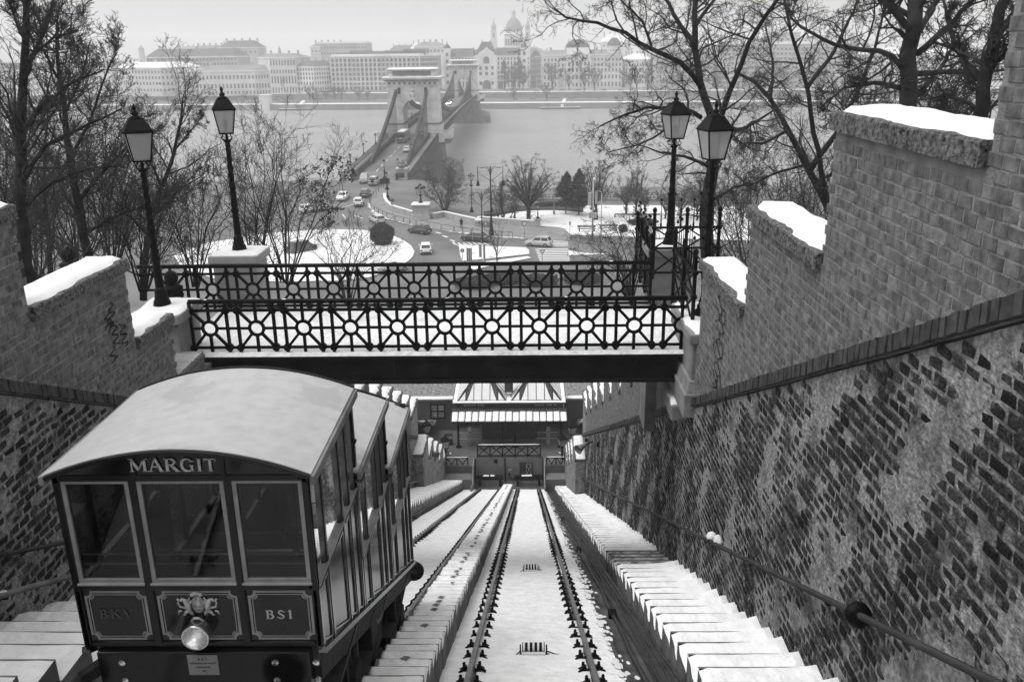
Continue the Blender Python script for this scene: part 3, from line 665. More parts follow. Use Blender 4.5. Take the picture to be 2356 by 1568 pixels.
# ================================================================== funicular car
mat('car_black', .004, .2, .2, 2, .02, 30, spec=.22)
mat('car_panel', .004, .1, .2, 2, .0, spec=.3)
mat('car_varnish', .05, .12, .35, 3, .02, 10, spec=.8)
mat('car_wood', .2, .4, .2, 6, .05)
patchy('car_roof', .36, .31, 1.0, .57, .62, .42, .08, 4, .02, a1=.33, a2=.39)
mat('gold', .36, .35, .3, 20, .2, 60, metal=.3)
mat('chrome', .5, .12, .1, 5, 0, metal=.9, spec=.5)
mat('under', .015, .6, .5, 8, .3, 40)
mat('seat', .05, .5, .3, 4)
m_ = bpy.data.materials.new('bulb_on'); m_.use_nodes = True; MATS['bulb_on'] = m_
m_.node_tree.nodes['Principled BSDF'].inputs['Emission Color'].default_value = (1, 1, 1, 1); m_.node_tree.nodes['Principled BSDF'].inputs['Emission Strength'].default_value = 25
X0, X1, CY, NC, CL, DZ = -3.82, -1.76, 6.2, 3, 1.79, .858
ZS, ZE = 31.82, 32.76           # sill and eave of the upper compartment
car = thing('funicular_car', 'black funicular car with pale rounded stepped roofs, lettered MARGIT on its front', 'funicular car', ((X0+X1)/2, CY, rz(CY)))
XM = (X0+X1)/2; cw = (X1-X0)/2
low = lambda y: rz(y, 1.06)
def C(b, name, m, parent=None, **k): return b.build(name, m, parent or car, world=True, **k)
def arch(x, ze, rise=.25): u = (x-XM)/(cw+.1); return ze+rise*(1-u*u)
# --- front (uphill) face
yf = CY; ZB = rz(yf, 1.12)
corner_x = [X0, X0+.06, X0+.61, X0+.675, X0+1.38, X0+1.445, X1-.05, X1]
fr = MB()
for a, b_ in ((0, 1), (2, 3), (4, 5), (6, 7)): fr.bx(corner_x[a], corner_x[b_], yf, yf+.07, ZB, ZE+.06)
fr.bx(X0+.07, X1-.07, yf+.002, yf+.068, ZS-.075, ZS-.02); fr.bx(X0+.07, X1-.07, yf+.002, yf+.068, ZB, ZB+.05); fr.bx(X0+.07, X1-.07, yf+.002, yf+.068, ZE-.0, ZE+.06)
C(fr, 'front_frame', 'car_black', bevel=.008)
pts = [(x, yf+.01, ZE+.055) for x in (X0, X1)]; top = [(x, yf+.01, arch(x, ZE+.05)-.035) for x in np.linspace(X1, X0, 17)]
ff = C(MB().ext([(X0, yf+.01, ZE+.03), (X1, yf+.01, ZE+.03)]+top, (0, .05, 0)), 'fascia', 'car_panel')
for xd in (XM-.36, XM+.36): C(MB().bx(xd-.02, xd+.02, yf-.004, yf+.012, ZE+.055, ZE+.24), 'fascia_rib', 'car_black', ff)
fb2 = MB(); tr = [(x, arch(x, ZE+.05)) for x in np.linspace(X0-.03, X1+.03, 25)]
for (a, za), (b_, zb) in zip(tr[:-1], tr[1:]): fb2.bar((a, yf-.02, za-.03), (b_, yf-.02, zb-.03), .06, .035)
C(fb2, 'arch_trim', 'car_black')
def text(s, size, loc, parent, m, ext_=.006, rot=(R(90), 0, 0), name='lettering', spacing=1.0, label=None):
    cu = bpy.data.curves.new(name, 'FONT'); cu.body = s; cu.size = size; cu.extrude = ext_; cu.align_x = 'CENTER'; cu.align_y = 'CENTER'; cu.space_character = spacing; cu.offset = size*.012; cu.resolution_u = 3
    o = bpy.data.objects.new(name, cu); col.objects.link(o); dg = bpy.context.evaluated_depsgraph_get()
    me = bpy.data.meshes.new_from_object(o.evaluated_get(dg)); bpy.data.objects.remove(o); bpy.data.curves.remove(cu)
    me.materials.clear(); me.materials.append(MATS[m])
    o = bpy.data.objects.new(name, me); col.objects.link(o); o.rotation_euler = rot
    if parent is not None: o.parent = parent; o.location = Vector(loc)-parent_loc(parent)
    else: o.location = loc
    return o
def serif(t, size, cx, y, cz, parent, m, sp=1.12):
    """letters with hand-made slab serifs: stroke segments per letter"""
    G = {'M': (1.15, [((.12, 0), (.12, 1), .1), ((.12, 1), (.57, .12), .2), ((.57, .12), (1.03, 1), .09), ((1.03, 0), (1.03, 1), .2)], [(.12, 0), (1.03, 0), (.06, 1), (1.1, 1)]),
         'A': (1.0, [((.1, 0), (.5, 1), .09), ((.5, 1), (.9, 0), .2), ((.27, .38), (.75, .38), .08)], [(.1, 0), (.9, 0)]),
         'R': (.95, [((.2, 0), (.2, 1), .2), ((.2, .96), (.55, .96), .08), ((.55, .96), (.72, .85), .14), ((.72, .85), (.72, .65), .18), ((.72, .65), (.55, .52), .14), ((.55, .52), (.2, .5), .08), ((.48, .5), (.88, .02), .2)], [(.2, 0), (.16, 1), (.9, 0)]),
         'G': (1.0, [((.85, .78), (.7, .93), .09), ((.7, .93), (.45, .97), .1), ((.45, .97), (.22, .82), .16), ((.22, .82), (.14, .5), .2), ((.14, .5), (.22, .18), .2), ((.22, .18), (.45, .03), .16), ((.45, .03), (.7, .07), .1), ((.7, .07), (.84, .2), .12), ((.84, 0.05), (.84, .45), .18)], [(.84, .45), (.86, .8)]),
         'I': (.5, [((.25, 0), (.25, 1), .2)], [(.25, 0), (.25, 1)]),
         'T': (.9, [((.45, 0), (.45, 1), .2), ((.06, .95), (.84, .95), .09), ((.07, .78), (.07, .97), .06), ((.83, .78), (.83, .97), .06)], [(.45, 0)]),
         'B': (.85, [((.2, 0), (.2, 1), .2), ((.2, .96), (.52, .96), .08), ((.52, .96), (.66, .85), .14), ((.66, .85), (.66, .67), .17), ((.66, .67), (.5, .53), .14), ((.5, .53), (.2, .52), .07), ((.5, .53), (.72, .4), .14), ((.72, .4), (.72, .17), .19), ((.72, .17), (.55, .04), .14), ((.55, .04), (.2, .04), .08)], [(.16, 0), (.16, 1)]),
         'K': (.95, [((.2, 0), (.2, 1), .2), ((.25, .42), (.75, 1), .08), ((.42, .6), (.85, 0), .2)], [(.2, 0), (.2, 1), (.78, 1), (.88, 0)]),
         'V': (.95, [((.1, 1), (.5, 0), .2), ((.5, 0), (.88, 1), .08)], [(.1, 1), (.88, 1)]),
         'S': (.75, [((.65, .8), (.5, .95), .1), ((.5, .95), (.27, .93), .1), ((.27, .93), (.15, .75), .17), ((.15, .75), (.3, .57), .2), ((.3, .57), (.52, .45), .22), ((.52, .45), (.66, .25), .2), ((.66, .25), (.5, .06), .16), ((.5, .06), (.25, .05), .1), ((.25, .05), (.1, .2), .1)], [(.66, .84), (.1, .14)]),
         '1': (.55, [((.3, 0), (.3, 1), .2), ((.3, 1), (.12, .85), .09)], [(.3, 0)])}
    tot = sum(G[c][0]*sp for c in t)*size; x = cx-tot/2
    for c in t:
        wd, seg, ser = G[c]; b = MB()
        for (p, q, wdt) in seg: b.bar((x+p[0]*size, y, cz+(p[1]-.5)*size), (x+q[0]*size, y, cz+(q[1]-.5)*size), .008, wdt*size*.95, upv=(0, 0, 1)) if abs(q[0]-p[0]) > abs(q[1]-p[1]) else b.bar((x+p[0]*size, y, cz+(p[1]-.5)*size), (x+q[0]*size, y, cz+(q[1]-.5)*size), wdt*size*.95, .008, upv=(0, 1, 0))
        for (sx, sz) in ser: b.bar((x+(sx-.15)*size, y-.0005, cz+(sz-.5)*size*.95), (x+(sx+.15)*size, y-.0005, cz+(sz-.5)*size*.95), .007, .05*size)
        C(b, 'letter', m, parent); x += wd*sp*size
serif('MARGIT', .115, XM-.02, yf-.004, ZE+.15, ff, 'gold', 1.12)
# windows of the front
win = [(X0+.06, X0+.61), (X0+.675, X0+1.38), (X0+1.445, X1-.05)]
for a, b_ in win:
    f = MB(); q = .034
    f.bx(a, a+q, yf+.01, yf+.05, ZS, ZE-.002); f.bx(b_-q, b_, yf+.01, yf+.05, ZS, ZE-.002); f.bx(a+q, b_-q, yf+.012, yf+.048, ZE-q*.7, ZE-.002); f.bx(a+q, b_-q, yf+.012, yf+.048, ZS, ZS+.03)
    W = C(f, 'front_window', 'car_wood')
    C(MB().quad((a+q, yf+.03, ZS+.03), (b_-q, yf+.03, ZS+.03), (b_-q, yf+.03, ZE-q*.7), (a+q, yf+.03, ZE-q*.7)), 'glass_pane', 'car_glass', W)
    C(MB().bx(a-.01, b_+.01, yf-.02, yf+.04, ZS-.018, ZS), 'sill', 'car_wood', W, bevel=.006)
    for z in (ZS+.13, ZS+.22): C(MB().bx(a+q, b_-q, yf+.07, yf+.085, z, z+.014), 'guard_bar', 'car_wood', W)
# lower panels with notched gilt line
def panel_line(b, x0, x1, z0, z1, n, wd, y):
    pts = [(x0+n, z0), (x1-n, z0), (x1-n, z0+n*.55), (x1-n*.55, z0+n), (x1, z0+n), (x1, z1-n), (x1-n*.55, z1-n), (x1-n, z1-n*.55), (x1-n, z1), (x0+n, z1), (x0+n, z1-n*.55), (x0+n*.55, z1-n), (x0, z1-n), (x0, z0+n), (x0+n*.55, z0+n), (x0+n, z0+n*.55)]
    cx, cz = (x0+x1)/2, (z0+z1)/2; n_ = len(pts)
    inn = [(p[0]+(wd if p[0] < cx else -wd), p[1]+(wd if p[1] < cz else -wd)) for p in pts]
    for i in range(n_):
        j = (i+1) % n_; b.quad((pts[i][0], y, pts[i][1]), (pts[j][0], y, pts[j][1]), (inn[j][0], y, inn[j][1]), (inn[i][0], y, inn[i][1]))
pz0, pz1 = ZB+.05, ZS-.075
for i, (a, b_) in enumerate(win):
    P_ = C(MB().bx(a, b_, yf+.02, yf+.06, pz0, pz1), 'front_panel', 'car_panel')
    l = MB(); panel_line(l, a+.012, b_-.012, pz0+.012, pz1-.012, .05, .022, yf+.017); C(l, 'gilt_line', 'car_wood', P_)
    l = MB(); panel_line(l, a+.045, b_-.045, pz0+.045, pz1-.045, .042, .009, yf+.017); C(l, 'gilt_line', 'car_wood', P_)
    if i == 0: mat('gold_dim', .07, .5, .2, 9); serif('BKV', .085, (a+b_)/2, yf+.014, (pz0+pz1)/2+.02, P_, 'gold_dim', 1.35)
    if i == 2: serif('BS1', .085, (a+b_)/2-.01, yf+.014, (pz0+pz1)/2+.01, P_, 'gold', 1.35)
    if i == 1:
        # cast crest: crowned shield between two rampant beasts
        K = MB(); cx, cz = (a+b_)/2, pz1-.145
        sh = [(cx+.055*math.sin(t_)*(1 if abs(t_) < 2 else .9), cz-.085*math.cos(t_)) for t_ in np.linspace(-3.14, 3.14, 17)[:-1]]
        K.ext([(p[0], yf+.014, p[1]) for p in sh], (0, .02, 0)); 
        for q in range(5): K.lathe([(.02, -.01), (.016, .012), (.004, .016)], 7, (cx+(q-2)*.018, yf+.012, cz+.1+.012*math.cos((q-2)*.8)), Matrix.Rotation(R(90), 3, 'X'))
        for q in range(3): K.bar((cx-.045, yf+.011, cz+.045-.04*q), (cx+.045, yf+.011, cz+.045-.04*q), .006, .008)
        for s in (-1, 1):
            for pth, rr in (([(.075, -.06), (.085, .0), (.1, .04), (.12, .055)], [.022, .026, .022, .012]), ([(.12, .055), (.135, .045), (.14, .03)], [.016, .014, .006]), ([(.085, .0), (.06, .02), (.05, .04)], [.012, .01, .007]), ([(.09, .02), (.07, .05), (.06, .07)], [.012, .01, .006]),
                            ([(.08, -.06), (.06, -.08), (.05, -.1)], [.018, .014, .008]), ([(.085, -.06), (.11, -.075), (.12, -.1), (.135, -.1)], [.018, .014, .01, .006]), ([(.1, -.03), (.15, -.02), (.165, .02), (.15, .045), (.17, .055)], [.012, .01, .009, .008, .012]), ([(.14, -.06), (.165, -.065), (.175, -.095)], [.008, .01, .005])):
                K.tube([(cx+s*p[0], yf+.01, cz+p[1]) for p in pth], rr, 6)
        C(K, 'crest', 'gold', P_, smooth=True)
        # headlight
        lx, lz = cx-.015, pz0+.115; My = Matrix.Rotation(R(90), 3, 'X')
        H_ = C(MB().lathe([(.1, -.02), (.112, .06), (.118, .1), (.118, .115), (.106, .118), (.1, .105)], 28, (lx, yf+.01, lz), My, cap=False), 'headlight', 'chrome', P_, smooth=True)
        b = MB().lathe([(.1, .1), (.085, .06), (.055, .035), (.0, .025)], 24, (lx, yf+.01, lz), My, cap=False); C(b, 'reflector', 'chrome', H_, smooth=True)
        b = MB().lathe([(.005, .02), (.03, .03), (.032, .055), (.018, .075), (.005, .08)], 12, (lx+.012, yf+.01, lz+.02), My); C(b, 'lit_bulb', 'bulb_on', H_, smooth=True) if 'bulb_on' in MATS else None
        C(MB().lathe([(.103, .108), (.07, .118), (.01, .122)], 24, (lx, yf+.01, lz), My), 'lens', 'lamp_glass', H_, smooth=True)
        C(MB().tube([(lx-.05, yf+.0, lz+.1), (lx-.02, yf-.02, lz+.14), (lx+.02, yf-.02, lz+.14), (lx+.05, yf+.0, lz+.1)], .01, 6), 'hood_clip', 'gold', H_)
        C(MB().lathe([(.014, 0), (.014, .04)], 8, (lx, yf-.0, lz-.13), My), 'stud', 'chrome', H_)
# --- roof, walls, floor per compartment
for k in range(NC):
    ya, yb = CY+k*CL, CY+(k+1)*CL; ze = ZE+.05-k*DZ; zs = ZS-k*DZ-.05
    yr0, yr1 = ya-.02 if k == 0 else ya-.08, yb+.03
    b = MB(); n = 21; xs = np.linspace(X0-.06, X1+.04, n); m = 8; yy = np.linspace(yr0, yr1, m)
    for y in yy:
        for x in xs: b.v.append((x, y, arch(x, ze)+.004*float(fbm(np.array(x*2.), np.array(y*2.), 5))))
    for y in yy:
        for x in xs: b.v.append((x, y, arch(x, ze)-.035))
    o_ = n*m
    for j in range(m-1):
        for i in range(n-1):
            b.f += [(j*n+i, j*n+i+1, (j+1)*n+i+1, (j+1)*n+i), (o_+j*n+i, o_+(j+1)*n+i, o_+(j+1)*n+i+1, o_+j*n+i+1)]
    for i in range(n-1): b.f += [(i, o_+i, o_+i+1, i+1), ((m-1)*n+i, (m-1)*n+i+1, o_+(m-1)*n+i+1, o_+(m-1)*n+i)]
    for j in range(m-1): b.f += [(j*n, (j+1)*n, o_+(j+1)*n, o_+j*n), (j*n+n-1, o_+j*n+n-1, o_+(j+1)*n+n-1, (j+1)*n+n-1)]
    b.m = [0]*len(b.f)
    RF = C(b, 'roof', 'car_roof', smooth=False)
    for s, x in ((1, X1+.04), (-1, X0-.06)): C(MB().bx(min(x-.012*s, x+.03*s), max(x-.012*s, x+.03*s), yr0-.01, yr1+.01, ze-.07, ze+.012), 'gutter', 'concrete', RF, bevel=.008)
    tr = [(x, arch(x, ze)) for x in np.linspace(X0-.05, X1+.035, 19)]; eb = MB()
    for (a, za), (b_, zb) in zip(tr[:-1], tr[1:]): eb.bar((a, yr1, za-.01), (b_, yr1, zb-.01), .035, .045)
    C(eb, 'edge_bead', 'iron', RF)
    # side walls (both sides): posts, window panes, sill, lower panelling following the slope
    for s, X in ((1, X1), (-1, X0)):
        nm = X-s*.05
        posts = [ya+.04, ya+.42, ya+1.1, ya+1.42, yb-.04]
        pb = MB()
        for y in posts: pb.bx(*sorted((nm, X)), y-.024, y+.024, zs-.04, ze)
        pb.bx(*sorted((nm+s*.002, X-s*.002)), ya, yb, ze-.06, ze-.005)
        SW = C(pb, 'side_frame', 'car_black')
        for (a, b_) in zip(posts[:-1], posts[1:]):
            a2, b2 = a+.024, b_-.024; wf = MB()
            wf.bx(*sorted((nm+s*.005, X-s*.008)), a2, a2+.028, zs, ze-.06); wf.bx(*sorted((nm+s*.005, X-s*.008)), b2-.028, b2, zs, ze-.06); wf.bx(*sorted((nm+s*.007, X-s*.01)), a2+.025, b2-.025, ze-.085, ze-.062)
            WF = C(wf, 'side_window', 'car_varnish')
            q = [(X-s*.03, a2+.028, zs), (X-s*.03, b2-.028, zs), (X-s*.03, b2-.028, ze-.06), (X-s*.03, a2+.028, ze-.06)]
            C(MB().quad(*(q if s < 0 else q[::-1])), 'glass_pane', 'car_glass', WF)
            C(MB().bx(*sorted((X-s*.04, X+s*.012)), a2-.02, b2+.02, zs-.022, zs), 'sill', 'car_wood', WF)
        # lower panelling
        q0 = [(nm, ya, low(ya)), (nm, yb, low(yb)), (nm, yb, zs-.03), (nm, ya, zs-.03)]
        LP_ = C(MB().ext(q0, (s*.035, 0, 0)), 'side_panel', 'car_panel')
        for (a, b_) in ((ya+.04, ya+.42), (ya+.42, ya+1.1), (ya+1.1, ya+1.42), (ya+1.42, yb-.04)):
            i = .05; mb = MB(); xx = X-s*.012
            pp = [(a+i, low(a)+.09), (b_-i-.02, low(b_)+.11), (b_-i, low(b_)+.16), (b_-i, zs-.09), (a+i, zs-.09)]
            for p, q in zip(pp, pp[1:]+pp[:1]): mb.bar((xx, p[0], p[1]), (xx, q[0], q[1]), .022, .022, upv=(1, 0, 0))
            C(mb, 'moulding', 'car_varnish', LP_)
        rb = MB()
        for y in posts: rb.bx(*sorted((X-s*.015, X+s*.006)), y-.02, y+.02, low(y)+.02, zs-.03)
        rb.bar((X-s*.006, ya, low(ya)+.03), (X-s*.006, yb, low(yb)+.03), .05, .07, upv=(1, 0, 0))
        C(rb, 'rib', 'car_varnish', LP_)
    # partition below the next roof step, interior benches
    if k: 
        pf = MB()
        for x in (X0+.02, XM-.34, XM+.34, X1-.02): pf.bx(x-.03, x+.03, ya-.03, ya+.03, zs, ze+DZ)
        pf.bx(X0, X1, ya-.025, ya+.025, ze-.02, ze+.06); C(pf, 'partition', 'car_black')
    C(MB().bx(X0+.06, X1-.06, ya+.08, ya+.5, low(ya+.5)+.1, zs-.3), 'bench', 'seat'); C(MB().bx(X0+.06, X1-.06, ya+.06, ya+.1, zs-.3, zs+.05), 'bench_back', 'car_varnish')
    C(MB().bx(X0+.05, X1-.05, ya, yb, low(yb)-.02, low(yb)+.02), 'floor', 'wood_dark')
yb = CY+NC*CL
rb = MB(); zs, ze = ZS-3*DZ+DZ-.05, ZE+.05-2*DZ
for x in (X0+.035, XM-.35, XM+.35, X1-.035): rb.bx(x-.035, x+.035, yb-.06, yb, low(yb), ze+.1)
rb.bx(X0, X1, yb-.055, yb-.005, low(yb), zs); rb.bx(X0, X1, yb-.05, yb-.01, ze-.08, ze+.1); C(rb, 'rear_frame', 'car_black')
C(MB().quad((X0, yb-.03, zs), (X1, yb-.03, zs), (X1, yb-.03, ze), (X0, yb-.03, ze)), 'rear_window', 'car_glass')
# lower wall under the eaves: dark rain pipes in the roof notches
for k in (1, 2):
    y = CY+k*CL+.02; z0 = ZE-k*DZ
    C(MB().tube([(X1-.02, y, z0+DZ+.02), (X1-.03, y+.02, z0+.05), (X1-.0, y-.05, z0-.02)], .022, 7), 'rain_pipe', 'iron')
    C(MB().tube([(X1+.0, y-.06, z0-.01), (X1+.02, y-.09, z0-.04)], .035, 8), 'pipe_shoe', 'iron')
    C(MB().bx(X1-.02, X1+.02, y-.02, y+.04, z0+.34, z0+.37), 'pipe_clip', 'iron')
    C(MB().bx(X1-.0, X1+.05, y+.02, y+.12, z0-.22, z0-.12), 'door_catch', 'chrome')
# --- underframe
sb = MB(); 
for x in (X0+.12, X1-.12): sb.hexa([(x-.06, CY+.1, rz(CY+.1, .75)), (x+.06, CY+.1, rz(CY+.1, .75)), (x+.06, yb, rz(yb, .75)), (x-.06, yb, rz(yb, .75)), (x-.06, CY+.1, rz(CY+.1, 1.04)), (x+.06, CY+.1, rz(CY+.1, 1.04)), (x+.06, yb, rz(yb, 1.04)), (x-.06, yb, rz(yb, 1.04))])
C(sb, 'sole_bars', 'under')
C(MB().bx(X0+.12, X1-.12, CY-.05, CY+.12, rz(CY, .72), rz(CY, 1.1)), 'buffer_beam', 'car_black', bevel=.01)
for x in (X0-.12, X1-.42):
    Mb = Matrix.Rotation(R(90), 3, 'X'); C(MB().lathe([(.06, -.12), (.07, .12), (.19, .16), (.19, .19), (.17, .21)], 26, (x, CY-.1, rz(CY, .74)), Mb), 'buffer', 'under', smooth=False)
    C(MB().bar((x, CY+.05, rz(CY, .74)), (x+.3*(1 if x < XM else -.2), CY+.2, rz(CY, .9)), .1), 'buffer_bracket', 'under')
C(MB().lathe([(.06, 0), (.06, .1), (.17, .13), (.17, .17)], 20, (X1-.05, yb+.05, rz(yb, .8)), Matrix.Rotation(R(-90), 3, 'X')), 'rear_buffer', 'under')
np_ = C(MB().bx(XM-.13, XM+.13, CY-.06, CY-.045, rz(CY, .88), rz(CY, 1.08)), 'name_plate', 'concrete')
for z, s, tx in ((1.04, .035, 'B K V'), (1.0, .022, 'GANZ-MAVAG-VASUTI'), (.96, .022, 'JARMUGYAR'), (.92, .022, '1986')):
    text(tx, s, (XM, CY-.061, rz(CY, z)), np_, 'iron_worn', .001)
for x in (X0+.33, XM+.62, X1-.06):
    for h in (1.0, .82): C(MB().lathe([(.02, -.03), (.03, -.02), (.03, 0), (.012, .012)], 8, (x, CY-.06, rz(CY, h)), Matrix.Rotation(R(90), 3, 'X')), 'bolt', 'chrome')
for y in (7.5, 10.4):
    for x in (RX['a'], RX['b']):
        s = 1 if x > XM else -1
        Wh = C(MB().lathe([(.34, -.06), (.34, .03), (.38, .035), (.38, .06), (.3, .05), (.1, .06), (.08, .1)], 28, (x, y, rz(y, .34)), Matrix.Rotation(R(90), 3, 'Y')), 'wheel', 'under')
        ax = MB(); ax.bx(*sorted((x+s*.05, x+s*.25)), y-.16, y+.16, rz(y, .2), rz(y, .5)); ax.bx(*sorted((x+s*.08, x+s*.2)), y-.3, y-.2, rz(y-.25, .1), rz(y-.25, .8)); ax.bx(*sorted((x+s*.08, x+s*.2)), y+.2, y+.3, rz(y+.25, .1), rz(y+.25, .8))
        C(ax, 'axle_box', 'under', bevel=.02)
        for dy in (-.1, .12):
            pts = [(x+s*.15+.05*math.cos(q), y+dy+.05*math.sin(q), rz(y+dy, .52)+q*.0085) for q in np.arange(0, 31, .7)]; C(MB().tube(pts, .013, 5), 'spring', 'under')
C(MB().tube([(X1-.1, 8.6, rz(8.6, .95)), (X1-.05, 8.75, rz(8.75, .7)), (X1-.05, 9.0, rz(9.0, .75)), (X1-.1, 9.2, rz(9.2, .95))], .02, 6), 'brake_hose', 'concrete')
C(MB().bx(X1-.3, X1-.05, 8.4, 9.0, rz(9, .45), rz(8.4, .8)), 'brake_gear', 'under', bevel=.02)
C(MB().bx(X0+.2, X1-.2, 6.6, 11.2, rz(11.2, .3), rz(11.2, .6)), 'drive_tray', 'under')
# ================================================================== lower station
mat('roof_dark', .05, .6, .3, 3, .1); mat('plaster', .11, .85, .3, 1.2, .2, 12, c2=.17); mat('plaster_dark', .1, .85, .3, 1.5, .2, 12)
mat('cobbles', .06, .9, .0, 4, .8, 5, c2=.26, wdist=.06, detail=10); mat('tiles', .1, .6, .2, 2, .1)
FZ = 7.1
# platform slab with the pit cut out, as setting
b = MB(); b.bx(-9, -4.05, 57.6, 66, 5.2, FZ); b.bx(1.25, 6, 57.6, 66, 5.2, FZ); b.bx(-4.05, 1.25, 58.9, 66, 5.2, FZ)
b.build('station_platform', 'tiles', kind='structure')
b = MB(); b.quad((-4.05, 55, 5.2), (1.25, 55, 5.2), (1.25, 58.9, 5.2), (-4.05, 58.9, 5.2)); b.build('pit_floor', 'concrete_dark', kind='structure')
st = thing('lower_station', 'small lower station with two snowy glazed pyramid roofs and a snowy canopy', 'station', (-1.4, 62, FZ))
def S(b, name, m, parent=None, **k): return b.build(name, m, parent or st, world=True, **k)
S(MB().bx(-4.0, 1.2, 58.85, 58.895, 5.2, FZ-.02), 'pit_wall', 'plaster')
for x, s in ((-4.05, 1), (1.25, -1)): S(MB().ext([(x, 54.5, 5.0), (x, 58.9, 5.0), (x, 58.9, FZ+.0), (x, 57.5, FZ), (x, 56.2, rz(56.2, .3)), (x, 54.5, rz(54.5, .2))], (s*.06, 0, 0)), 'pit_side', 'stone')
for (x0, x1) in ((-1.75, -1.65), (-4.0, -3.9), (1.1, 1.2)): S(MB().bx(x0, x1, 58.7, 58.84, 5.2, FZ), 'pit_post', 'iron')
dr = S(MB().bx(-.62, .35, 58.78, 58.84, 5.25, 6.75), 'pit_door', 'wood_dark')
for a_, b_ in (((-.1, 6.6), (.25, 5.75)), ((.25, 6.6), (-.1, 5.75)), ((-.1, 6.65), (.25, 6.65)), ((-.1, 5.7), (.25, 5.7)), ((-.1, 6.65), (-.1, 5.7)), ((.25, 6.65), (.25, 5.7))): S(MB().bar((a_[0], 58.76, a_[1]), (b_[0], 58.76, b_[1]), .03), 'door_brace', 'stone_pale', dr)
S(MB().bx(-1.5, -1.2, 58.75, 58.84, 5.95, 6.2), 'switch_box', 'stone', bevel=.01); S(MB().tube([(-1.35, 58.8, 5.95), (-1.4, 58.78, 5.6), (-1.25, 58.75, 5.45), (-.8, 58.75, 5.4)], .04, 6), 'conduit', 'iron')
S(MB().lathe([(.16, 0), (.16, .08), (.05, .1)], 14, (-2.4, 58.83, 6.85), Matrix.Rotation(R(90), 3, 'X')), 'pit_lamp', 'black')
for x0, x1 in ((-3.85, -1.8), (-1.0, 1.1)):
    bs = S(MB().bx(x0, x1, 57.9, 58.2, 5.75, 6.05), 'buffer_stop', 'iron', bevel=.02)
    for x in (x0+.25, x1-.25): S(MB().bx(x-.09, x+.09, 57.95, 58.5, 5.2, 5.75), 'buffer_leg', 'iron', bs)
    for x in (x0+.5, x0+1.0): snow_slab(x, x+.6*rng.random()+.3, 57.92, 58.16, 6.04, .04, int(x*9) % 17, wav=.06, nx=6).build('snow_cover', 'snow', bs, smooth=True, world=True)
# balcony rail above the pit
def xrail(x0, x1, y, z0, z1, n, label, group=None):
    t = thing('cross_braced_railing', label, 'railing', (x0, y, z0), group=group); L = x1-x0; H = z1-z0
    MB().bx(0, L, -.05, .05, H-.08, H).build('top_rail', 'iron', t); MB().bx(0, L, -.04, .04, .1, .18).build('bottom_rail', 'iron', t)
    snow_slab(0, L, -.05, .05, H-.005, .03, 3, wav=.01, nx=12, ny=5, edge=.03).build('snow_cover', 'snow', t, smooth=True)
    for i in range(n+1): MB().bx(L*i/n-.045, L*i/n+.045, -.06, .06, 0, H-.081).build('post', 'iron', t)
    for i in range(n):
        a, b_ = L*i/n+.05, L*(i+1)/n-.05
        MB().bar((a, .0, .18), (b_, .0, H-.08), .06, .05, upv=(0, 1, 0)).build('brace', 'iron', t); MB().bar((a, .02, H-.08), (b_, .02, .18), .06, .05, upv=(0, 1, 0)).build('brace', 'iron', t)
    return t
xrail(-3.75, .95, 58.95, FZ, FZ+1.05, 5, 'long cross-braced wooden railing above the station pit')
t = xrail(-6.0, -4.4, 57.75, FZ-.6, FZ+.6, 2, 'cross-braced wooden gate at the foot of the stairs beyond the car'); t2 = xrail(1.4, 2.75, 57.75, FZ-.6, FZ+.6, 2, 'cross-braced wooden gate at the foot of the stairs below the loudspeaker')
for x0, x1, s in ((-6.1, -4.1, 0), (1.3, 2.75, 1)):
    b = MB(); b.bx(x0, x1, 56.6, 57.62, 5.2, FZ-.62); b.build('landing', 'plaster', kind='structure')
# booth, columns
bo = S(MB().bx(-3.55, .75, 62.2, 65.2, FZ, 9.9), 'booth', 'wood_dark')
for x0, x1 in ((-3.45, -2.0), (-1.85, -1.45), (-1.2, -.15), (-.05, .65)):
    wn = S(MB().bx(x0, x1, 62.16, 62.2, FZ+.75, FZ+2.2), 'booth_window', 'window_dark', bo)
    for x in np.linspace(x0, x1, 4 if x1-x0 > .8 else 2): S(MB().bx(x-.035, x+.035, 62.12, 62.16, FZ+.7, FZ+2.25), 'mullion', 'iron', wn)
    S(MB().bx(x0, x1, 62.13, 62.155, FZ+1.65, FZ+1.7), 'transom', 'iron', wn)
S(MB().bx(-2.85, -2.55, 62.1, 62.12, FZ+1.75, FZ+1.95), 'notice', 'paint_white', bo)
for x in (-5.3, -1.95, -.95, 2.55):
    S(MB().lathe([(.24, 0), (.24, .06), (.17, .12), (.1, .2), (.085, 1.2), (.085, 2.4), (.14, 2.5), (.16, 2.6)], 14, (x, 60.75, FZ)), 'column', 'iron', smooth=True)
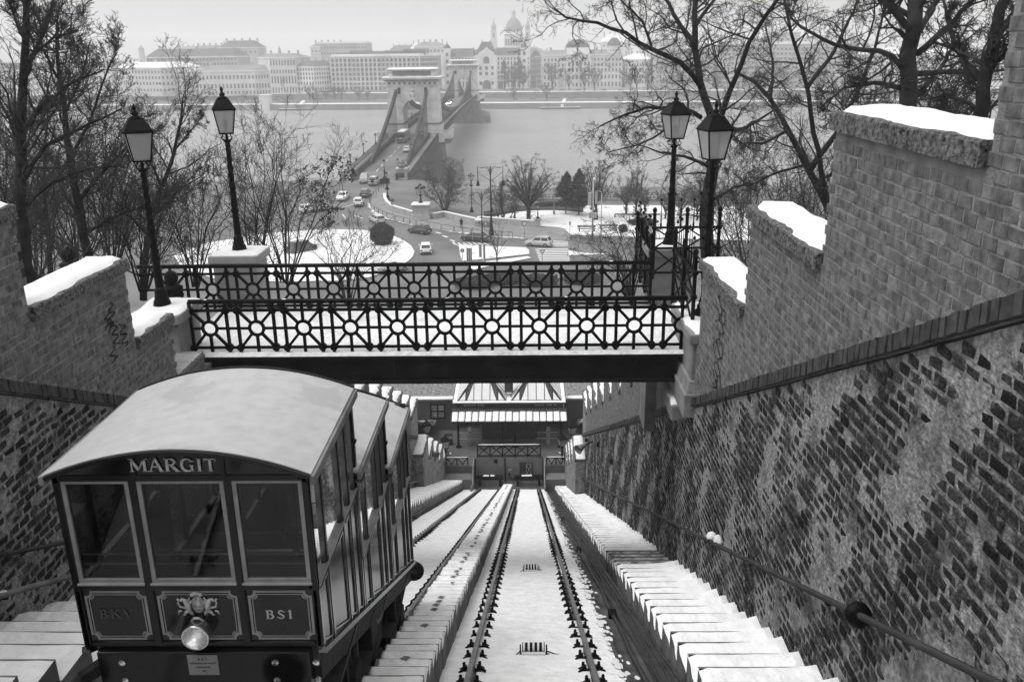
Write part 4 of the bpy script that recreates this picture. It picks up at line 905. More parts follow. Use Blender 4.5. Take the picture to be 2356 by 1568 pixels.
# canopy with standing seams and snow
cz0, cz1, cy0, cy1, cx0, cx1 = 9.55, 9.98, 60.0, 61.55, -5.75, 2.98
S(MB().hexa([(cx0, cy0, cz0-.06), (cx1, cy0, cz0-.06), (cx1, cy1, cz1-.06), (cx0, cy1, cz1-.06), (cx0, cy0, cz0), (cx1, cy0, cz0), (cx1, cy1, cz1), (cx0, cy1, cz1)]), 'canopy', 'roof_dark')
S(MB().tube([(cx0-.1, cy0-.06, cz0-.03), (cx1+.12, cy0-.06, cz0-.03)], .07, 8), 'gutter', 'iron_worn', smooth=True)
n = 17; wd = (cx1-cx0)/n
for i in range(n):
    x0 = cx0+i*wd; s = snow_slab(x0+.02, x0+wd-.02, cy0+.03, cy1-.35-.12*rng.random(), cz0+.005, .07, i, wav=.02, nx=8, ny=12, edge=.05, slope=-(cz1-cz0)/(cy1-cy0)); s.build('snow_panel', 'snow', st, smooth=True, world=True)
    S(MB().hexa([(x0-.015, cy0, cz0), (x0+.015, cy0, cz0), (x0+.015, cy1, cz1), (x0-.015, cy1, cz1), (x0-.015, cy0, cz0+.05), (x0+.015, cy0, cz0+.05), (x0+.015, cy1, cz1+.05), (x0-.015, cy1, cz1+.05)]), 'seam', 'roof_dark')
# clerestory and twin pyramid roofs
ez, ey0, ey1 = 10.5, 61.35, 66.2
S(MB().bx(-5.5, 2.75, 61.75, 66, 9.9, 10.4), 'clerestory', 'wood_dark')
for x0, x1 in ((-4.9, -4.6), (-4.55, -3.95), (-3.85, -3.3), (.6, 1.3), (1.45, 1.9), (2.0, 2.4)): S(MB().bx(x0, x1, 61.72, 61.75, 10.1, 10.38), 'clerestory_window', 'stone', None)
for x in (-5.15, -2.15, -.75, 2.35): S(MB().lathe([(.09, 0), (.1, .03), (.05, .05), (.05, .09)], 14, (x, 61.6, 10.28), Matrix.Rotation(R(90), 3, 'X')), 'rafter_boss', 'iron')
S(MB().bx(-5.75, 2.98, ey0, ey1, ez-.1, ez), 'eaves', 'roof_dark')
ev = snow_slab(-5.7, 2.93, ey0+.04, ey0+.42, ez-.005, .05, 6, wav=.04, nx=90, ny=6, edge=.05).build('eaves_snow', 'snow', st, smooth=True, world=True)
for x0, x1 in ((-5.72, -5.35), (2.6, 2.94)): snow_slab(x0, x1, ey0+.3, ey1, ez-.003, .05, 8, wav=.03).build('eaves_snow', 'snow', st, smooth=True, world=True)
snow_slab(-1.62, -1.22, ey0+.3, ey1, ez-.003, .06, 18, wav=.03).build('valley_snow', 'snow', st, smooth=True, world=True)
for x0, x1 in ((-5.35, -1.62), (-1.22, 2.6)):
    a = (x0, ey0+.35, ez); b_ = (x1, ey0+.35, ez); c = (x1, ey1-.3, ez); d_ = (x0, ey1-.3, ez); cx, cy = (x0+x1)/2, (ey0+ey1)/2; az = ez+2.0
    hw = .2
    ap = [(cx-hw, cy-hw, az), (cx+hw, cy-hw, az), (cx+hw, cy+hw, az), (cx-hw, cy+hw, az)]
    PR = S(MB().hexa([a, b_, c, d_]+ap), 'pyramid_roof', 'roof_dark')
    # snow-laden panes on each face between glazing bars
    cor = [Vector(q) for q in (a, b_, c, d_)]; apv = [Vector(q) for q in ap]
    for f in range(4):
        p, q, P, Q = cor[f], cor[(f+1) % 4], apv[f], apv[(f+1) % 4]; nb = 6
        nn = (q-p).cross(P-p).normalized()
        for i in range(nb):
            t0, t1 = i/nb, (i+1)/nb; L0, L1 = p.lerp(q, t0), p.lerp(q, t1)
            ed = (q-p).normalized(); wl = (q-p).length; hgt = ((P+Q)/2-(p+q)/2)
            # bars run straight up the slope from the eaves until they meet the hip
            def upto(tt): 
                u = tt*wl; return min(u, wl-u)/(wl/2-hw)
            h0, h1 = min(1, upto(t0)), min(1, upto(t1))
            if f in (0, 2):
                S(MB().bar(L0+nn*.02, L0+hgt*h0*.99+nn*.02, .035, .05), 'glazing_bar', 'iron', PR) if i else None
                A, B_ = L0+ed*.03+hgt*.03, L1-ed*.03+hgt*.03; u0, u1 = h0*.97, h1*.97
                mid = L0.lerp(L1, .5)
                if i in (2, 3): poly = [A, B_, L1-ed*.03+hgt*u1*.9, L0+ed*.03+hgt*u0*.9]
                elif h0 < h1: poly = [A+ed*.1, B_, L1-ed*.03+hgt*h1*.72, L0.lerp(L1, .5)+hgt*h1*.3]
                else: poly = [A, B_-ed*.1, L0.lerp(L1, .5)+hgt*h0*.3, L0+ed*.03+hgt*h0*.72]
                b = MB(); b.ext([v+nn*.004 for v in poly], nn*.045); S(b, 'snow_pane', 'snow', PR)
            else:
                S(MB().bar(L0+nn*.03, L0+hgt*h0*.99+nn*.03, .05, .05), 'glazing_bar', 'iron', PR) if i else None
                poly = [L0+ed*.05+hgt*.02, L1-ed*.05+hgt*.02, L1-ed*.05+hgt*max(h1*.95, .04), L0+ed*.05+hgt*max(h0*.95, .04)]
                b = MB(); b.ext([v+nn*.004 for v in poly], nn*.04); S(b, 'snow_pane', 'snow', PR)
        S(MB().bar(p+nn*.02, P+nn*.02, .09, .07), 'hip_bar', 'roof_dark', PR)
S(MB().bx(-1.75, -1.1, 62.5, 63.2, 10.9, 12.2), 'ridge_post', 'roof_dark')
# side walls of the yard with snowy tops, dark clinker
for x0, x1, lab in ((-9.5, -5.6, 'dark brick yard wall with a snowy top on the loudspeaker-free side of the station, behind its window grille'), (2.9, 6.5, 'dark brick yard wall with a snowy top beside the station, below the long wall')):
    t = thing('yard_wall', 'dark brick yard wall with a snowy top and a barred window beyond the car' if x0 < 0 else 'dark brick yard wall with a snowy top between station and tall brick wall', 'wall', ((x0+x1)/2, 64, FZ))
    MB().bx(x0, x1, 63.9, 64.3, FZ, 9.7).build('wall_body', 'brick_band', t, world=True); MB().bx(x0, x1, 63.8, 64.4, 9.7, 9.82).build('coping_stone', 'stone', t, world=True)
    snow_slab(x0, x1, 63.82, 64.38, 9.81, .07, 5, wav=.02).build('snow_cover', 'snow', t, smooth=True, world=True)
    if x0 < 0:
        g = MB().bx(-7.7, -6.6, 63.86, 63.895, 8.2, 9.35).build('window', 'stone', t, world=True)
        for x in (-7.7, -7.15, -6.6): MB().bx(x-.05, x+.05, 63.8, 63.855, 8.15, 9.4).build('bar', 'iron', g, world=True)
        for z in (8.2, 8.78, 9.35): MB().bx(-7.75, -6.55, 63.81, 63.85, z-.05, z+.05).build('bar', 'iron', g, world=True)
# turnstiles, bins, lamps
for x, lab in ((-4.45, 'grey turnstile on the platform beside the ticket booth window with the notice'), (1.6, 'grey turnstile on the platform beside the booth, on the loudspeaker side')):
    t = thing('turnstile', lab, 'turnstile', (x, 61.3, FZ)); 
    MB().bx(-.14, .14, -.3, .3, 0, 1.0).build('pillar', 'stone', t, bevel=.02); MB().hexa([(-.15, -.34, 1.0), (.15, -.34, 1.0), (.15, .2, 1.0), (-.15, .2, 1.0), (-.13, -.2, 1.25), (.13, -.2, 1.25), (.13, .2, 1.35), (-.13, .2, 1.35)]).build('reader_head', 'stone_pale', t, bevel=.015)
    MB().bx(-.07, .07, -.33, -.3, 1.05, 1.2).build('display', 'black', t)
    for z in (.45, .95): MB().tube([(-1.0, 0, z), (-.14, 0, z)], .025, 6).build('bar', 'stone_pale', t); MB().tube([(.14, 0, z), (.75, 0, z)], .025, 6).build('bar', 'stone_pale', t)
t = thing('litter_bin', 'dark litter bin with an open top on the platform beyond the car', 'bin', (-6.05, 61.3, FZ)); MB().frus(-.22, .22, -.2, .2, 0, .8, -.04).build('tub', 'iron_worn', t); MB().bx(-.25, .25, -.24, -.2, .55, .78).build('rim', 'stone', t)
def small_lamp(label, loc, H=2.3):
    t = lamp_post(label, loc, .3, 3.2, 'small lantern posts by the lower station'); t.scale = (1.15, 1.15, 1.0); return t
small_lamp('small lantern post in front of the barred window beyond the car', (-7.55, 59.6, FZ-.3)); small_lamp('small lantern post beside the litter bin on the platform', (-6.1, 58.6, FZ-1.1))
small_lamp('small lantern post against the yard wall on the loudspeaker side', (3.35, 59.6, FZ-.5)); small_lamp('small lantern post behind the cross-braced gate on the loudspeaker side', (2.55, 58.6, FZ-1.0))
for x, s in ((-6.0, 1), (2.7, -1)):
    t = thing('gooseneck_light', 'small gooseneck light over the cross-braced gate ' + ('beyond the car' if x < 0 else 'below the loudspeaker'), 'light', (x, 57.7, FZ+.6))
    MB().tube([(0, 0, -.4), (0, 0, .35), (s*.1, 0, .5), (s*.25, 0, .5), (s*.33, 0, .4)], .025, 6).build('neck', 'iron', t, smooth=True); MB().lathe([(.02, .1), (.1, 0), (.06, -.05)], 10, (s*.33, 0, .35)).build('globe', 'paint_white', t, smooth=True)
# ================================================================== terrain, river, square
def sm(t): t = np.clip(t, 0, 1); return t*t*(3-2*t)
def gh(x, y):    # street level: flat square, rising to the bridge head
    return 8.0+2.1*sm((np.asarray(y, float)-142)/44)*sm((-12-np.asarray(x, float))/12)
def gp(u, v, dz=0.0):
    z = 8.0
    for _ in range(8):
        p = at(u, v, z=z+dz); z = float(gh(p.x, p.y))
    return Vector((p.x, p.y, z+dz))
E_ = lambda x, y: (690.2+.1953*x, 368.1+.1953*y)
F_ = lambda x, y: (1064.1+.2075*x, 345.1+.2075*y)
mat('hill_leaf', .03, .95, .0, 2.2, .7, 6, c2=.085, wdist=.1)
patchy('hill_snow', .055, .72, .5, .5, .58, .95, .6, 5, .08)
patchy('park_snow', .64, .13, .5, .58, .7, .8, .5, 5, .06, a2=.76, a1=.52)
mat('water', .28, .14, .0, .02, 0, spec=.5, c2=.36)
wn = MATS['water'].node_tree; 
g_ = wn.nodes.new('ShaderNodeNewGeometry'); mp_ = wn.nodes.new('ShaderNodeMapping'); mp_.inputs['Scale'].default_value = (.05, .16, 1); wn.links.new(g_.outputs['Position'], mp_.inputs[0])
n1_ = wn.nodes.new('ShaderNodeTexNoise'); n1_.inputs['Scale'].default_value = 3.0; n1_.inputs['Detail'].default_value = 9; n1_.inputs['Roughness'].default_value = .6; wn.links.new(mp_.outputs[0], n1_.inputs['Vector'])
b1_ = wn.nodes.new('ShaderNodeBump'); b1_.inputs['Strength'].default_value = 1.0; b1_.inputs['Distance'].default_value = 2.0; wn.links.new(n1_.outputs['Fac'], b1_.inputs['Height']); wn.links.new(b1_.outputs[0], wn.nodes['Principled BSDF'].inputs['Normal'])
b = MB(); b.quad((-1500, 150, 0), (1500, 150, 0), (1500, 640, 0), (-1500, 640, 0)); b.build('river', 'water', kind='structure')
xs = np.concatenate([[-600, -300, -150, -90], np.arange(-70, 31, 2.0), [40, 60, 100, 200, 600]])
grid('street', xs, np.concatenate([np.arange(64.4, 140, 8), np.arange(140, 187, 2.0)]), lambda X, Y: gh(X, Y), 'asphalt')
b = MB(); b.bx(-600, 600, 100, 187.2, -2, 7.9); b.build('embankment_wall', 'stone', kind='structure')
b = MB(); b.bx(-24, 600, 187.2, 197, -2, 3.4); b.build('lower_quay', 'paving', kind='structure')
b = MB(); b.quad((-60, 64.41, 8.004), (60, 64.41, 8.004), (60, 80, 8.004), (-60, 80, 8.004)); b.build('cobbled_yard', 'cobbles', kind='structure')
# hillsides left and right of the cut
def hz(X, Y, s):
    d_ = np.abs(X-(3.9 if s > 0 else -7.3))
    base = 33.05-SLOPE*Y+5.2
    terr = np.where(Y > 64, 8.0, np.maximum(8.02, base+np.minimum(d_, 14)*(.10 if s > 0 else .03)))
    bump = .25*fbm(X*.5, Y*.5, 6)
    return np.where(Y > 62, 8.02+0*X, np.maximum(8.02, terr+bump*np.clip(d_/2, 0, 1)))
ys_ = np.concatenate([np.arange(-90, -4, 6.0), np.arange(-4, 66, 1.0)])
grid('hillside', np.concatenate([np.arange(3.93, 12, .8), np.arange(12, 80, 4.0)]), ys_, lambda X, Y: hz(X, Y, 1), 'hill_snow')
grid('hillside', -np.concatenate([np.arange(7.3, 16, .8), np.arange(16, 90, 4.0)])[::-1], ys_, lambda X, Y: hz(X, Y, -1), 'hill_snow')
grid('hillside', np.arange(-7.4, 4.1, 1.0), np.concatenate([np.arange(-90, -14, 6.0), [-13.9, -13.8]]), lambda X, Y: np.where(Y > -13.85, rz(-14, -1), 33.05-SLOPE*Y+5.2+.2*fbm(X*.5, Y*.5, 6)), 'hill_snow')  # unseen slope closing the cut behind the camera, added to darken the car's reflections
def slab(name, pts, th, m, side='stone', kind='structure', dz=0.0, label=None, cat=None, inset=.12):
    """raised patch with a kerb: kerb ring and a slightly higher fill"""
    P = [Vector((p.x, p.y, p.z+dz)) for p in pts]; n = len(P); b = MB()
    c = sum(P, Vector())/n
    b.add([p-Vector((0, 0, .1)) for p in P]+[p+Vector((0, 0, th)) for p in P], [(i, (i+1) % n, n+(i+1) % n, n+i) for i in range(n)]+[tuple(range(n, 2*n))]); b.m = [0]*n+[1]
    # orientation
    if (P[1]-P[0]).cross(P[2]-P[1]).z < 0 and False: pass
    return b.build(name, [side, m], kind=kind)
E2 = lambda L: [gp(*E_(*q)) for q in L]; F2 = lambda L: [gp(*F_(*q)) for q in L]; D2 = lambda L: [gp(*q) for q in L]
slab('snow_island', D2([(749, 529), (838, 531), (854, 534), (880, 538), (907, 545), (930, 555), (946, 567), (954, 581), (950, 592), (940, 602), (922, 613), (893, 626), (850, 640), (780, 648), (650, 650), (500, 645), (420, 620), (400, 590), (480, 560), (620, 538)]), .16, 'park_snow')
slab('traffic_island', D2([(1055, 563), (1064, 565), (1210, 571), (1217, 577), (1218, 586), (1130, 596), (1064, 602), (1059, 590)]), .14, 'park_snow')
slab('traffic_island', D2([(1068, 610), (1214, 591), (1222, 595), (1150, 609), (1090, 622)]), .14, 'park_snow')
slab('traffic_island', D2([(1306, 577), (1332, 582), (1417, 586), (1309, 589)]), .14, 'park_snow')
KERB = [E_(*q) for q in ((960, 335), (870, 405), (815, 465), (792, 520), (812, 575), (850, 615), (900, 645), (1000, 690), (1100, 722), (1200, 748), (1350, 778), (1500, 803), (1650, 830), (1800, 857), (2000, 887), (2240, 915))]+[F_(680, 990)]
PAVE = KERB+[F_(*q) for q in ((1190, 1010), (1195, 950), (1130, 880), (1060, 862), (860, 862), (810, 845), (400, 820), (0, 790))]+[E_(*q) for q in ((2080, 765), (1700, 680), (1560, 700), (1340, 680), (1180, 625), (1090, 600), (1015, 520), (1000, 470), (1030, 380))]
slab('pavement', [gp(*q) for q in PAVE], .12, 'paving')
PARK = [F_(*q) for q in ((862, 850), (1062, 860), (1132, 878), (1198, 945), (1700, 962), (2300, 985), (3200, 1010), (3400, 760), (3200, 640), (2150, 620), (1500, 615), (1000, 640), (600, 690), (300, 760), (860, 800))]
slab('park_lawn', [gp(*q) for q in PARK], .1, 'park_snow')
# pavement beside the park, road markings
b = MB()
def strip(a, c, wd, m='paint_white', name='road_marking', dz=.012):
    a, c = Vector(a), Vector(c); t = (c-a); t.z = 0; t.normalize(); n_ = Vector((-t.y, t.x, 0))*wd/2; up_ = Vector((0, 0, dz))
    q = MB(); q.quad(a-n_+up_, c-n_+up_, c+n_+up_, a+n_+up_); return q.build(name, m, kind='structure')
zl, zr = gp(*F_(850, 1270)), gp(*F_(1190, 1270))
for i in range(14):
    y = 118.5+i*1.12+ (1.2 if i > 7 else 0)
    strip((1.9-.08*i, y, 8), (6.1+.03*i, y, 8), .5)
for a, c in (((1600, 850), (1660, 865)), ((1680, 890), (1740, 910)), ((1770, 940), (1820, 955))): 
    p, q = gp(*E_(*a)), gp(*E_(*c)); strip(p, q, .45)
for k in range(7):
    p, q = gp(*E_(1800+60*k, 975)), gp(*E_(1840+64*k, 1000)); strip(p, q, .3)
pts = [gp(*E_(*q)) for q in ((1800, 960), (1860, 1010))]; strip(pts[0], pts[1], .2)
for k in range(6): strip((-33.4, 196+7*k, 10.1+.0366*(196+7*k-185)+.06), (-33.4, 199.5+7*k, 10.1+.0366*(199.5+7*k-185)+.06), .2)
for a, c in (((500, 640), (540, 690)), ((610, 640), (740, 690)), ((500, 560), (640, 520))): strip(gp(*E_(*a)), gp(*E_(*c)), .2)
# snow lying along the kerb
b = MB(); r3 = random.Random(8)
for (p, q) in zip(KERB[3:-1], KERB[4:]):
    A, B_ = gp(*p), gp(*q); L = (B_-A).length; n = max(2, int(L/.45))
    for i in range(n):
        c = A.lerp(B_, (i+r3.random())/n); t = (B_-A).normalized(); nrm = Vector((-t.y, t.x, 0)); c = c+nrm*(.4+r3.gauss(0, .18)); s = r3.uniform(.2, .5)
        ring = [(c.x+s*math.cos(k)*r3.uniform(.7, 1.2)*1.3, c.y+s*.7*math.sin(k), c.z+.122) for k in np.arange(0, 6.2, .9)]
        b.add([(c.x, c.y, c.z+.16+.06*r3.random())]+ring, [(0, 1+k, 1+(k+1) % len(ring)) for k in range(len(ring))])
b.build('kerb_snow', 'snow', smooth=True, kind='stuff', label='broken ridge of snow along the curved pavement edge', cat='snow')
# hoop barriers along the kerb
def hoop(pr, a, c, group='hoop barriers along the curved pavement', label='thin grey hoop barrier at the edge of the curved pavement'):
    a, c = Vector(a), Vector(c); t = c-a; L = t.length
    m = MB().tube([(0, 0, 0), (0, 0, .85), (.05, 0, .95), (.12, 0, 1.0), (L*.92-.12, 0, 1.0+t.z), (L*.92-.05, 0, .95+t.z), (L*.92, 0, .85+t.z), (L*.92, 0, t.z)], .03, 5)
    o = m.build('hoop_barrier', 'iron_worn', label=label, cat='barrier', group=group, loc=a, rot=(0, 0, math.atan2(t.y, t.x))); return o
pl = [gp(*q, .12) for q in KERB]; pl2 = []
for i, p in enumerate(pl):
    t = (pl[min(i+1, len(pl)-1)]-pl[max(i-1, 0)]).normalized(); pl2.append(p+Vector((-t.y, t.x, 0))*.45)
acc = []; 
for p, q in zip(pl2[:-1], pl2[1:]):
    n = max(1, round((q-p).length/2.1))
    for i in range(n): acc.append((p.lerp(q, i/n), p.lerp(q, (i+1)/n)))
for a, c in acc[:-1]: hoop(None, a, c)
for i in range(6):
    p, q = gp(*F_(1205+95*i, 1003+3*i), .1), gp(*F_(1300+95*i, 1006+3*i), .1)
    t = thing('mesh_fence', 'grey rail fence panel between road and snowy park', 'fence', p, math.atan2((q-p).y, (q-p).x), 'rail fence panels along the park'); L = (q-p).length
    for z in (.45, .75, 1.05): MB().bx(0, L, -.02, .02, z-.02, z+.02).build('rail', 'iron_worn', t)
    MB().bx(-.03, .03, -.03, .03, 0, 1.1).build('post', 'iron_worn', t)
# parapet walls
def para(pts, h, th, label, cap=True):
    t = thing('parapet_wall', label, 'wall', pts[0])
    for i, (p, q) in enumerate(zip(pts[:-1], pts[1:])):
        d = (q-p); d.z = 0; d.normalize(); n_ = Vector((-d.y, d.x, 0))*th/2
        MB().hexa([p-n_-Vector((0, 0, .5)), q-n_-Vector((0, 0, .5)), q+n_-Vector((0, 0, .5)), p+n_-Vector((0, 0, .5)), p-n_+Vector((0, 0, h)), q-n_+Vector((0, 0, h)), q+n_+Vector((0, 0, h)), p+n_+Vector((0, 0, h))]).build('wall_segment', 'stone_pale', t, world=True)
        n2 = n_*1.2; z0, z1 = Vector((0, 0, h)), Vector((0, 0, h+.09))
        MB().hexa([p-n2+z0, q-n2+z0, q+n2+z0, p+n2+z0, p-n2*.85+z1, q-n2*.85+z1, q+n2*.85+z1, p+n2*.85+z1]).build('snow_cover', 'snow', t, world=True)
    return t
para([gp(*E_(*q)) for q in ((1000, 455), (1003, 500), (1030, 550), (1090, 598), (1180, 625), (1335, 672))], 1.0, .5, 'curved pale stone parapet with snow on top leading to the lamp-cluster pillar')
para([gp(*E_(*q)) for q in ((1560, 702), (1700, 676), (1900, 722), (2080, 762))]+[gp(*F_(*q)) for q in ((200, 806), (450, 826), (810, 852))], 1.05, .5, 'long pale stone parapet behind the two litter containers and the pedestrian')
# pillar with the lamp cluster
c = gp(*E_(1432, 690)); t = thing('lamp_pillar', 'massive stone pillar with a snowy slab carrying a cluster of lanterns', 'pillar', c)
MB().frus(-1.75, 1.75, -1.5, 1.5, -.6, .9, .12).build('plinth', 'stone_pale', t, bevel=.05); MB().frus(-1.4, 1.4, -1.15, 1.15, .9, 2.4, .08).build('shaft', 'stone_pale', t, bevel=.04); MB().bx(-1.65, 1.65, -1.4, 1.4, 2.4, 2.65).build('slab', 'stone_pale', t, bevel=.05)
snow_slab(-1.6, 1.6, -1.35, 1.35, 2.64, .16, 3, wav=.1, edge=.3).build('snow_cover', 'snow', t, smooth=True)
def cluster(t, z0, s=1.0, arms=4, top=True):
    MB().lathe([(.45*s, z0), (.4*s, z0+.15), (.15*s, z0+.4*s), (.11*s, z0+1.0*s), (.16*s, z0+1.1*s), (.08*s, z0+1.3*s), (.07*s, z0+1.9*s)], 12).build('standard', 'iron', t, smooth=True)
    heads = [(.62*s*math.cos(k*math.pi*2/arms+.5), .62*s*math.sin(k*math.pi*2/arms+.5), z0+1.75*s) for k in range(arms)]+([(0, 0, z0+2.15*s)] if top else [])
    for h in heads:
        if h[0] or h[1]: MB().tube([(0, 0, z0+1.25*s), (h[0]*.6, h[1]*.6, z0+1.2*s), (h[0], h[1], z0+1.45*s), (h[0], h[1], h[2])], .04*s, 6).build('arm', 'iron', t, smooth=True)
        L = MB().lathe([(.09*s, 0), (.15*s, .05*s), (.24*s, .5*s), (.25*s, .54*s)], 6, h).build('lantern', 'frosted', t)
        MB().lathe([(.28*s, .54*s), (.27*s, .6*s), (.16*s, .75*s), (.05*s, .8*s), (.02*s, .92*s)], 8, h).build('lantern_roof', 'iron', L)
cluster(t, 2.68, 1.15)
# end pillar of the long parapet with lantern, and a second one by the trees
for (q, lab) in (((835, 858), 'stone end pillar of the long parapet carrying a small ornate lantern'),):
    p = gp(*F_(*q)); t = thing('lamp_pillar', lab, 'pillar', p); MB().frus(-.5, .5, -.5, .5, -.3, 1.35, .04).build('shaft', 'stone_pale', t, bevel=.03); MB().bx(-.6, .6, -.6, .6, 1.35, 1.5).build('slab', 'stone_pale', t); cluster(t, 1.5, .8, 0)
p = at(*F_(102, 600), z=8.0); t = thing('lamp_pillar', 'stone lamp pillar with cone-shaped base by the steps to the river', 'pillar', p)
MB().frus(-.7, .7, -.7, .7, -2, 1.6, .1).build('shaft', 'stone_pale', t, bevel=.03); MB().lathe([(.6, 1.6), (.3, 2.2), (.15, 3.0), (.12, 3.6)], 12).build('cone', 'stone', t, smooth=True); cluster(t, 3.5, .8, 3)
# lion pedestal at the bridge head
c = Vector((-26.4, 188.2, 10.2)); t = thing('lion_statue', 'weathered stone lion lying on its tall pedestal at the bridge head', 'statue', c)
MB().bx(-1.5, 1.5, -2.2, 3, -10, -1.4).build('rough_base', 'stone', t, bevel=.1); MB().bx(-1.75, 1.75, -2.5, 3.2, -1.4, -.9).build('base_slab', 'stone_pale', t, bevel=.06)
MB().frus(-1.15, 1.15, -1.7, 2.6, -.9, 1.9, .06).build('pedestal', 'stone_pale', t, bevel=.05); MB().bx(-1.3, 1.3, -1.85, 2.75, 1.9, 2.2).build('pedestal_cap', 'stone_pale', t, bevel=.06)
MB().bx(-.6, .6, -1.69, -1.63, -.2, 1.3).build('inscription_panel', 'concrete_dark', t)
lm = MB(); 
lm.lathe([(.02, -.85), (.5, -.7), (.62, -.2), (.55, .5), (.6, 1.2), (.66, 1.7), (.4, 2.1), (.02, 2.2)], 14, (0, .1, 2.85), Matrix.Rotation(R(-90), 3, 'X') @ Matrix.Scale(-1, 3, Vector((0, 0, 1))))
lo = lm.build('body', 'stone', t, smooth=True)
hd = MB(); hd.lathe([(.05, -.6), (.45, -.5), (.66, -.15), (.68, .2), (.5, .5), (.1, .62)], 14, (0, -1.2, 3.55)); hd.lathe([(.05, -.3), (.28, -.2), (.3, .1), (.1, .3)], 10, (0, -1.75, 3.45)); hd.build('maned_head', 'stone', t, smooth=True)
for s in (-1, 1):
    MB().tube([(s*.45, -.6, 2.7), (s*.5, -1.2, 2.45), (s*.5, -1.75, 2.35)], [.28, .22, .2], 8).build('foreleg', 'stone', t, smooth=True); MB().tube([(s*.5, 1.6, 2.9), (s*.7, 1.0, 2.6), (s*.65, .6, 2.35)], [.4, .3, .2], 8).build('hindleg', 'stone', t, smooth=True)
MB().tube([(0, 2.1, 2.7), (.4, 2.4, 2.4), (.8, 2.0, 2.35), (.9, 1.2, 2.35)], [.12, .1, .09, .12], 6).build('tail', 'stone', t, smooth=True)
snow_slab(-1.2, 1.2, -1.8, -.9, 2.2, .1, 5, wav=.1).build('snow_cover', 'snow', t, smooth=True)
# pedestrian
def person(label, loc, rot, s=1.0, coat='black', group=None):
    t = thing('person', label, 'person', loc, rot, group); me = bpy.data.meshes.new('body')
    V = [(0, 0, .92), (0, 0, 1.15), (0, 0, 1.38), (0, 0, 1.5), (0, -.02, 1.62), (.17, 0, 1.4), (.25, .02, 1.15), (.18, -.16, 1.05), (.06, -.22, 1.12), (-.17, 0, 1.4), (-.25, .02, 1.15), (-.18, -.16, 1.05), (-.06, -.22, 1.12), (.1, 0, .85), (.1, -.08, .47), (.1, 0, .07), (.1, -.14, .03), (-.1, 0, .85), (-.1, .08, .47), (-.1, .14, .08), (-.1, .02, .03)]
    Eg = [(0, 1), (1, 2), (2, 3), (3, 4), (2, 5), (5, 6), (6, 7), (7, 8), (2, 9), (9, 10), (10, 11), (11, 12), (0, 13), (13, 14), (14, 15), (15, 16), (0, 17), (17, 18), (18, 19), (19, 20)]
    rd = [.17, .17, .18, .07, .105, .09, .065, .05, .04, .09, .065, .05, .04, .11, .075, .05, .045, .11, .075, .05, .045]
    me.from_pydata(V, Eg, []); o = bpy.data.objects.new('body', me); col.objects.link(o); o.parent = t
    sk = o.modifiers.new('skin', 'SKIN'); 
    for i, q in enumerate(me.skin_vertices[0].data): q.radius = (rd[i], rd[i]*.85); q.use_root = (i == 0)
    su = o.modifiers.new('sub', 'SUBSURF'); su.levels = su.render_levels = 1; me.materials.append(MATS[coat])
    MB().lathe([(.24, .72), (.2, .95), (.21, 1.2), (.23, 1.38), (.1, 1.5)], 10).build('coat', coat, t, smooth=True); MB().lathe([(.02, 1.5), (.1, 1.54), (.118, 1.63), (.09, 1.72), (.02, 1.75)], 10, (0, .01, 0)).build('hair', 'black', t, smooth=True)
    MB().lathe([(.02, 1.53), (.07, 1.57), (.075, 1.64), (.03, 1.69)], 8, (0, -.055, 0)).build('face', 'stone', t, smooth=True)
    t.scale = (s,)*3; return t
person('person in a dark coat walking alone on the curved pavement', gp(*E_(1903, 808), .12), .2, 1.0)
# round clipped bush is added with the plants; litter containers
for i, q in enumerate(((2112, 772), (2190, 785))):
    t = thing('litter_container', ['squat litter container with a snowy lid in front of the long parapet', 'squat grey litter container with a round badge in front of the long parapet'][i], 'container', gp(*E_(*q), .12))
    MB().frus(-.7, .7, -.5, .5, 0, .95, -.06).build('tub', 'stone_pale' if i == 0 else 'stone', t, bevel=.05); MB().frus(-.76, .76, -.56, .56, .95, 1.15, .12).build('lid', 'snow' if i == 0 else 'stone', t, bevel=.04)
    MB().lathe([(.16, 0), (.16, .02)], 14, (0, -.56, .6), Matrix.Rotation(R(90), 3, 'X')).build('badge', 'paint_white' if i else 'concrete_dark', t)
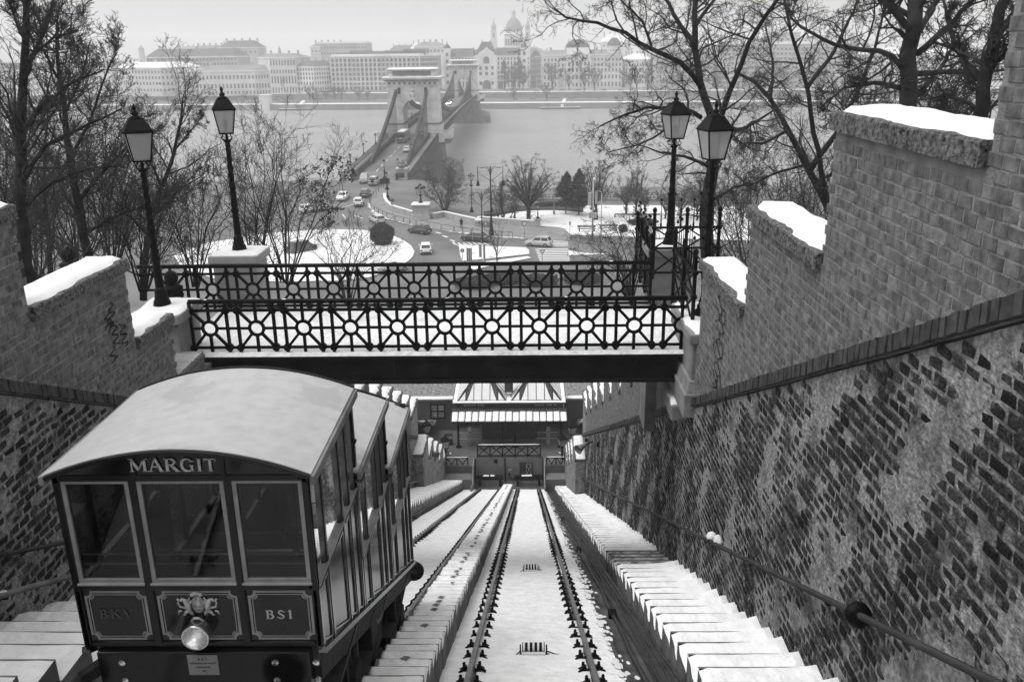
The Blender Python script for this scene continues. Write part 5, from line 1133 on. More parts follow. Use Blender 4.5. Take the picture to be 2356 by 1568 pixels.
# posts, signs, street lamps
def post(label, base, h, r=.06, m='iron_worn', name='street_pole', cat='pole', group=None):
    t = thing(name, label, cat, base, group=group); MB().tube([(0, 0, 0), (0, 0, h)], [r, r*.75], 8).build('pole', m, t, smooth=True); return t
def top_h(base, u, v): q = at(u, v, Y=base.y); return q.z-base.z
b0 = gp(*F_(322, 950), .12); h0 = top_h(b0, *F_(305, 180)); t = post('tall ornate iron street lamp with two hanging bell lanterns on curled arms', b0, h0, .13, 'iron', 'street_lamp', 'street lamp')
MB().lathe([(.38, 0), (.36, .8), (.22, 1.6), (.16, 2.6), (.14, 3.2)], 12).build('base', 'iron', t, smooth=True)
def bells(t, z, wd, drop, s=1.0):
    for sx in (-1, 1):
        MB().tube([(0, 0, z-1.6), (sx*.25, 0, z-.5), (sx*.5, 0, z-.1), (sx*wd*.75, 0, z-.25), (sx*wd, 0, z-.05), (sx*wd, 0, z-drop)], .05*s, 6).build('arm', 'iron', t, smooth=True)
        MB().tube([(sx*.1, 0, z-2.2), (sx*wd*.5, 0, z-1.6), (sx*wd, 0, z-.9)], .03*s, 5).build('stay', 'iron', t)
        MB().tube([(sx*(.35+.25*math.cos(q)), 0, z-.5+.25*math.sin(q)) for q in np.arange(0, 6.3, .5)], .025, 5).build('curl', 'iron', t)
        MB().lathe([(.05, .15), (.15, .05), (.2, -.3), (.32, -.65), (.3, -.68), (.05, -.6)], 12, (sx*wd, 0, z-drop)).build('bell_lantern', 'iron', t, smooth=True)
bells(t, h0, 1.95, 2.3)
b0 = gp(*F_(222, 1040), .14); h0 = top_h(b0, *F_(210, 460)); t = post('ornate iron street lamp with bell lanterns standing on the traffic island', b0, h0, .1, 'iron', 'street_lamp', 'street lamp'); bells(t, h0, 1.5, 2.4)
b0 = gp(*F_(1440, 1005), .1); h0 = top_h(b0, *F_(1465, 330)); t = post('pale mast with antenna panels and a sensor box beside the park', b0, h0, .16, 'stone_pale', 'antenna_mast', 'mast')
MB().bx(-.75, -.25, -.2, .2, h0-3.9, h0-1.9).build('antenna_panel', 'stone_pale', t, bevel=.05); MB().bx(.3, .65, -.15, .15, h0-3.6, h0-1.8).build('antenna_panel', 'stone_pale', t, bevel=.05); MB().bx(-.6, .6, -.3, .3, h0*.38, h0*.38+.8).build('cabinet', 'stone_pale', t, bevel=.05); MB().lathe([(.2, 0), (.22, .2), (.05, .35)], 10, (.1, 0, h0)).build('sensor', 'paint_white', t)
b0 = gp(*F_(1528, 1270)); h0 = top_h(b0, *F_(1540, 490)); t = post('slender pale street light with a short curved arm by the crossing', b0, h0, .1, 'stone_pale', 'street_lamp', 'street lamp'); MB().tube([(0, 0, h0), (-.05, 0, h0+.3), (-.4, 0, h0+.4)], .06, 6).build('arm', 'stone_pale', t); MB().bx(-.75, -.3, -.12, .12, h0+.3, h0+.48).build('lamp_head', 'stone', t, bevel=.04)
for (u0, v0, u1, v1, lab) in ((1015, 712, 1018, 330, 'thin dark pole between the spreading tree and the conifers'), (1975, 710, 1990, 222, 'tall bare pole in the park, the shorter of a leaning pair'), (1930, 700, 1952, 145, 'tall bare pole in the park, the taller of a leaning pair')):
    b0 = gp(*F_(u0, v0), .1); t = post(lab, b0, top_h(b0, *F_(u1, v1)), .13, 'stone', cat='pole')
    MB().lathe([(.2, 0), (.2, .5), (.14, .6)], 8).build('foot', 'stone', t)
def sign(label, base, h, shape, m='paint_white'):
    t = post(label, base, h, .04, 'stone', 'road_sign', 'sign'); My = Matrix.Rotation(R(90), 3, 'X')
    if shape == 'yield':
        tri = [(-.45, h+.25), (.45, h+.25), (0, h-.5)]; MB().ext([(x, -.06, z) for x, z in tri], (0, .02, 0)).build('plate', 'concrete_dark', t); MB().ext([(x*.66, -.065, h-.02+(z-h+.02)*.66) for x, z in tri], (0, .004, 0)).build('plate_field', 'paint_white', t)
    elif shape == 'round':
        MB().lathe([(.32, 0), (.32, .02)], 20, (0, -.05, h), My).build('plate', 'paint_white', t); MB().lathe([(.26, 0), (.26, .004)], 20, (0, -.072, h), My).build('plate_field', 'concrete_dark', t); MB().ext([(-.06, -.078, h-.18), (.06, -.078, h-.18), (.06, -.078, h+.02), (.14, -.078, h+.02), (0, -.078, h+.18), (-.14, -.078, h+.02), (-.06, -.078, h+.02)], (0, -.003, 0)).build('arrow', 'paint_white', t)
    return t
q = gp(*F_(885, 1270)); sign('triangular yield sign on a thin post at the zebra crossing', q, top_h(q, *F_(890, 1120)), 'yield')
q = gp(*F_(688, 985), .12); sign('triangular sign seen from behind on the pavement edge by the end of the parapet', q, top_h(q, *F_(692, 815)), 'yield')
q = gp(*E_(1916, 1170), .14); sign('round arrow sign on the tip of the traffic island', q, top_h(q, *E_(1918, 1065)), 'round')
q = gp(*E_(1100, 690), .12); t = sign('pair of round signs on a post in front of the curved parapet', q, top_h(q, *E_(1090, 510)), 'round'); MB().lathe([(.3, 0), (.3, .02)], 20, (0, -.05, top_h(q, *E_(1088, 475))), Matrix.Rotation(R(90), 3, 'X')).build('plate', 'concrete_dark', t)
for (u, v, u1, v1, lab) in ((115, 1075, 115, 860, 'thin bare signpost at the far edge of the traffic island'), (1255, 1140, 1258, 930, 'thin bare signpost on the small snowy island past the crossing'), (1190, 1000, 1192, 795, 'thin signpost at the corner of the park fence')):
    b0 = gp(*F_(u, v)); t = post(lab, b0, top_h(b0, *F_(u1, v1)), .045, 'stone', 'signpost'); MB().bx(-.12, .12, -.03, .03, top_h(b0, *F_(u1, v1))-.5, top_h(b0, *F_(u1, v1))).build('plate', 'stone', t)
# banner flags on poles on the traffic island
for i, (u, v0, v1, wd) in enumerate(((78, 1245, 1085, 60), (200, 1200, 1050, 30), (245, 1280, 1050, 22))):
    b0 = gp(*F_(u, v0)); h = top_h(b0, *F_(u, v1)); t = thing('banner', ['wide striped banner hanging on the traffic island', 'narrow striped banner behind the bare sapling', 'narrow pale banner on a white pole by the bare sapling'][i], 'banner', b0)
    w_ = wd*.2075*b0.y/2000; MB().tube([(-w_/2, 0, 0), (-w_/2, 0, h+.3)], .05, 6).build('pole', 'paint_white', t)
    n = 5
    for k in range(n):
        x0 = -w_/2+.05+(w_-.05)*k/n; x1 = x0+(w_-.05)/n; MB().hexa([(x0, -.05+.05*math.sin(k*2), h*.1), (x1, -.05+.05*math.sin(k*2+2), h*.1), (x1, -.03+.05*math.sin(k*2+2), h*.1), (x0, -.03+.05*math.sin(k*2), h*.1), (x0, -.05, h), (x1, -.05, h), (x1, -.03, h), (x0, -.03, h)]).build('cloth_stripe', 'stone_pale' if k % 2 else 'concrete_dark', t)
# benches and park edging
for i, q in enumerate(((1380, 905), (1625, 895))):
    t = thing('park_bench', ['wooden park bench facing the road beside the pale mast', 'wooden park bench facing the road, further along from the pale mast'][i], 'bench', gp(*F_(*q), .1), .05)
    for z, y in ((.42, 0), (.42, .18), (.42, .36)): MB().bx(-1.5, 1.5, y, y+.14, z, z+.05).build('seat_slat', 'wood_dark', t)
    for z in (.6, .8): MB().bx(-1.5, 1.5, .52, .57, z, z+.14).build('back_slat', 'wood_dark', t)
    for x in (-1.2, 1.2): MB().bx(x-.05, x+.05, 0, .6, 0, .42).build('leg', 'iron', t); MB().bx(x-.05, x+.05, .45, .55, .42, .95).build('back_post', 'iron', t)
for i in range(5):
    p = gp(*F_(1690+100*i, 745), .1); q = gp(*F_(1790+100*i, 748), .1); t = thing('log_rail', 'low wooden log rail in the snowy park', 'fence', p, math.atan2((q-p).y, (q-p).x), 'log rails in the park'); L = (q-p).length
    MB().tube([(0, 0, .55), (L, 0, .55)], .12, 8).build('log', 'wood_dark', t); MB().bx(-.1, .1, -.1, .1, 0, .5).build('post', 'wood_dark', t)
for k, dy in enumerate((0, 2.2, 4.4)):
    pts = [gp(*F_(250+90*i, 738-.22*90*i+.00016*(90*i)**2-16*k), .12) for i in range(13)]
    b = MB()
    for p, q in zip(pts[:-1], pts[1:]):
        d = (q-p).normalized(); n_ = Vector((-d.y, d.x, 0))*.3; b.hexa([p-n_, q-n_, q+n_, p+n_]+[v+Vector((0, 0, .4)) for v in (p-n_, q-n_, q+n_, p+n_)])
    b.build('stone_tier', 'concrete_dark', label=['lowest curved dark tier of the garden steps under the spreading tree', 'middle curved dark tier of the garden steps under the spreading tree', 'uppermost curved dark tier of the garden steps by the river fence'][k], cat='steps')
pts = [F_(400+160*i, 560+ (6 if i > 8 else 0)) for i in range(14)]
for i, (a, c) in enumerate(zip(pts[:-1], pts[1:])):
    p, q = at(*a, z=8.1), at(*c, z=8.1); t = thing('river_fence', 'stretch of grey rail fence above the river wall behind the park', 'fence', p, math.atan2((q-p).y, (q-p).x), 'river fence behind the park'); L = (q-p).length
    MB().bx(0, L, -.12, .12, 0, .35).build('kerb_wall', 'stone', t)
    for z in (.7, 1.15): MB().bx(0, L, -.03, .03, z, z+.06).build('rail', 'iron_worn', t)
    for k in range(4): MB().bx(L*k/4-.04, L*k/4+.04, -.04, .04, .35, 1.2).build('post', 'iron_worn', t)
# ------------------------------------------------------------------ cars
mat('tyre', .015, .8, .2, 5); mat('rim', .25, .3, .2, 5, metal=.6); mat('lamp_red', .06, .2, .1, 5); mat('lamp_clear', .6, .15, .1, 5)
for nm, c_ in (('paint_silver', .42), ('paint_dark', .035), ('paint_mid', .16), ('paint_cw', .75)):
    mat(nm, c_, .25, .06, 1.5, 0, spec=.6); MATS[nm].node_tree.nodes['Principled BSDF'].inputs['Coat Weight'].default_value = .5
TYPES = {  # length, width, stations: (x, half width, belt z, roof z or None)
 'hatch': (4.0, 1.72, .78, 1.47, [-2.0, -1.95, -1.55, -.95, .85, 1.75, 1.98], [.45, .9, .92, .92, .9, .86, .6], [(-1.88, .0), (-1.45, 1), (.35, 1), (1.0, 0)]),
 'wagon': (4.5, 1.75, .8, 1.45, [-2.25, -2.2, -1.7, -1.0, .95, 2.0, 2.23], [.5, .92, .95, .95, .92, .82, .58], [(-2.15, 0), (-1.9, 1), (.4, 1), (1.15, 0)]),
 'sedan': (4.7, 1.8, .8, 1.44, [-2.35, -2.3, -1.5, -1.0, 1.0, 2.1, 2.33], [.55, .95, .98, .95, .92, .8, .58], [(-1.75, 0), (-1.0, 1), (.35, 1), (1.2, 0)]),
 'suv': (4.4, 1.85, 1.0, 1.8, [-2.15, -2.1, -1.6, -1.0, .9, 1.95, 2.15], [.6, 1.08, 1.1, 1.1, 1.08, 1.0, .7], [(-2.02, 0), (-1.85, 1), (.4, 1), (.95, 0)]),
 'van': (4.4, 1.8, .95, 1.75, [-2.2, -2.15, -1.6, -.9, 1.1, 1.95, 2.18], [.55, 1.02, 1.05, 1.05, 1.0, .92, .62], [(-2.05, 0), (-1.8, 1), (.6, 1), (1.45, 0)])}
def vehicle(kind, paint, label, loc, rot, lights=False, group='cars on the square', snow=False):
    L, W, zb, zr, xs, zt, gh_ = TYPES[kind]; t = thing('car', label, 'car', loc, rot, group); hw = W/2
    b = MB(); ring = []
    for x, z in zip(xs, zt):
        e = .9 if x in (xs[0], xs[-1]) else 1.0
        ring.append([(x, -hw*e*.96, .28), (x, -hw*e, .5), (x, -hw*e*.98, z-.12), (x, -hw*e*.9, z), (x, hw*e*.9, z), (x, hw*e*.98, z-.12), (x, hw*e, .5), (x, hw*e*.96, .28)])
    for r_0 in ring: b.v += r_0
    for i in range(len(ring)-1):
        for k in range(8): b.f.append((i*8+k, i*8+(k+1) % 8, (i+1)*8+(k+1) % 8, (i+1)*8+k))
    b.f += [tuple(range(8)), tuple(range((len(ring)-1)*8, len(ring)*8))[::-1]]; b.m = [0]*len(b.f)
    # orient: x forward
    B = b.build('body', paint, t, smooth=False, bevel=.04)
    g = [(gh_[0][0], zt[1]-.02), (gh_[1][0], zr), (gh_[2][0], zr), (gh_[3][0], zt[4]-.02)]
    def cab(inset, dz): return [(x, hw*(.88 if i in (0, 3) else .72)-inset, z+(dz if i in (1, 2) else 0)) for i, (x, z) in enumerate(g)]
    c_ = cab(0, 0); cb = MB(); cb.add([(x, -y, z) for x, y, z in c_]+[(x, y, z) for x, y, z in c_], [(0, 1, 2, 3), (7, 6, 5, 4), (0, 4, 5, 1), (1, 5, 6, 2), (2, 6, 7, 3)]); cb.build('cabin', paint, t, bevel=.03)
    def lerp(p, q, s): return tuple(a+(c-a)*s for a, c in zip(p, q))
    for sgn in (-1, 1):
        p = [(x, sgn*(y+.006), z) for x, y, z in c_]
        nb = 2; 
        for (s0, s1) in ((.04, .47), (.53, .96)):
            lo0, lo1 = lerp(p[0], p[3], s0*.93+.05), lerp(p[0], p[3], s1*.93+.02); hi0, hi1 = lerp(p[1], p[2], max(.02, s0*1.1-.08)), lerp(p[1], p[2], min(.98, s1*1.1-.06))
            q = [lerp(lo0, hi0, .12), lerp(lo1, hi1, .12), lerp(lo1, hi1, .88), lerp(lo0, hi0, .88)]; MB().quad(*(q if sgn < 0 else q[::-1])).build('side_window', 'window_dark', t)
        MB().bx(xs[0]+.0, xs[0]+.14, *sorted((sgn*hw*.62, sgn*hw*.93)), zt[1]-.3, zt[1]-.1).build('tail_light', 'lamp_red', t, bevel=.01)
        MB().bx(xs[-1]-.12, xs[-1]+.01, *sorted((sgn*hw*.5, sgn*hw*.86)), zt[-1]-.04, zt[-1]+.1).build('headlight', 'bulb_on' if lights else 'lamp_clear', t, bevel=.02)
        MB().bx(gh_[3][0]-.3, gh_[3][0]-.15, *sorted((sgn*hw*.97, sgn*(hw+.18))), zt[4], zt[4]+.13).build('mirror', paint, t, bevel=.02)
    for (i, j, dx) in ((0, 1, -.012), (3, 2, .012)):
        p, q = c_[i], c_[j]; a, d = lerp(p, q, .14), lerp(p, q, .88)
        f = [(a[0]+dx, -a[1]*.88, a[2]), (a[0]+dx, a[1]*.88, a[2]), (d[0]+dx, d[1]*.88, d[2]), (d[0]+dx, -d[1]*.88, d[2])]; MB().quad(*(f[::-1] if i == 0 else f)).build('rear_window' if i == 0 else 'windscreen', 'window_dark', t)
    MB().bx(xs[0]-.03, xs[0]+.05, -.26, .26, .52, .64).build('number_plate', 'paint_white', t); MB().bx(xs[-1]-.05, xs[-1]+.03, -.26, .26, .38, .49).build('number_plate', 'paint_white', t)
    MB().bx(xs[0]-.06, xs[0]+.1, -hw*.88, hw*.88, .3, .48).build('bumper', 'paint_dark', t, bevel=.03)
    wr = .31 if kind != 'suv' else .36
    for x in (xs[0]+.78, xs[-1]-.82):
        for s in (-1, 1):
            w_ = MB().lathe([(wr*.6, -.11), (wr, -.1), (wr, .1), (wr*.6, .11)], 18, (x, s*(hw-.1), wr), Matrix.Rotation(R(90), 3, 'X')).build('wheel', 'tyre', t); MB().lathe([(wr*.62, -.115), (wr*.62, .115)], 14, (x, s*(hw-.1), wr), Matrix.Rotation(R(90), 3, 'X')).build('rim', 'rim', w_)
    if kind == 'suv': MB().lathe([(.2, -.1), (.34, -.09), (.34, .09), (.2, .1)], 18, (xs[0]-.1, 0, 1.0), Matrix.Rotation(R(90), 3, 'Y')).build('spare_wheel', 'tyre', t); 
    if kind == 'suv':
        for s in (-1, 1): MB().tube([(-1.6, s*.6, zr+.02), (-1.5, s*.6, zr+.1), (.2, s*.6, zr+.1), (.3, s*.6, zr+.02)], .03, 5).build('roof_rail', 'iron', t)
    if snow: snow_slab(gh_[1][0], gh_[2][0], -hw*.6, hw*.6, zr, .08, 3, wav=.05).build('snow_cover', 'snow', t, smooth=True)
    return t
def hd(a, b): return math.atan2(b.y-a.y, b.x-a.x)
def carE(kind, paint, label, ctr, front, rear, **k):
    c = gp(*E_(*ctr)); return vehicle(kind, paint, label, c, hd(gp(*E_(*rear)), gp(*E_(*front))), **k)
carE('wagon', 'paint_silver', 'silver estate car rounding the kerb below the curved parapet', (910, 735), (845, 690), (970, 760))
carE('hatch', 'paint_dark', 'dark hatchback turning left past the round bush', (1410, 862), (1300, 835), (1520, 865))
vehicle('hatch', 'paint_cw', 'white hatchback seen from behind, driving up beside the snowy island', gp(*E_(1483, 1085)), R(97))
carE('sedan', 'paint_dark', 'dark saloon following the kerb below the pedestrian', (2070, 952), (1940, 935), (2190, 958))
p = gp(*F_(845, 1062)); vehicle('hatch', 'paint_silver', 'silver small hatchback driving over the zebra crossing', p, hd(gp(*F_(950, 1062)), gp(*F_(730, 1050))))
carE('van', 'paint_mid', 'grey people carrier coming off the bridge toward the square', (760, 262), (755, 268), (772, 240))
carE('suv', 'paint_silver', 'silver off-roader with a spare wheel on its back, heading onto the bridge', (880, 290), (900, 270), (872, 295))
carE('hatch', 'paint_dark', 'dark small hatchback following the off-roader to the bridge', (770, 425), (780, 405), (766, 432))
carE('hatch', 'paint_cw', 'white small car half hidden by leaves on the bridge approach', (692, 530), (700, 500), (690, 540))
carE('sedan', 'paint_cw', 'white car coming off the bridge behind the leafy twigs', (508, 462), (495, 480), (530, 440))
carE('sedan', 'paint_silver', 'silver saloon waiting behind the leafy twigs at the edge of the square', (262, 590), (340, 560), (160, 600))
carE('hatch', 'paint_cw', 'white hatchback next to the silver saloon behind the leafy twigs', (120, 610), (190, 590), (60, 620))
carE('sedan', 'paint_silver', 'pale car with snow on its roof glimpsed through the far railing', (1080, 1310), (1200, 1290), (960, 1330), snow=True)
carE('van', 'paint_dark', 'dark vehicle at the near edge of the square behind the thicket', (30, 1080), (90, 1060), (-60, 1090))
c = at(*E_(1345, 548), z=3.4); vehicle('sedan', 'paint_dark', 'dark car on the lower quay behind the lamp-cluster pillar', c, 0)
# ================================================================== the chain bridge
BX = -31.7
def zd(y):
    return float(np.interp(y, [150, 185, 254, 300, 364, 430, 470, 560, 640], [8, 10.1, 12.6, 13.3, 13.7, 13.4, 13.0, 9.8, 8.2]))
mat('bridge_stone', .42, .85, .3, .5, .4, 4, c2=.64, wdist=.04); mat('bridge_stone_dark', .12, .9, .3, .5, .3, 4, c2=.2, wdist=.03); mat('bridge_iron', .045, .6, .25, 1.5, .1)
cb = thing('chain_bridge', 'long stone-towered chain suspension bridge crossing the river', 'bridge', (BX, 258, 0))
def K(b, name, m, parent=None, **k): return b.build(name, m, parent or cb, world=True, **k)
seg = np.arange(185, 561, 7.5)
def ribbon(x0, x1, dz0, dz1, name, m, y0=185, y1=560, step=7.5, parent=None):
    b = MB(); yy = np.append(np.arange(y0, y1, step), y1); n = len(yy)
    for y in yy: b.v += [(x0, y, zd(y)+dz0), (x1, y, zd(y)+dz0), (x1, y, zd(y)+dz1), (x0, y, zd(y)+dz1)]
    for i in range(n-1):
        for k in range(4): b.f.append((i*4+k, (i+1)*4+k, (i+1)*4+(k+1) % 4, i*4+(k+1) % 4))
    b.f += [(0, 1, 2, 3), tuple((n-1)*4+k for k in (3, 2, 1, 0))]; b.m = [0]*len(b.f)
    return K(b, name, m, parent)
ribbon(-36.6, -27.4, -.9, .0, 'roadway', 'asphalt')
for x0, x1 in ((-39.6, -36.9), (-26.5+.0, -24.0)): pass
sw = [ribbon(-39.2, -36.7, -.5, .25, 'walkway', 'paving'), ribbon(-27.3, -24.9, -.5, .25, 'walkway', 'paving')]
for x in (-36.85, -27.35): 
    q = ribbon(x-.18, x+.18, -.3, 1.25, 'truss_parapet', 'bridge_iron'); ribbon(x-.26, x+.26, 1.26, 1.4, 'truss_cap', 'bridge_iron', parent=q)
for x in (-39.25, -24.85):
    q = ribbon(x-.06, x+.06, 1.25, 1.4, 'handrail', 'bridge_iron'); ribbon(x-.12, x+.12, -.9, .3, 'edge_girder', 'bridge_iron', parent=q); ribbon(x-.03, x+.03, .7, .76, 'mid_rail', 'bridge_iron', parent=q)
    b = MB()
    for y in np.arange(186, 470, .9): b.bx(x-.04, x+.04, y-.07, y+.07, zd(y)+.26, zd(y)+1.26)
    o = K(b, 'balusters', 'bridge_iron', q); o['kind'] = 'stuff'
for x in (-36.62, -27.6):    # the relief of the truss seen from the road
    b = MB()
    for y in np.arange(187, 330, 1.8): b.bx(x-.05, x+.05, y-.14, y+.14, zd(y)+.02, zd(y)+1.24)
    o = K(b, 'truss_struts', 'stone', None); o['kind'] = 'stuff'
def tower(y, label):
    t = thing('bridge_tower', label, 'tower', (BX, y, 0)); T = lambda b, n, m='bridge_stone', p=None, **k: b.build(n, m, p or t, **k)
    D = 4.2
    # pier with cutwaters
    pr = T(MB().frus(-9.5, 9.5, -7.0, 7.0, -1, 5.2, .6), 'pier_base', 'bridge_stone_dark', bevel=.1); T(MB().frus(-8.2, 8.2, -5.6, 5.6, 5.2, 11.2, .3), 'pier', 'bridge_stone_dark')
    for s in (-1, 1):
        b = MB(); n = 14
        for (rx, ry, z) in ((5.2, 6.9, -1), (4.8, 6.3, 3.6), (4.4, 5.6, 4.6), (3.4, 4.2, 5.6), (1.5, 2.0, 6.3)):
            for k in range(n): a = math.pi*k/(n-1)-math.pi/2; b.v.append((s*(8.6+rx*math.cos(a)), ry*math.sin(a), z))
        for j in range(4):
            for k in range(n-1): b.f.append((j*n+k, j*n+k+1, (j+1)*n+k+1, (j+1)*n+k))
        b.f.append(tuple(4*n+k for k in range(n))); b.m = [0]*len(b.f)
        if s < 0: b.f = [f[::-1] for f in b.f]
        T(b, 'cutwater', 'bridge_stone_dark', pr, smooth=False)
    T(MB().bx(-8.6, 8.6, -5.0, 5.0, 11.2, 12.4), 'pier_cap', bevel=.1)
    ax, sp, apx = 2.85, 20.0, 22.9
    for s in (-1, 1):
        T(MB().frus(*sorted((s*ax, s*7.55)), -D-.15, D+.15, 12.4, 16.2, .0), 'tower_base', 'bridge_stone', bevel=.05)
        for k in range(4): T(MB().bx(*sorted((s*(ax+.2), s*7.75)), -D-.35, D+.35, 12.55+k*.95, 13.3+k*.95), 'rusticated_course', 'bridge_stone', bevel=.08)
        T(MB().bx(*sorted((s*(ax-.1), s*7.85)), -D-.5, D+.5, 16.2, 16.6), 'string_course', 'bridge_stone_dark')
        T(MB().hexa([(s*ax, -D, 16.6), (s*7.35, -D, 16.6), (s*7.35, D, 16.6), (s*ax, D, 16.6), (s*ax, -D, 26.6), (s*7.0, -D, 26.6), (s*7.0, D, 26.6), (s*ax, D, 26.6)]), 'tower_leg')
        # chain saddle slots, balcony
        T(MB().bx(s*3.75-.4, s*3.75+.4, -D-.12, -D+.3, 24.6, 26.3), 'chain_slot', 'bridge_iron')
        bl = T(MB().bx(*sorted((s*7.4, s*10.6)), -4.2, 4.2, 12.1, 12.7), 'balcony', 'bridge_stone', bevel=.1); T(MB().frus(*sorted((s*7.2, s*10.2)), -3.6, 3.6, 10.8, 12.1, -.2), 'balcony_bracket', 'bridge_stone_dark', bl)
        for yy in (-4.05, 4.05): T(MB().bx(*sorted((s*7.8, s*10.5)), yy-.15, yy+.15, 12.7, 13.9), 'balcony_parapet', 'bridge_stone', bl)
        T(MB().bx(*sorted((s*10.3, s*10.55)), -4.0, 4.0, 12.7, 13.8), 'balcony_parapet', 'bridge_stone', bl)
        for yy in (-4.0, 0, 4.0): T(MB().bx(s*10.4-.35, s*10.4+.35, yy-.35, yy+.35, 12.7, 14.2), 'balcony_pier', 'bridge_stone', bl)
    n = 12; arcp = [(ax*math.cos(math.pi*k/n), sp+(apx-sp)*math.sin(math.pi*k/n)) for k in range(n+1)]
    b = MB()
    for (x0, z0), (x1, z1) in zip(arcp[:-1], arcp[1:]): b.hexa([(x1, -D, z1), (x0, -D, z0), (x0, D, z0), (x1, D, z1), (x1, -D, 26.6), (x0, -D, 26.6), (x0, D, 26.6), (x1, D, 26.6)])
    for s in (-1, 1): pass
    T(b, 'arch_spandrel')
    for k in range(n+1):   # voussoirs
        a = math.pi*k/n; c, s_ = math.cos(a), math.sin(a); L = 1.9 if k % 2 else 1.35
        p0 = Vector((ax*c, -D-.12, sp+(apx-sp)*s_)); p1 = Vector(((ax+L)*c, -D-.12, sp+(apx-sp+L)*s_)); T(MB().bar(p0, p1, .5, .55, upv=(0, 1, 0)), 'voussoir')
    for s in (-1, 1):
        for k in range(5): T(MB().bx(*sorted((s*ax, s*(ax+(1.7 if k % 2 else 1.2)))), -D-.3, -D-.0, 16.75+k*.68, 17.2+k*.68), 'quoin')
    # crest over the arch
    cr = T(MB().lathe([(.1, -.9), (.75, -.6), (.95, 0), (.8, .6), (.35, .9)], 12, (0, -D-.1, 24.5), Matrix.Scale(.4, 3, Vector((0, 1, 0)))), 'crest', smooth=True)
    T(MB().lathe([(.55, 0), (.65, .3), (.3, .6), (.1, .75)], 10, (0, -D-.15, 25.4)), 'crest_crown', 'bridge_stone', cr); T(MB().bx(-1.1, 1.1, -D-.35, -D, 23.1, 23.6), 'crest_shelf', 'bridge_stone', cr)
    # entablature
    T(MB().frus(-7.15, 7.15, -D-.1, D+.1, 26.6, 26.95, -.1), 'architrave'); fz = T(MB().bx(-7.1, 7.1, -D-.05, D+.05, 26.95, 27.85), 'frieze', 'bridge_stone')
    for x in np.linspace(-6.4, 6.4, 10): T(MB().lathe([(.32, 0), (.3, .08), (.12, .12)], 12, (x, -D-.05, 27.4), Matrix.Rotation(R(90), 3, 'X')), 'rosette', 'bridge_stone_dark', fz)
    T(MB().frus(-7.3, 7.3, -D-.3, D+.3, 27.85, 28.5, -.75), 'cornice'); T(MB().frus(-8.25, 8.25, -D-1.2, D+1.2, 28.5, 29.05, -.12), 'cornice_top')
    dn = MB()
    for x in np.arange(-7.6, 7.7, .55): dn.bx(x-.14, x+.14, -D-1.0, -D-.2, 28.1, 28.45)
    o = T(dn, 'dentils', 'bridge_stone_dark'); o['kind'] = 'stuff'
    T(MB().bx(-6.6, 6.6, -D+.3, D-.3, 29.05, 31.0), 'attic', 'bridge_stone'); T(MB().bx(-5.4, 5.4, -D+.22, -D+.3, 29.5, 30.75), 'attic_panel', 'bridge_stone_dark'); T(MB().bx(-7.1, 7.1, -D-.1, D+.1, 31.0, 31.25), 'attic_cornice')
    snow_slab(-7.0, 7.0, -D, D, 31.24, .28, 4, wav=.1, nx=40, ny=14, edge=.6).build('snow_cover', 'snow', t, smooth=True)
    for x0, x1 in ((-8.2, -6.7), (6.7, 8.2)): snow_slab(x0, x1, -D-1.1, D+1.1, 29.04, .2, 6, wav=.1, edge=.3).build('snow_cover', 'snow', t, smooth=True)
    snow_slab(-8.2, 8.2, -D-1.2, -D+.2, 29.04, .12, 7, wav=.3, edge=.3).build('snow_cover', 'snow', t, smooth=True)
    return t
tower(258, 'massive arched stone bridge tower with snowy attic on the square side of the river')
tower(470, 'massive arched stone bridge tower standing in front of the gabled palace')
# chains with pins, hangers
def chain(x, pts, name='chain'):
    for lv in (0, -.75):
        t = K(MB(), name, 'bridge_iron') if False else None
        b = MB(); L = []
        for (p, q) in zip(pts[:-1], pts[1:]): b.bar((x, p[0], p[1]+lv), (x, q[0], q[1]+lv), .6, .62)
        ch = K(b, name, 'bridge_iron')
        jb = MB()
        for p in pts: jb.bx(x-.3, x+.3, p[0]-.28, p[0]+.28, p[1]+lv-.3, p[1]+lv+.3)
        o = K(jb, 'chain_pins', 'stone', ch); o['kind'] = 'stuff'
    hb = MB()
    for p, q in zip(pts[:-1], pts[1:]):
        for s in (0, .5):
            y = p[0]+(q[0]-p[0])*s; z = p[1]+(q[1]-p[1])*s
            if z-zd(y) > 2.4: hb.tube([(x, y, z-1), (x, y, zd(y)+.2)], .07, 4, cap=False)
    if hb.f: o = K(hb, 'hangers', 'bridge_iron'); o['kind'] = 'stuff'
def para_pts(y0, z0, y1, z1, sag, n): return [(y0+(y1-y0)*i/n, z0+(z1-z0)*i/n-4*sag*(i/n)*(1-i/n)) for i in range(n+1)]
for x in (BX-3.75-.9, BX+3.75+.25):
    chain(x, para_pts(207, 11.6, 254.2, 25.6, .9, 13)); chain(x, para_pts(261.8, 25.6, 466, 25.8, 11.0, 48)); chain(x, para_pts(473.8, 25.8, 545, 11.2, 1.2, 16))
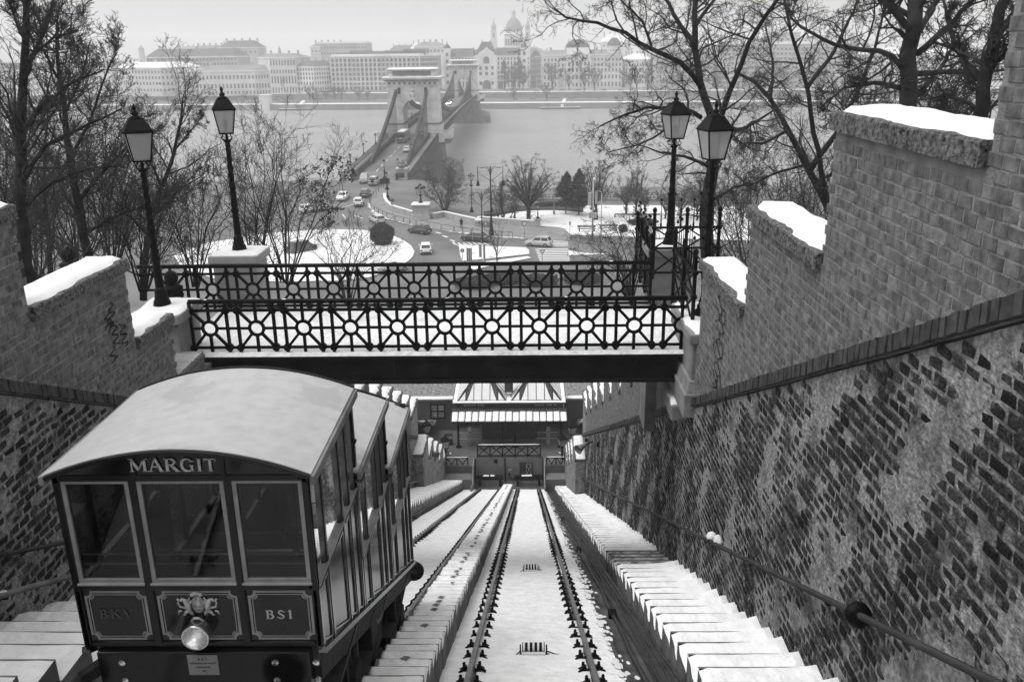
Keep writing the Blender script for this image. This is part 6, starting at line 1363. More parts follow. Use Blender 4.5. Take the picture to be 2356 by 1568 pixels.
# lamp standards along the bridge
lp = None
for i, (x, y) in enumerate([(-39.25, 197), (-39.25, 214), (-39.25, 232), (-39.25, 250), (-27.4, 212), (-27.4, 236), (-24.9, 262), (-24.9, 266), (-27.5, 290), (-27.5, 300), (-36.8, 290), (-27.5, 330), (-27.4, 189), (-37.8, 187)]):
    if lp is None:
        lp = thing('bridge_lamp', 'iron lantern standard on the railing of the chain bridge', 'lamp post', (x, y, zd(y)+1.3), group='lantern standards along the chain bridge')
        MB().lathe([(.3, 0), (.28, .2), (.12, .5), (.09, 1.3), (.14, 1.4), (.07, 1.5), (.07, 1.7)], 10).build('standard', 'bridge_iron', lp, smooth=True); MB().lathe([(.12, 1.7), (.32, 2.3)], 6).build('lantern', 'frosted', lp); MB().lathe([(.38, 2.3), (.34, 2.38), (.1, 2.6), (.03, 2.8)], 8).build('lantern_roof', 'iron', lp)
    else: dup(lp, (x, y, zd(y)+1.3))
t = thing('street_lamp', 'iron lantern standard on a stone block where road meets bridge, beside the lion', 'lamp post', gp(*E_(1003, 275)))
MB().bx(-.9, .9, -.6, .6, 0, 1.0).build('block', 'iron_worn', t, bevel=.05); cluster(t, 1.0, 1.3, 0)
t = thing('street_lamp', 'iron lantern standard at the start of the curved parapet', 'lamp post', gp(*E_(1035, 470), .1)); MB().lathe([(.4, 0), (.35, .6), (.15, 1.0), (.1, 2.2)], 10).build('foot', 'iron', t, smooth=True); cluster(t, 2.0, 1.1, 0)
# bus and cars on the bridge
t = thing('bus', 'grey city bus with a pale roof entering the bridge tower arch', 'bus', (-33.9, 246, zd(246)), R(90))
MB().bx(-5.5, 5.5, -1.25, 1.25, .35, 1.5).build('lower_body', 'paint_mid', t, bevel=.08); MB().bx(-5.45, 5.45, -1.22, 1.22, 1.5, 2.55).build('window_band', 'window_dark', t); MB().bx(-5.5, 5.5, -1.25, 1.25, 2.55, 2.95).build('roof', 'paint_mid', t, bevel=.1); MB().bx(-4.5, 4.5, -.9, .9, 2.95, 3.0).build('roof_snow', 'snow', t, bevel=.02)
for x in (-3.4, 3.4):
    for s in (-1, 1): MB().lathe([(.3, -.15), (.48, -.14), (.48, .14), (.3, .15)], 16, (x, s*1.15, .48), Matrix.Rotation(R(90), 3, 'X')).build('wheel', 'tyre', t)
for x in np.linspace(-5.4, 5.4, 7):
    for s in (-1, 1): MB().bx(x-.06, x+.06, s*1.235-.02, s*1.235+.02, 1.5, 2.56).build('window_post', 'paint_mid', t)
MB().bx(-5.53, -5.5, -.9, .9, .7, 1.1).build('rear_grille', 'paint_dark', t); MB().bx(-5.53, -5.5, -.3, .3, 1.15, 1.3).build('number_plate', 'paint_white', t); MB().bx(-5.52, -5.46, -1.1, 1.1, 1.6, 2.5).build('rear_window', 'window_dark', t)
for (x, y, kd, pn, a, li, lab) in ((-30.3, 226, 'hatch', 'paint_cw', 90, 0, 'white car driving onto the bridge beside the chain'), (-30.2, 275, 'sedan', 'paint_dark', 90, 0, 'dark car on the bridge deck behind the first tower'), (-33.6, 395, 'sedan', 'paint_dark', -90, 1, 'dark car with lit headlights crossing the bridge'), (-33.6, 402, 'van', 'paint_dark', -90, 1, 'dark van with lit headlights following across the bridge')):
    vehicle(kd, pn, lab, (x, y, zd(y)+.02), R(a), bool(li), group='cars on the bridge')
person('person in dark clothes walking on the bridge footway beyond the first tower', (-25.9, 428, zd(428)+.25), 0, 1.0); person('person in a pale coat walking on the bridge footway between the towers', (-26.3, 360, zd(360)+.25), 3, 1.0, coat='stone')
# ================================================================== the far bank
def qy(x): return 572-.1*(x-30)          # line of the quay wall
mat('pest_wall', .55, .85, .18, .08, 0); mat('pest_wall2', .66, .85, .15, .08, 0); mat('pest_grey', .37, .85, .2, .1, 0); mat('pest_roof', .1, .7, .25, .2, .0); mat('pest_roof_mid', .2, .7, .2, .2, 0); mat('pest_win', .11, .3, .3, .3, 0)
b = MB(); xs_ = [-1400, -700, -400, -200, 0, 150, 400, 800, 1400]
def band_(ya, za, yb, zb, name, m):
    b = MB()
    for x in xs_: b.v += [(x, qy(x)+ya, za), (x, qy(x)+yb, zb)]
    for i in range(len(xs_)-1): b.f.append((2*i, 2*i+2, 2*i+3, 2*i+1))
    b.m = [0]*len(b.f); return b.build(name, m, kind='structure')
mat('quay_stone', .16, .9, .3, .2, .3, 3, c2=.24)
band_(0, -1, 0, 3.7, 'quay_wall', 'quay_stone'); band_(0, 3.7, 12, 3.72, 'snowy_quay', 'park_snow'); band_(12, 3.71, 55, 4.0, 'quay_road', 'asphalt'); band_(55, 4.0, 55, 8.0, 'upper_quay_wall', 'quay_stone')
band_(55, 8.0, 66, 8.02, 'promenade', 'park_snow'); band_(66, 8.0, 4300, 8.0, 'far_bank_ground', 'paving')
def win_mesh(wd, ht, archd=False):
    b = MB()
    if archd: pts = [(-wd/2, 0, 0), (wd/2, 0, 0)]+[(wd/2*math.cos(a), 0, ht-wd/2+wd/2*math.sin(a)) for a in np.linspace(0, math.pi, 7)]
    else: pts = [(-wd/2, 0, 0), (wd/2, 0, 0), (wd/2, 0, ht), (-wd/2, 0, ht)]
    b.ext(pts, (0, -.12, 0)); o = b.build('w', 'pest_win'); m = o.data; bpy.data.objects.remove(o); return m
def fr_mesh(wd, ht):
    b = MB(); b.bx(-wd/2-.25, wd/2+.25, -.3, 0, ht, ht+.35); o = b.build('w', 'pest_wall2'); m = o.data; bpy.data.objects.remove(o); return m
def building(label, corners, z0, z1, rows, cols, wall_m, roof=None, ww=1.2, archrows=(), base=None, name='city_building', roof_h=4, over=.5, roof_m='pest_roof', wfrac=.44, cornice=True):
    """corners: front polyline from left to right (x, y); windows on every segment. rows: list of (z, height)"""
    p0 = corners[0]; t = thing(name, label, 'building', (p0[0], p0[1], z0), group='buildings on the far bank'); dep = 26
    back = [(c[0], c[1]) for c in corners]; poly = [(x-p0[0], y-p0[1]) for x, y in corners]
    last, first = poly[-1], poly[0]; ymax = max(p[1] for p in poly)+dep; poly2 = poly+[(last[0], ymax), (first[0], ymax)]
    H = z1-z0; MB().ext([(x, y, 0) for x, y in poly2], (0, 0, H)).build('wall', wall_m, t)
    cx = sum(p[0] for p in poly2)/len(poly2); cy = sum(p[1] for p in poly2)/len(poly2)
    def off(k): return [(cx+(x-cx)*(1+k/max(6, abs(x-cx))), cy+(y-cy)*(1+k/max(6, abs(y-cy)))) for x, y in poly2]
    if cornice: MB().ext([(x, y, H-.7) for x, y in off(over)], (0, 0, .75)).build('cornice', 'pest_wall2', t); MB().ext([(x, y, H*.27) for x, y in off(.25)], (0, 0, .4)).build('string_course', 'pest_wall2', t)
    if roof == 'hip':
        a = off(over*.6); i_ = [(cx+(x-cx)*(1-7/max(8, abs(x-cx))), cy+(y-cy)*.35) for x, y in poly2]; n = len(a)
        b = MB(); b.add([(x, y, H+.05) for x, y in a]+[(x, y, H+roof_h) for x, y in i_], [(k, (k+1) % n, n+(k+1) % n, n+k) for k in range(n)]+[tuple(range(n, 2*n))]); R_ = b.build('roof', roof_m, t)
        for k in range(5): x = first[0]+(last[0]-first[0])*(k+.5)/5; MB().bx(x-.6, x+.6, cy-1, cy+1, H+roof_h*.6, H+roof_h+2).build('chimney', 'pest_grey', R_)
    if roof == 'flat': MB().ext([(x, y, H+.05) for x, y in off(-.6)], (0, 0, 1.0)).build('parapet', 'pest_wall2', t); MB().ext([(x, y, H+1.06) for x, y in off(-.9)], (0, 0, .12)).build('roof_snow', 'snow', t)
    cl = cols if isinstance(cols, (list, tuple)) else [cols]
    for si, ((xa, ya), (xb, yb)) in enumerate(zip(poly[:-1], poly[1:])):
        L = math.hypot(xb-xa, yb-ya); ang_ = math.atan2(yb-ya, xb-xa); nc = cl[min(si, len(cl)-1)]
        if not nc: continue
        for ri, (z, h) in enumerate(rows):
            wd = min(ww, L/nc*wfrac); m = win_mesh(wd, h, ri in archrows); fm = fr_mesh(wd, h)
            for k in range(nc):
                s = (k+.5)/nc; o = inst(m, 'window', t, (xa+(xb-xa)*s+.03*math.sin(ang_), ya+(yb-ya)*s-.03*math.cos(ang_), z-z0), (0, 0, ang_)); 
                if ww >= 1.2: inst(fm, 'hood', o, (0, 0, 0))
    return t
B_ = building
R5 = [(10.5, 2.6), (15, 2.2), (19, 2.2), (23, 2.0)]
B_('pale five-storey corner palace with a low snowy hipped roof behind the twin lanterns', [(-300, 662), (-262, 650), (-246, 664)], 7, 27, R5, [14, 7], 'pest_wall', 'hip', 1.2, (0,), roof_m='pest_wall2', roof_h=3.6)
B_('narrow pale palace front with three arched doors next to the corner palace', [(-251, 650), (-234.8, 649)], 7, 24.6, [(7.6, 3.8), (12.8, 1.8), (15.8, 1.8), (19.4, 2.2)], [5], 'pest_grey', 'flat', 1.2, (0,))
B_('long pale academy wing with arched windows and a balustraded roof', [(-234.6, 648), (-193.5, 648), (-183.5, 656)], 7, 24.3, [(8.2, 2.2), (12.2, 3.2), (18.6, 2.6)], [15, 6], 'pest_wall', 'hip', 1.2, (0, 1), roof_m='pest_roof_mid', roof_h=3.6)
B_('taller academy centre block with columns and a crowning cornice', [(-197.5, 672), (-183.2, 652), (-164, 650)], 7, 33, [(8.5, 4), (15, 5), (22, 2.5), (27.5, 3.4)], [0, 9], 'pest_wall', 'hip', 1.1, (0,), roof_m='pest_roof_mid', roof_h=2.6)
B_('pale five-storey block with a dark roof and white corner, beside the hotel slab', [(-167, 655), (-151, 648), (-141.5, 668)], 8, 26.5, [(10, 2), (14, 2), (17.5, 2), (20.5, 1.8), (23.5, 1.6)], [7, 8], 'pest_wall2', 'hip', 1.1, roof_h=3.6)
# hotel slab: vertical ribs and balconies
t = B_('long ribbed hotel slab with vertical bays and stepped roof storeys', [(-141, 661), (-75, 650), (-63.5, 664)], 8, 33.2, [(10, 2.2), (13.2, 2.1), (16.4, 2.1), (19.6, 2.1), (22.8, 2.1), (26, 2.1), (29.2, 2.1)], [21, 10], 'pest_grey', 'flat', 1.7, wfrac=.56)
for k in range(22):
    s = k/21; x, y = 66*s, -11*s
    if k % 7 in (5, 6): continue
    MB().bx(x-.45, x+.45, y-.9, y+.1, 2, 25.2).build('rib', 'pest_wall', t)
for (a, b_, z) in ((4, 16, 27.2), (14, 28, 28.8), (26, 44, 28.2), (40, 58, 28.6), (54, 70, 29.6)): MB().bx(a, b_, 3-11*a/66, 20, 25.3, z).build('roof_storey', 'pest_roof_mid', t); MB().bx(a+.3, b_-.3, 2.4-11*a/66, 3-11*a/66, 26, z-1.4).build('roof_window', 'pest_win', t)
B_('dark brick block with a steep dark roof behind the corner palace', [(-300, 720), (-225, 712)], 8, 34, [(27, 2.4), (31, 2)], [26], 'pest_grey', 'hip', 1.4, roof_h=6)
B_('large pale hazy block with roof plant rising behind the hotel slab', [(-190, 850), (-146, 846)], 8, 44, [(34, 2), (39, 2)], [16], 'pest_grey', 'flat', 1.5)
# gabled palace
ga = B_('ornate palace with a great curved central gable, arched porches and flanking turrets', [(-60.5, 692), (3.5, 688)], 8, 31.8, [(9, 4.6), (15, 2.4), (18.6, 2.2), (22, 2.2), (25.2, 2.6), (28.6, 2)], [26], 'pest_wall2', None, 1.2, (0, 4), roof_h=5)
g0 = (-60.5, 692, 8)
def Ga(b, n, m='pest_wall2', p=None): b.v = [(q[0]-g0[0], q[1]-g0[1], q[2]-g0[2]) for q in b.v]; return b.build(n, m, p or ga)
for x0, x1 in ((-56, -38.5), (-21.5, -3)): Ga(MB().hexa([(x0, 690, 31.8), (x1, 690, 31.8), (x1, 712, 31.8), (x0, 712, 31.8), (x0+.3, 697, 37.4), (x1-.3, 697, 37.4), (x1-.3, 705, 37.4), (x0+.3, 705, 37.4)]), 'roof', 'pest_roof')
Ga(MB().hexa([(-37.5, 692, 33), (-21.8, 692, 33), (-21.8, 706, 33), (-37.5, 706, 33), (-32.6, 697, 42), (-25.6, 697, 42), (-25.6, 701, 42), (-32.6, 701, 42)]), 'tower_roof', 'pest_roof'); 
for x in (-32.4, -25.8): Ga(MB().lathe([(.3, 42), (.15, 43), (.03, 44.5)], 6, (x, 699, 0)), 'roof_finial', 'pest_roof')
gpz = [(-37, 8), (-21, 8), (-21, 31), (-22.5, 32.2), (-23.2, 34), (-25, 35.4), (-27, 36.6), (-28.4, 38.2), (-29.4, 38.2), (-30.6, 36.6), (-32.8, 35.4), (-34.6, 34), (-35.4, 32.2), (-37, 31)]
gb = Ga(MB().ext([(x, 689.2-.04*(x+60), z) for x, z in gpz], (0, 3, 0)), 'central_gable')
for x, z, h, wd in ((-29, 26.5, 5, 4.5),): Ga(MB().ext([(x-wd/2, 688.0, z), (x+wd/2, 688.0, z)]+[(x+wd/2*math.cos(a), 688.0, z+h-wd/2+wd/2*math.sin(a)) for a in np.linspace(0, math.pi, 9)], (0, -.15, 0)), 'arched_window', 'pest_win', gb)
for z in (11, 18, 22): 
    for x in (-33.5, -29, -24.5): Ga(MB().bx(x-1, x+1, 687.75, 688.0, z, z+2.4), 'window', 'pest_win', gb)
for x, wd in ((-29, 6), (-39.5, 3.6), (-18.5, 3.6)): Ga(MB().ext([(x-wd/2, 687.2, 8), (x+wd/2, 687.2, 8)]+[(x+wd/2*math.cos(a), 687.2, 13-wd/4+wd/2*math.sin(a)) for a in np.linspace(0, math.pi, 9)], (0, -.3, 0)), 'arched_porch', 'pest_win')
for x in (-58.5, -.4):
    tw = Ga(MB().bx(x-2.6, x+2.6, 687.2, 695, 8, 37.5), 'turret'); Ga(MB().lathe([(2.9, 37.5), (2.6, 38.3), (1.6, 39.8), (.5, 40.8), (.1, 42.5)], 10, (x, 691, 0)), 'turret_cap', 'pest_roof', tw)
    for z in (12, 17, 22, 27, 32): Ga(MB().bx(x-.9, x+.9, 687.0, 687.2, z, z+2.4), 'window', 'pest_win', tw)
sp_ = B_('plain pale side street front just past the gabled palace', [(4.2, 690), (13.2, 730)], 8, 31, [(11, 2), (15, 2), (19, 2), (23, 2), (27, 2)], [9], 'pest_grey', 'hip', 1.2)
bk = B_('grey ministry palace with a pedimented centre and two domed roofs', [(13.8, 688), (72.5, 682)], 7.5, 32, [(9, 3.4), (14.5, 3), (19.6, 2.6), (23.4, 2.4), (27.4, 2)], [22], 'pest_wall', 'hip', 1.3, (1,), roof_m='pest_roof_mid', roof_h=3.4)
g0 = (13.8, 688, 7.5)
def Bk(b, n, m='pest_wall2', p=None): b.v = [(q[0]-g0[0], q[1]-g0[1], q[2]-g0[2]) for q in b.v]; return b.build(n, m, p or bk)
ct = Bk(MB().bx(31, 50, 683.5, 690, 7.5, 30.2), 'centre_bay'); pe = Bk(MB().ext([(30.4, 683, 30.2), (50.6, 683, 30.2), (40.4, 683, 35.6)], (0, 6, 0)), 'pediment'); Bk(MB().ext([(33.5, 682.9, 30.9), (47.5, 682.9, 30.9), (40.4, 682.9, 34.4)], (0, -.1, 0)), 'tympanum', 'pest_grey', pe)
for x in np.linspace(33, 48, 6):
    for z in (9, 14.5, 19.6, 24): Bk(MB().bx(x-.7, x+.7, 683.3, 683.5, z, z+2.8), 'window', 'pest_win', ct)
for x in np.linspace(31.8, 49.2, 7): Bk(MB().lathe([(.55, 13), (.5, 20), (.45, 29.5)], 8, (x, 683.2, 0)), 'column', 'pest_wall2', ct)
def dome4(cx, cy, hw, z0, z1, n, fn, m='pest_roof'):
    b = MB(); prof = [(1, 0), (1.0, .2), (.93, .45), (.8, .66), (.62, .84), (.45, .97), (.45, 1.0)]
    b2 = MB(); pts = []
    for r_, h in prof: pts.append([(cx+sx*hw*r_, cy+sy*hw*r_*.7, z0+(z1-z0)*h) for sx, sy in ((-1, -1), (1, -1), (1, 1), (-1, 1))])
    for i in range(len(pts)-1): b2.hexa(pts[i]+pts[i+1])
    return fn(b2, n, m)
Bk(MB().bx(31.5, 48.5, 686, 700, 32, 37), 'drum'); dome4(39.6, 693, 8.3, 37, 42.8, 'square_dome', Bk)
dr_ = Bk(MB().lathe([(5.4, 32), (5.4, 37.2), (5.8, 37.4), (5.8, 37.9)], 16, (67.1, 690, 0)), 'round_drum'); Bk(MB().lathe([(5.3, 37.9), (5.0, 39.6), (4.0, 41.4), (2.6, 42.8), (2.2, 43.1), (2.2, 43.5)], 16, (67.1, 690, 0)), 'round_dome', 'pest_roof', dr_); Bk(MB().tube([(67.1, 690, 43), (67.1, 690, 49)], .15, 5), 'flagpole', 'pest_grey')
for k in range(8): a = -math.pi+k*math.pi/7; Bk(MB().lathe([(.9, 0), (.9, .3)], 10, (67.1+5.3*math.cos(a), 690+5.3*math.sin(a), 34.6), Matrix.Rotation(a-math.pi/2, 3, 'Z') @ Matrix.Rotation(R(90), 3, 'X')), 'porthole', 'pest_win', dr_)
# buildings further right, behind the forked tree
B_('pale low palace with a snowy pitched roof beyond the ministry palace', [(76, 690), (92, 686), (97, 700)], 8, 28, R5, [8, 3], 'pest_wall2', 'hip', 1.2, roof_m='pest_wall2')
B_('broad grey modern hotel block, stepped at the top, seen through bare branches', [(96, 668), (136, 660)], 8, 36, [(12+3.2*k, 1.8) for k in range(7)], [18], 'pest_grey', 'flat', 1.6)
B_('very broad dark grey modern hotel slab seen through bare branches', [(140, 660), (232, 640)], 8, 38, [(11+3.2*k, 1.8) for k in range(8)], [34], 'pest_grey', 'flat', 1.6)
B_('tall grey core tower rising over the broad hotel slab', [(178, 668), (198, 664)], 8, 46, [(40, 1.6)], [6], 'pest_grey', 'flat', 1.6)
B_('pale riverside house row beyond the broad hotel slab', [(240, 650), (300, 634)], 8, 30, R5, [18], 'pest_wall', 'hip', 1.2, roof_m='pest_wall2')
B_('pale riverside house row with many chimneys at the far downstream end', [(304, 640), (380, 622)], 8, 27, R5, [22], 'pest_wall2', 'hip', 1.2)
B_('pale hazy house row upstream behind the left thicket', [(-420, 690), (-304, 664)], 8, 27, R5, [30], 'pest_wall', 'hip', 1.2)
# second rows in the haze
r4 = random.Random(21)
for i in range(22):
    x = -420+i*36+r4.uniform(-8, 8); y = r4.uniform(820, 1250); s = y/650; h = r4.uniform(24, 33)*1.0+ (y-820)*.012
    if -95 < x < 50: h = min(h, 23)
    t = B_(['pale hazy rooftop block in the second row', 'grey hazy rooftop block in the back rows of the city', 'hazy gabled block far back in the city'][i % 3], [(x, y), (x+r4.uniform(24, 40), y-3)], 8, 8+h, [(8+h-5, 2)], [8], ['pest_wall', 'pest_grey', 'pest_wall2'][i % 3], 'hip', 1.5, roof_h=4+2*(i % 3), roof_m=['pest_roof_mid', 'pest_roof', 'pest_wall2'][i % 3])
# church spires on the skyline (left)
for (u, v0, v1, wd, Y, lab) in ((325, 115, 103, 5, 1100, 'hazy low dome on the left skyline'), (378, 128, 100, 6, 1150, 'hazy spired turret on the left skyline, first of a pair'), (417, 128, 102, 6, 1150, 'hazy spired turret on the left skyline, second of a pair'), (530, 128, 106, 6, 1100, 'hazy pointed spire beside the academy roof'), (566, 126, 110, 3, 1100, 'thin hazy spire next to the academy roof'), (643, 118, 105, 2, 900, 'hazy chimney stack behind the academy'), (1633, 100, 84, 4, 1200, 'thin hazy spire to the right of the basilica')):
    p = at(u, v0, Y=Y); q = at(u, v1, Y=Y); h = q.z-p.z; t = thing('church_spire', lab, 'spire', (p.x, Y, 8)); 
    MB().bx(-wd*.5, wd*.5, -wd*.5, wd*.5, 0, p.z-8+h*.3).build('tower', 'pest_grey', t); MB().lathe([(wd*.75, p.z-8+h*.3), (wd*.45, p.z-8+h*.5), (wd*.2, p.z-8+h*.75), (.1, p.z-8+h)], 8).build('spire', 'pest_roof_mid', t)
# basilica
ba = thing('basilica', 'great domed basilica with two bell towers fading in the haze', 'church', (-13.5, 1150, 8)); Q = lambda b, n, m='pest_wall', p=None, **k: b.build(n, m, p or ba, **k)
Q(MB().bx(-30, 30, -10, 60, 0, 31), 'nave'); db = Q(MB().lathe([(13, 28), (13, 31), (12, 31.5), (12, 44.5), (12.6, 45), (12.6, 46.5), (10.6, 47), (10.6, 49.5), (11, 50)], 24), 'drum')
for k in range(9):
    a = -math.pi+k*math.pi/8; Q(MB().ext([(-1, 0, 33.5), (1, 0, 33.5), (1, 0, 40), (.5, 0, 41), (-.5, 0, 41), (-1, 0, 40)], (0, -.3, 0)), 'drum_window', 'pest_win', db); o = bpy.data.objects[db.children[-1].name] if False else None
for o in [q for q in bpy.data.objects if q.parent == db]: pass
k = 0
for o in sorted([q for q in bpy.data.objects if q.parent is db], key=lambda q: q.name):
    a = -math.pi*.85+k*math.pi*.7/8; o.location = (12.05*math.cos(a), 12.05*math.sin(a), 0); o.rotation_euler = (0, 0, a+math.pi/2); k += 1
Q(MB().lathe([(10.3, 50), (10.3, 53), (9.6, 57), (7.9, 61), (5.4, 63.8), (3.6, 65)], 24), 'dome', 'pest_roof_mid', smooth=True); ln = Q(MB().lathe([(3.4, 64.5), (3.5, 66), (2.4, 66.6), (2.2, 71.5), (2.8, 72), (2.6, 73), (1.4, 74.6), (.6, 76), (.2, 79), (.1, 81)], 12), 'lantern', 'pest_grey')
for x in (-24.7, 17.3):
    tw = Q(MB().bx(x-4.1, x+4.1, -14, -6, 0, 40), 'bell_tower'); Q(MB().bx(x-3.5, x+3.5, -13.5, -6.5, 40, 50.5), 'belfry', 'pest_wall', tw); Q(MB().bx(x-4, x+4, -14.2, -5.8, 39.4, 40.3), 'belfry_cornice', 'pest_wall2', tw); Q(MB().bx(x-3.9, x+3.9, -14, -6, 50.5, 51.2), 'belfry_cornice', 'pest_wall2', tw)
    Q(MB().bx(x-.9, x+.9, -13.7, -13.5, 42.5, 48), 'belfry_opening', 'pest_win', tw); Q(MB().lathe([(1.3, 0), (1.3, .2)], 14, (x, -14.05, 36), Matrix.Rotation(R(90), 3, 'X')), 'clock_face', 'pest_grey', tw)
    Q(MB().lathe([(2.9, 51), (2.9, 54.5), (3.2, 55), (2.6, 57.5), (1.3, 59.5), (.8, 62), (.3, 65.5), (.08, 67.5)], 10, (x, -10, 0)), 'tower_cap', 'pest_grey', tw, smooth=True)
# quay furniture: boats, stairs, cars, masts, monument
def barge(label, c, L, gang):
    t = thing('pontoon', label, 'boat', c); MB().hexa([(-L/2+1, -2, -.3), (L/2-1, -2, -.3), (L/2-1, 2, -.3), (-L/2+1, 2, -.3), (-L/2, -2.2, 1.1), (L/2, -2.2, 1.1), (L/2, 2.2, 1.1), (-L/2, 2.2, 1.1)]).build('hull', 'pest_roof', t); MB().bx(-L/2+.3, L/2-.3, -2, 2, 1.1, 1.2).build('deck', 'pest_wall', t)
    MB().hexa([(gang, 2, 1.2), (gang+2, 2, 1.2), (gang+4, 12, 4.4), (gang+2, 12, 4.4), (gang, 2, 2.4), (gang+2, 2, 2.4), (gang+4, 12, 5.6), (gang+2, 12, 5.6)]).build('gangway', 'paint_white', t)
    for x in np.linspace(-L/2+.5, L/2-.5, 6): MB().bx(x-.08, x+.08, -2.1, -1.95, 1.1, 2.3).build('post', 'pest_roof', t)
    return t
barge('dark flat pontoon moored at the far quay below the academy', at(680, 254, z=0), 22, 0); barge('dark flat pontoon with two notice boards moored below the ministry palace', at(1290, 251, z=0), 26, 0)
t = thing('quay_stair_house', 'pale square stair house on the far quay wall below the academy', 'building', (at(619, 252, z=0).x, qy(-170)-.5, 0)); MB().bx(-3.4, 3.4, -1, 6, 0, 9.5).build('wall', 'pest_wall', t); MB().bx(-4, 4, -1.4, 6.4, 9.5, 9.9).build('snow_cover', 'snow', t)
t = thing('quay_monument', 'dark statue on a tall pedestal in front of the ministry palace', 'statue', (at(1290, 205, Y=655).x, 655, 8)); MB().frus(-3, 3, -3, 3, 0, 2, .8).build('steps', 'pest_grey', t); MB().frus(-1.8, 1.8, -1.8, 1.8, 2, 9, .3).build('pedestal', 'pest_grey', t); MB().lathe([(1.0, 9), (1.1, 11), (.7, 13), (.9, 13.8), (.3, 15)], 8).build('figure', 'pest_roof', t, smooth=True); MB().tube([(0, 0, 12.5), (1.6, 0, 14)], .35, 6).build('raised_arm', 'pest_roof', t)
fc = None
for i in range(64):
    x = r4.uniform(-260, 110); row = r4.choice((34, 38, 44, 60, 63)); 
    if -46 < x < -16: continue
    y = qy(x)+row; z = 4.0 if row < 55 else 8.02
    if fc is None:
        fc = thing('parked_car', 'tiny parked car on the far bank road', 'car', (x, y, z), 0, 'cars on the far bank'); MB().hexa([(-2.1, -.85, .3), (2.1, -.85, .3), (2.1, .85, .3), (-2.1, .85, .3), (-2.1, -.8, .85), (2.0, -.8, .8), (2.0, .8, .8), (-2.1, .8, .85)]).build('body', 'paint_mid', fc); MB().frus(-1.7, 1.1, -.75, .75, .84, 1.4, .28).build('cabin', 'window_dark', fc); MB().frus(-1.3, .7, -.5, .5, 1.4, 1.46, .02).build('roof', 'paint_cw', fc)
        protos = [fc]
    else: dup(fc, (x, y, z), r4.choice((0, 0, 1.57, 3.14, .1)))
for i, (u, v0, v1) in enumerate([(560, 215, 190), (1142, 203, 174), (1235, 205, 176), (1317, 205, 180), (1000, 205, 178), (760, 214, 186), (860, 212, 187)]):
    p = at(u, v0, z=8); h = at(u, v1, Y=p.y).z-8; t = thing('lamp_mast', 'thin pale lamp mast on the far embankment', 'pole', p, group='lamp masts on the far embankment'); MB().tube([(0, 0, 0), (0, 0, h)], .18, 6).build('pole', 'pest_wall2', t); MB().bx(-.8, .8, -.2, .2, h, h+.2).build('lamp_head', 'pest_grey', t)
# ================================================================== trees and shrubs
def segs_mesh(P0, P1, R0, R1, n):
    """independent tapered prisms, one per twig segment"""
    d = P1-P0; L = np.linalg.norm(d, axis=1, keepdims=True)+1e-9; d = d/L
    a = np.where(np.abs(d[:, 2:3]) < .9, np.array([[0, 0, 1.]]), np.array([[1., 0, 0]])); u = np.cross(d, a); u /= np.linalg.norm(u, axis=1, keepdims=True); v = np.cross(d, u)
    vs = []
    for P, Rr, ex in ((P0, R0, -.15), (P1, R1, .0)):
        Pe = P+d*Rr[:, None]*ex
        for k in range(n):
            th = 2*math.pi*k/n; vs.append(Pe+(u*math.cos(th)+v*math.sin(th))*Rr[:, None])
    V = np.stack(vs, 1); N = len(P0); i = np.arange(N)[:, None]*(2*n)
    F = np.concatenate([np.stack([i[:, 0]+k, i[:, 0]+(k+1) % n, i[:, 0]+n+(k+1) % n, i[:, 0]+n+k], -1) for k in range(n)])
    return V.reshape(-1, 3), F
def np_mesh(name, parts, material):
    Vs = []; Fs = []; o = 0
    for V, F in parts: Vs.append(V); Fs.append(F+o); o += len(V)
    V = np.concatenate(Vs); F = np.concatenate(Fs)
    me = bpy.data.meshes.new(name); me.vertices.add(len(V)); me.vertices.foreach_set('co', V.astype(np.float32).ravel())
    me.loops.add(F.size); me.loops.foreach_set('vertex_index', F.astype(np.int32).ravel())
    me.polygons.add(len(F)); me.polygons.foreach_set('loop_start', np.arange(0, F.size, F.shape[1], dtype=np.int32)); me.polygons.foreach_set('loop_total', np.full(len(F), F.shape[1], dtype=np.int32))
    me.update(calc_edges=True); me.materials.append(MATS[material]); return me
def resample(pts, K):
    P = np.array(pts, float); s = np.concatenate([[0], np.cumsum(np.linalg.norm(np.diff(P, axis=0), axis=1))]); t = np.linspace(0, s[-1], K)
    return np.stack([np.interp(t, s, P[:, k]) for k in range(3)], 1)
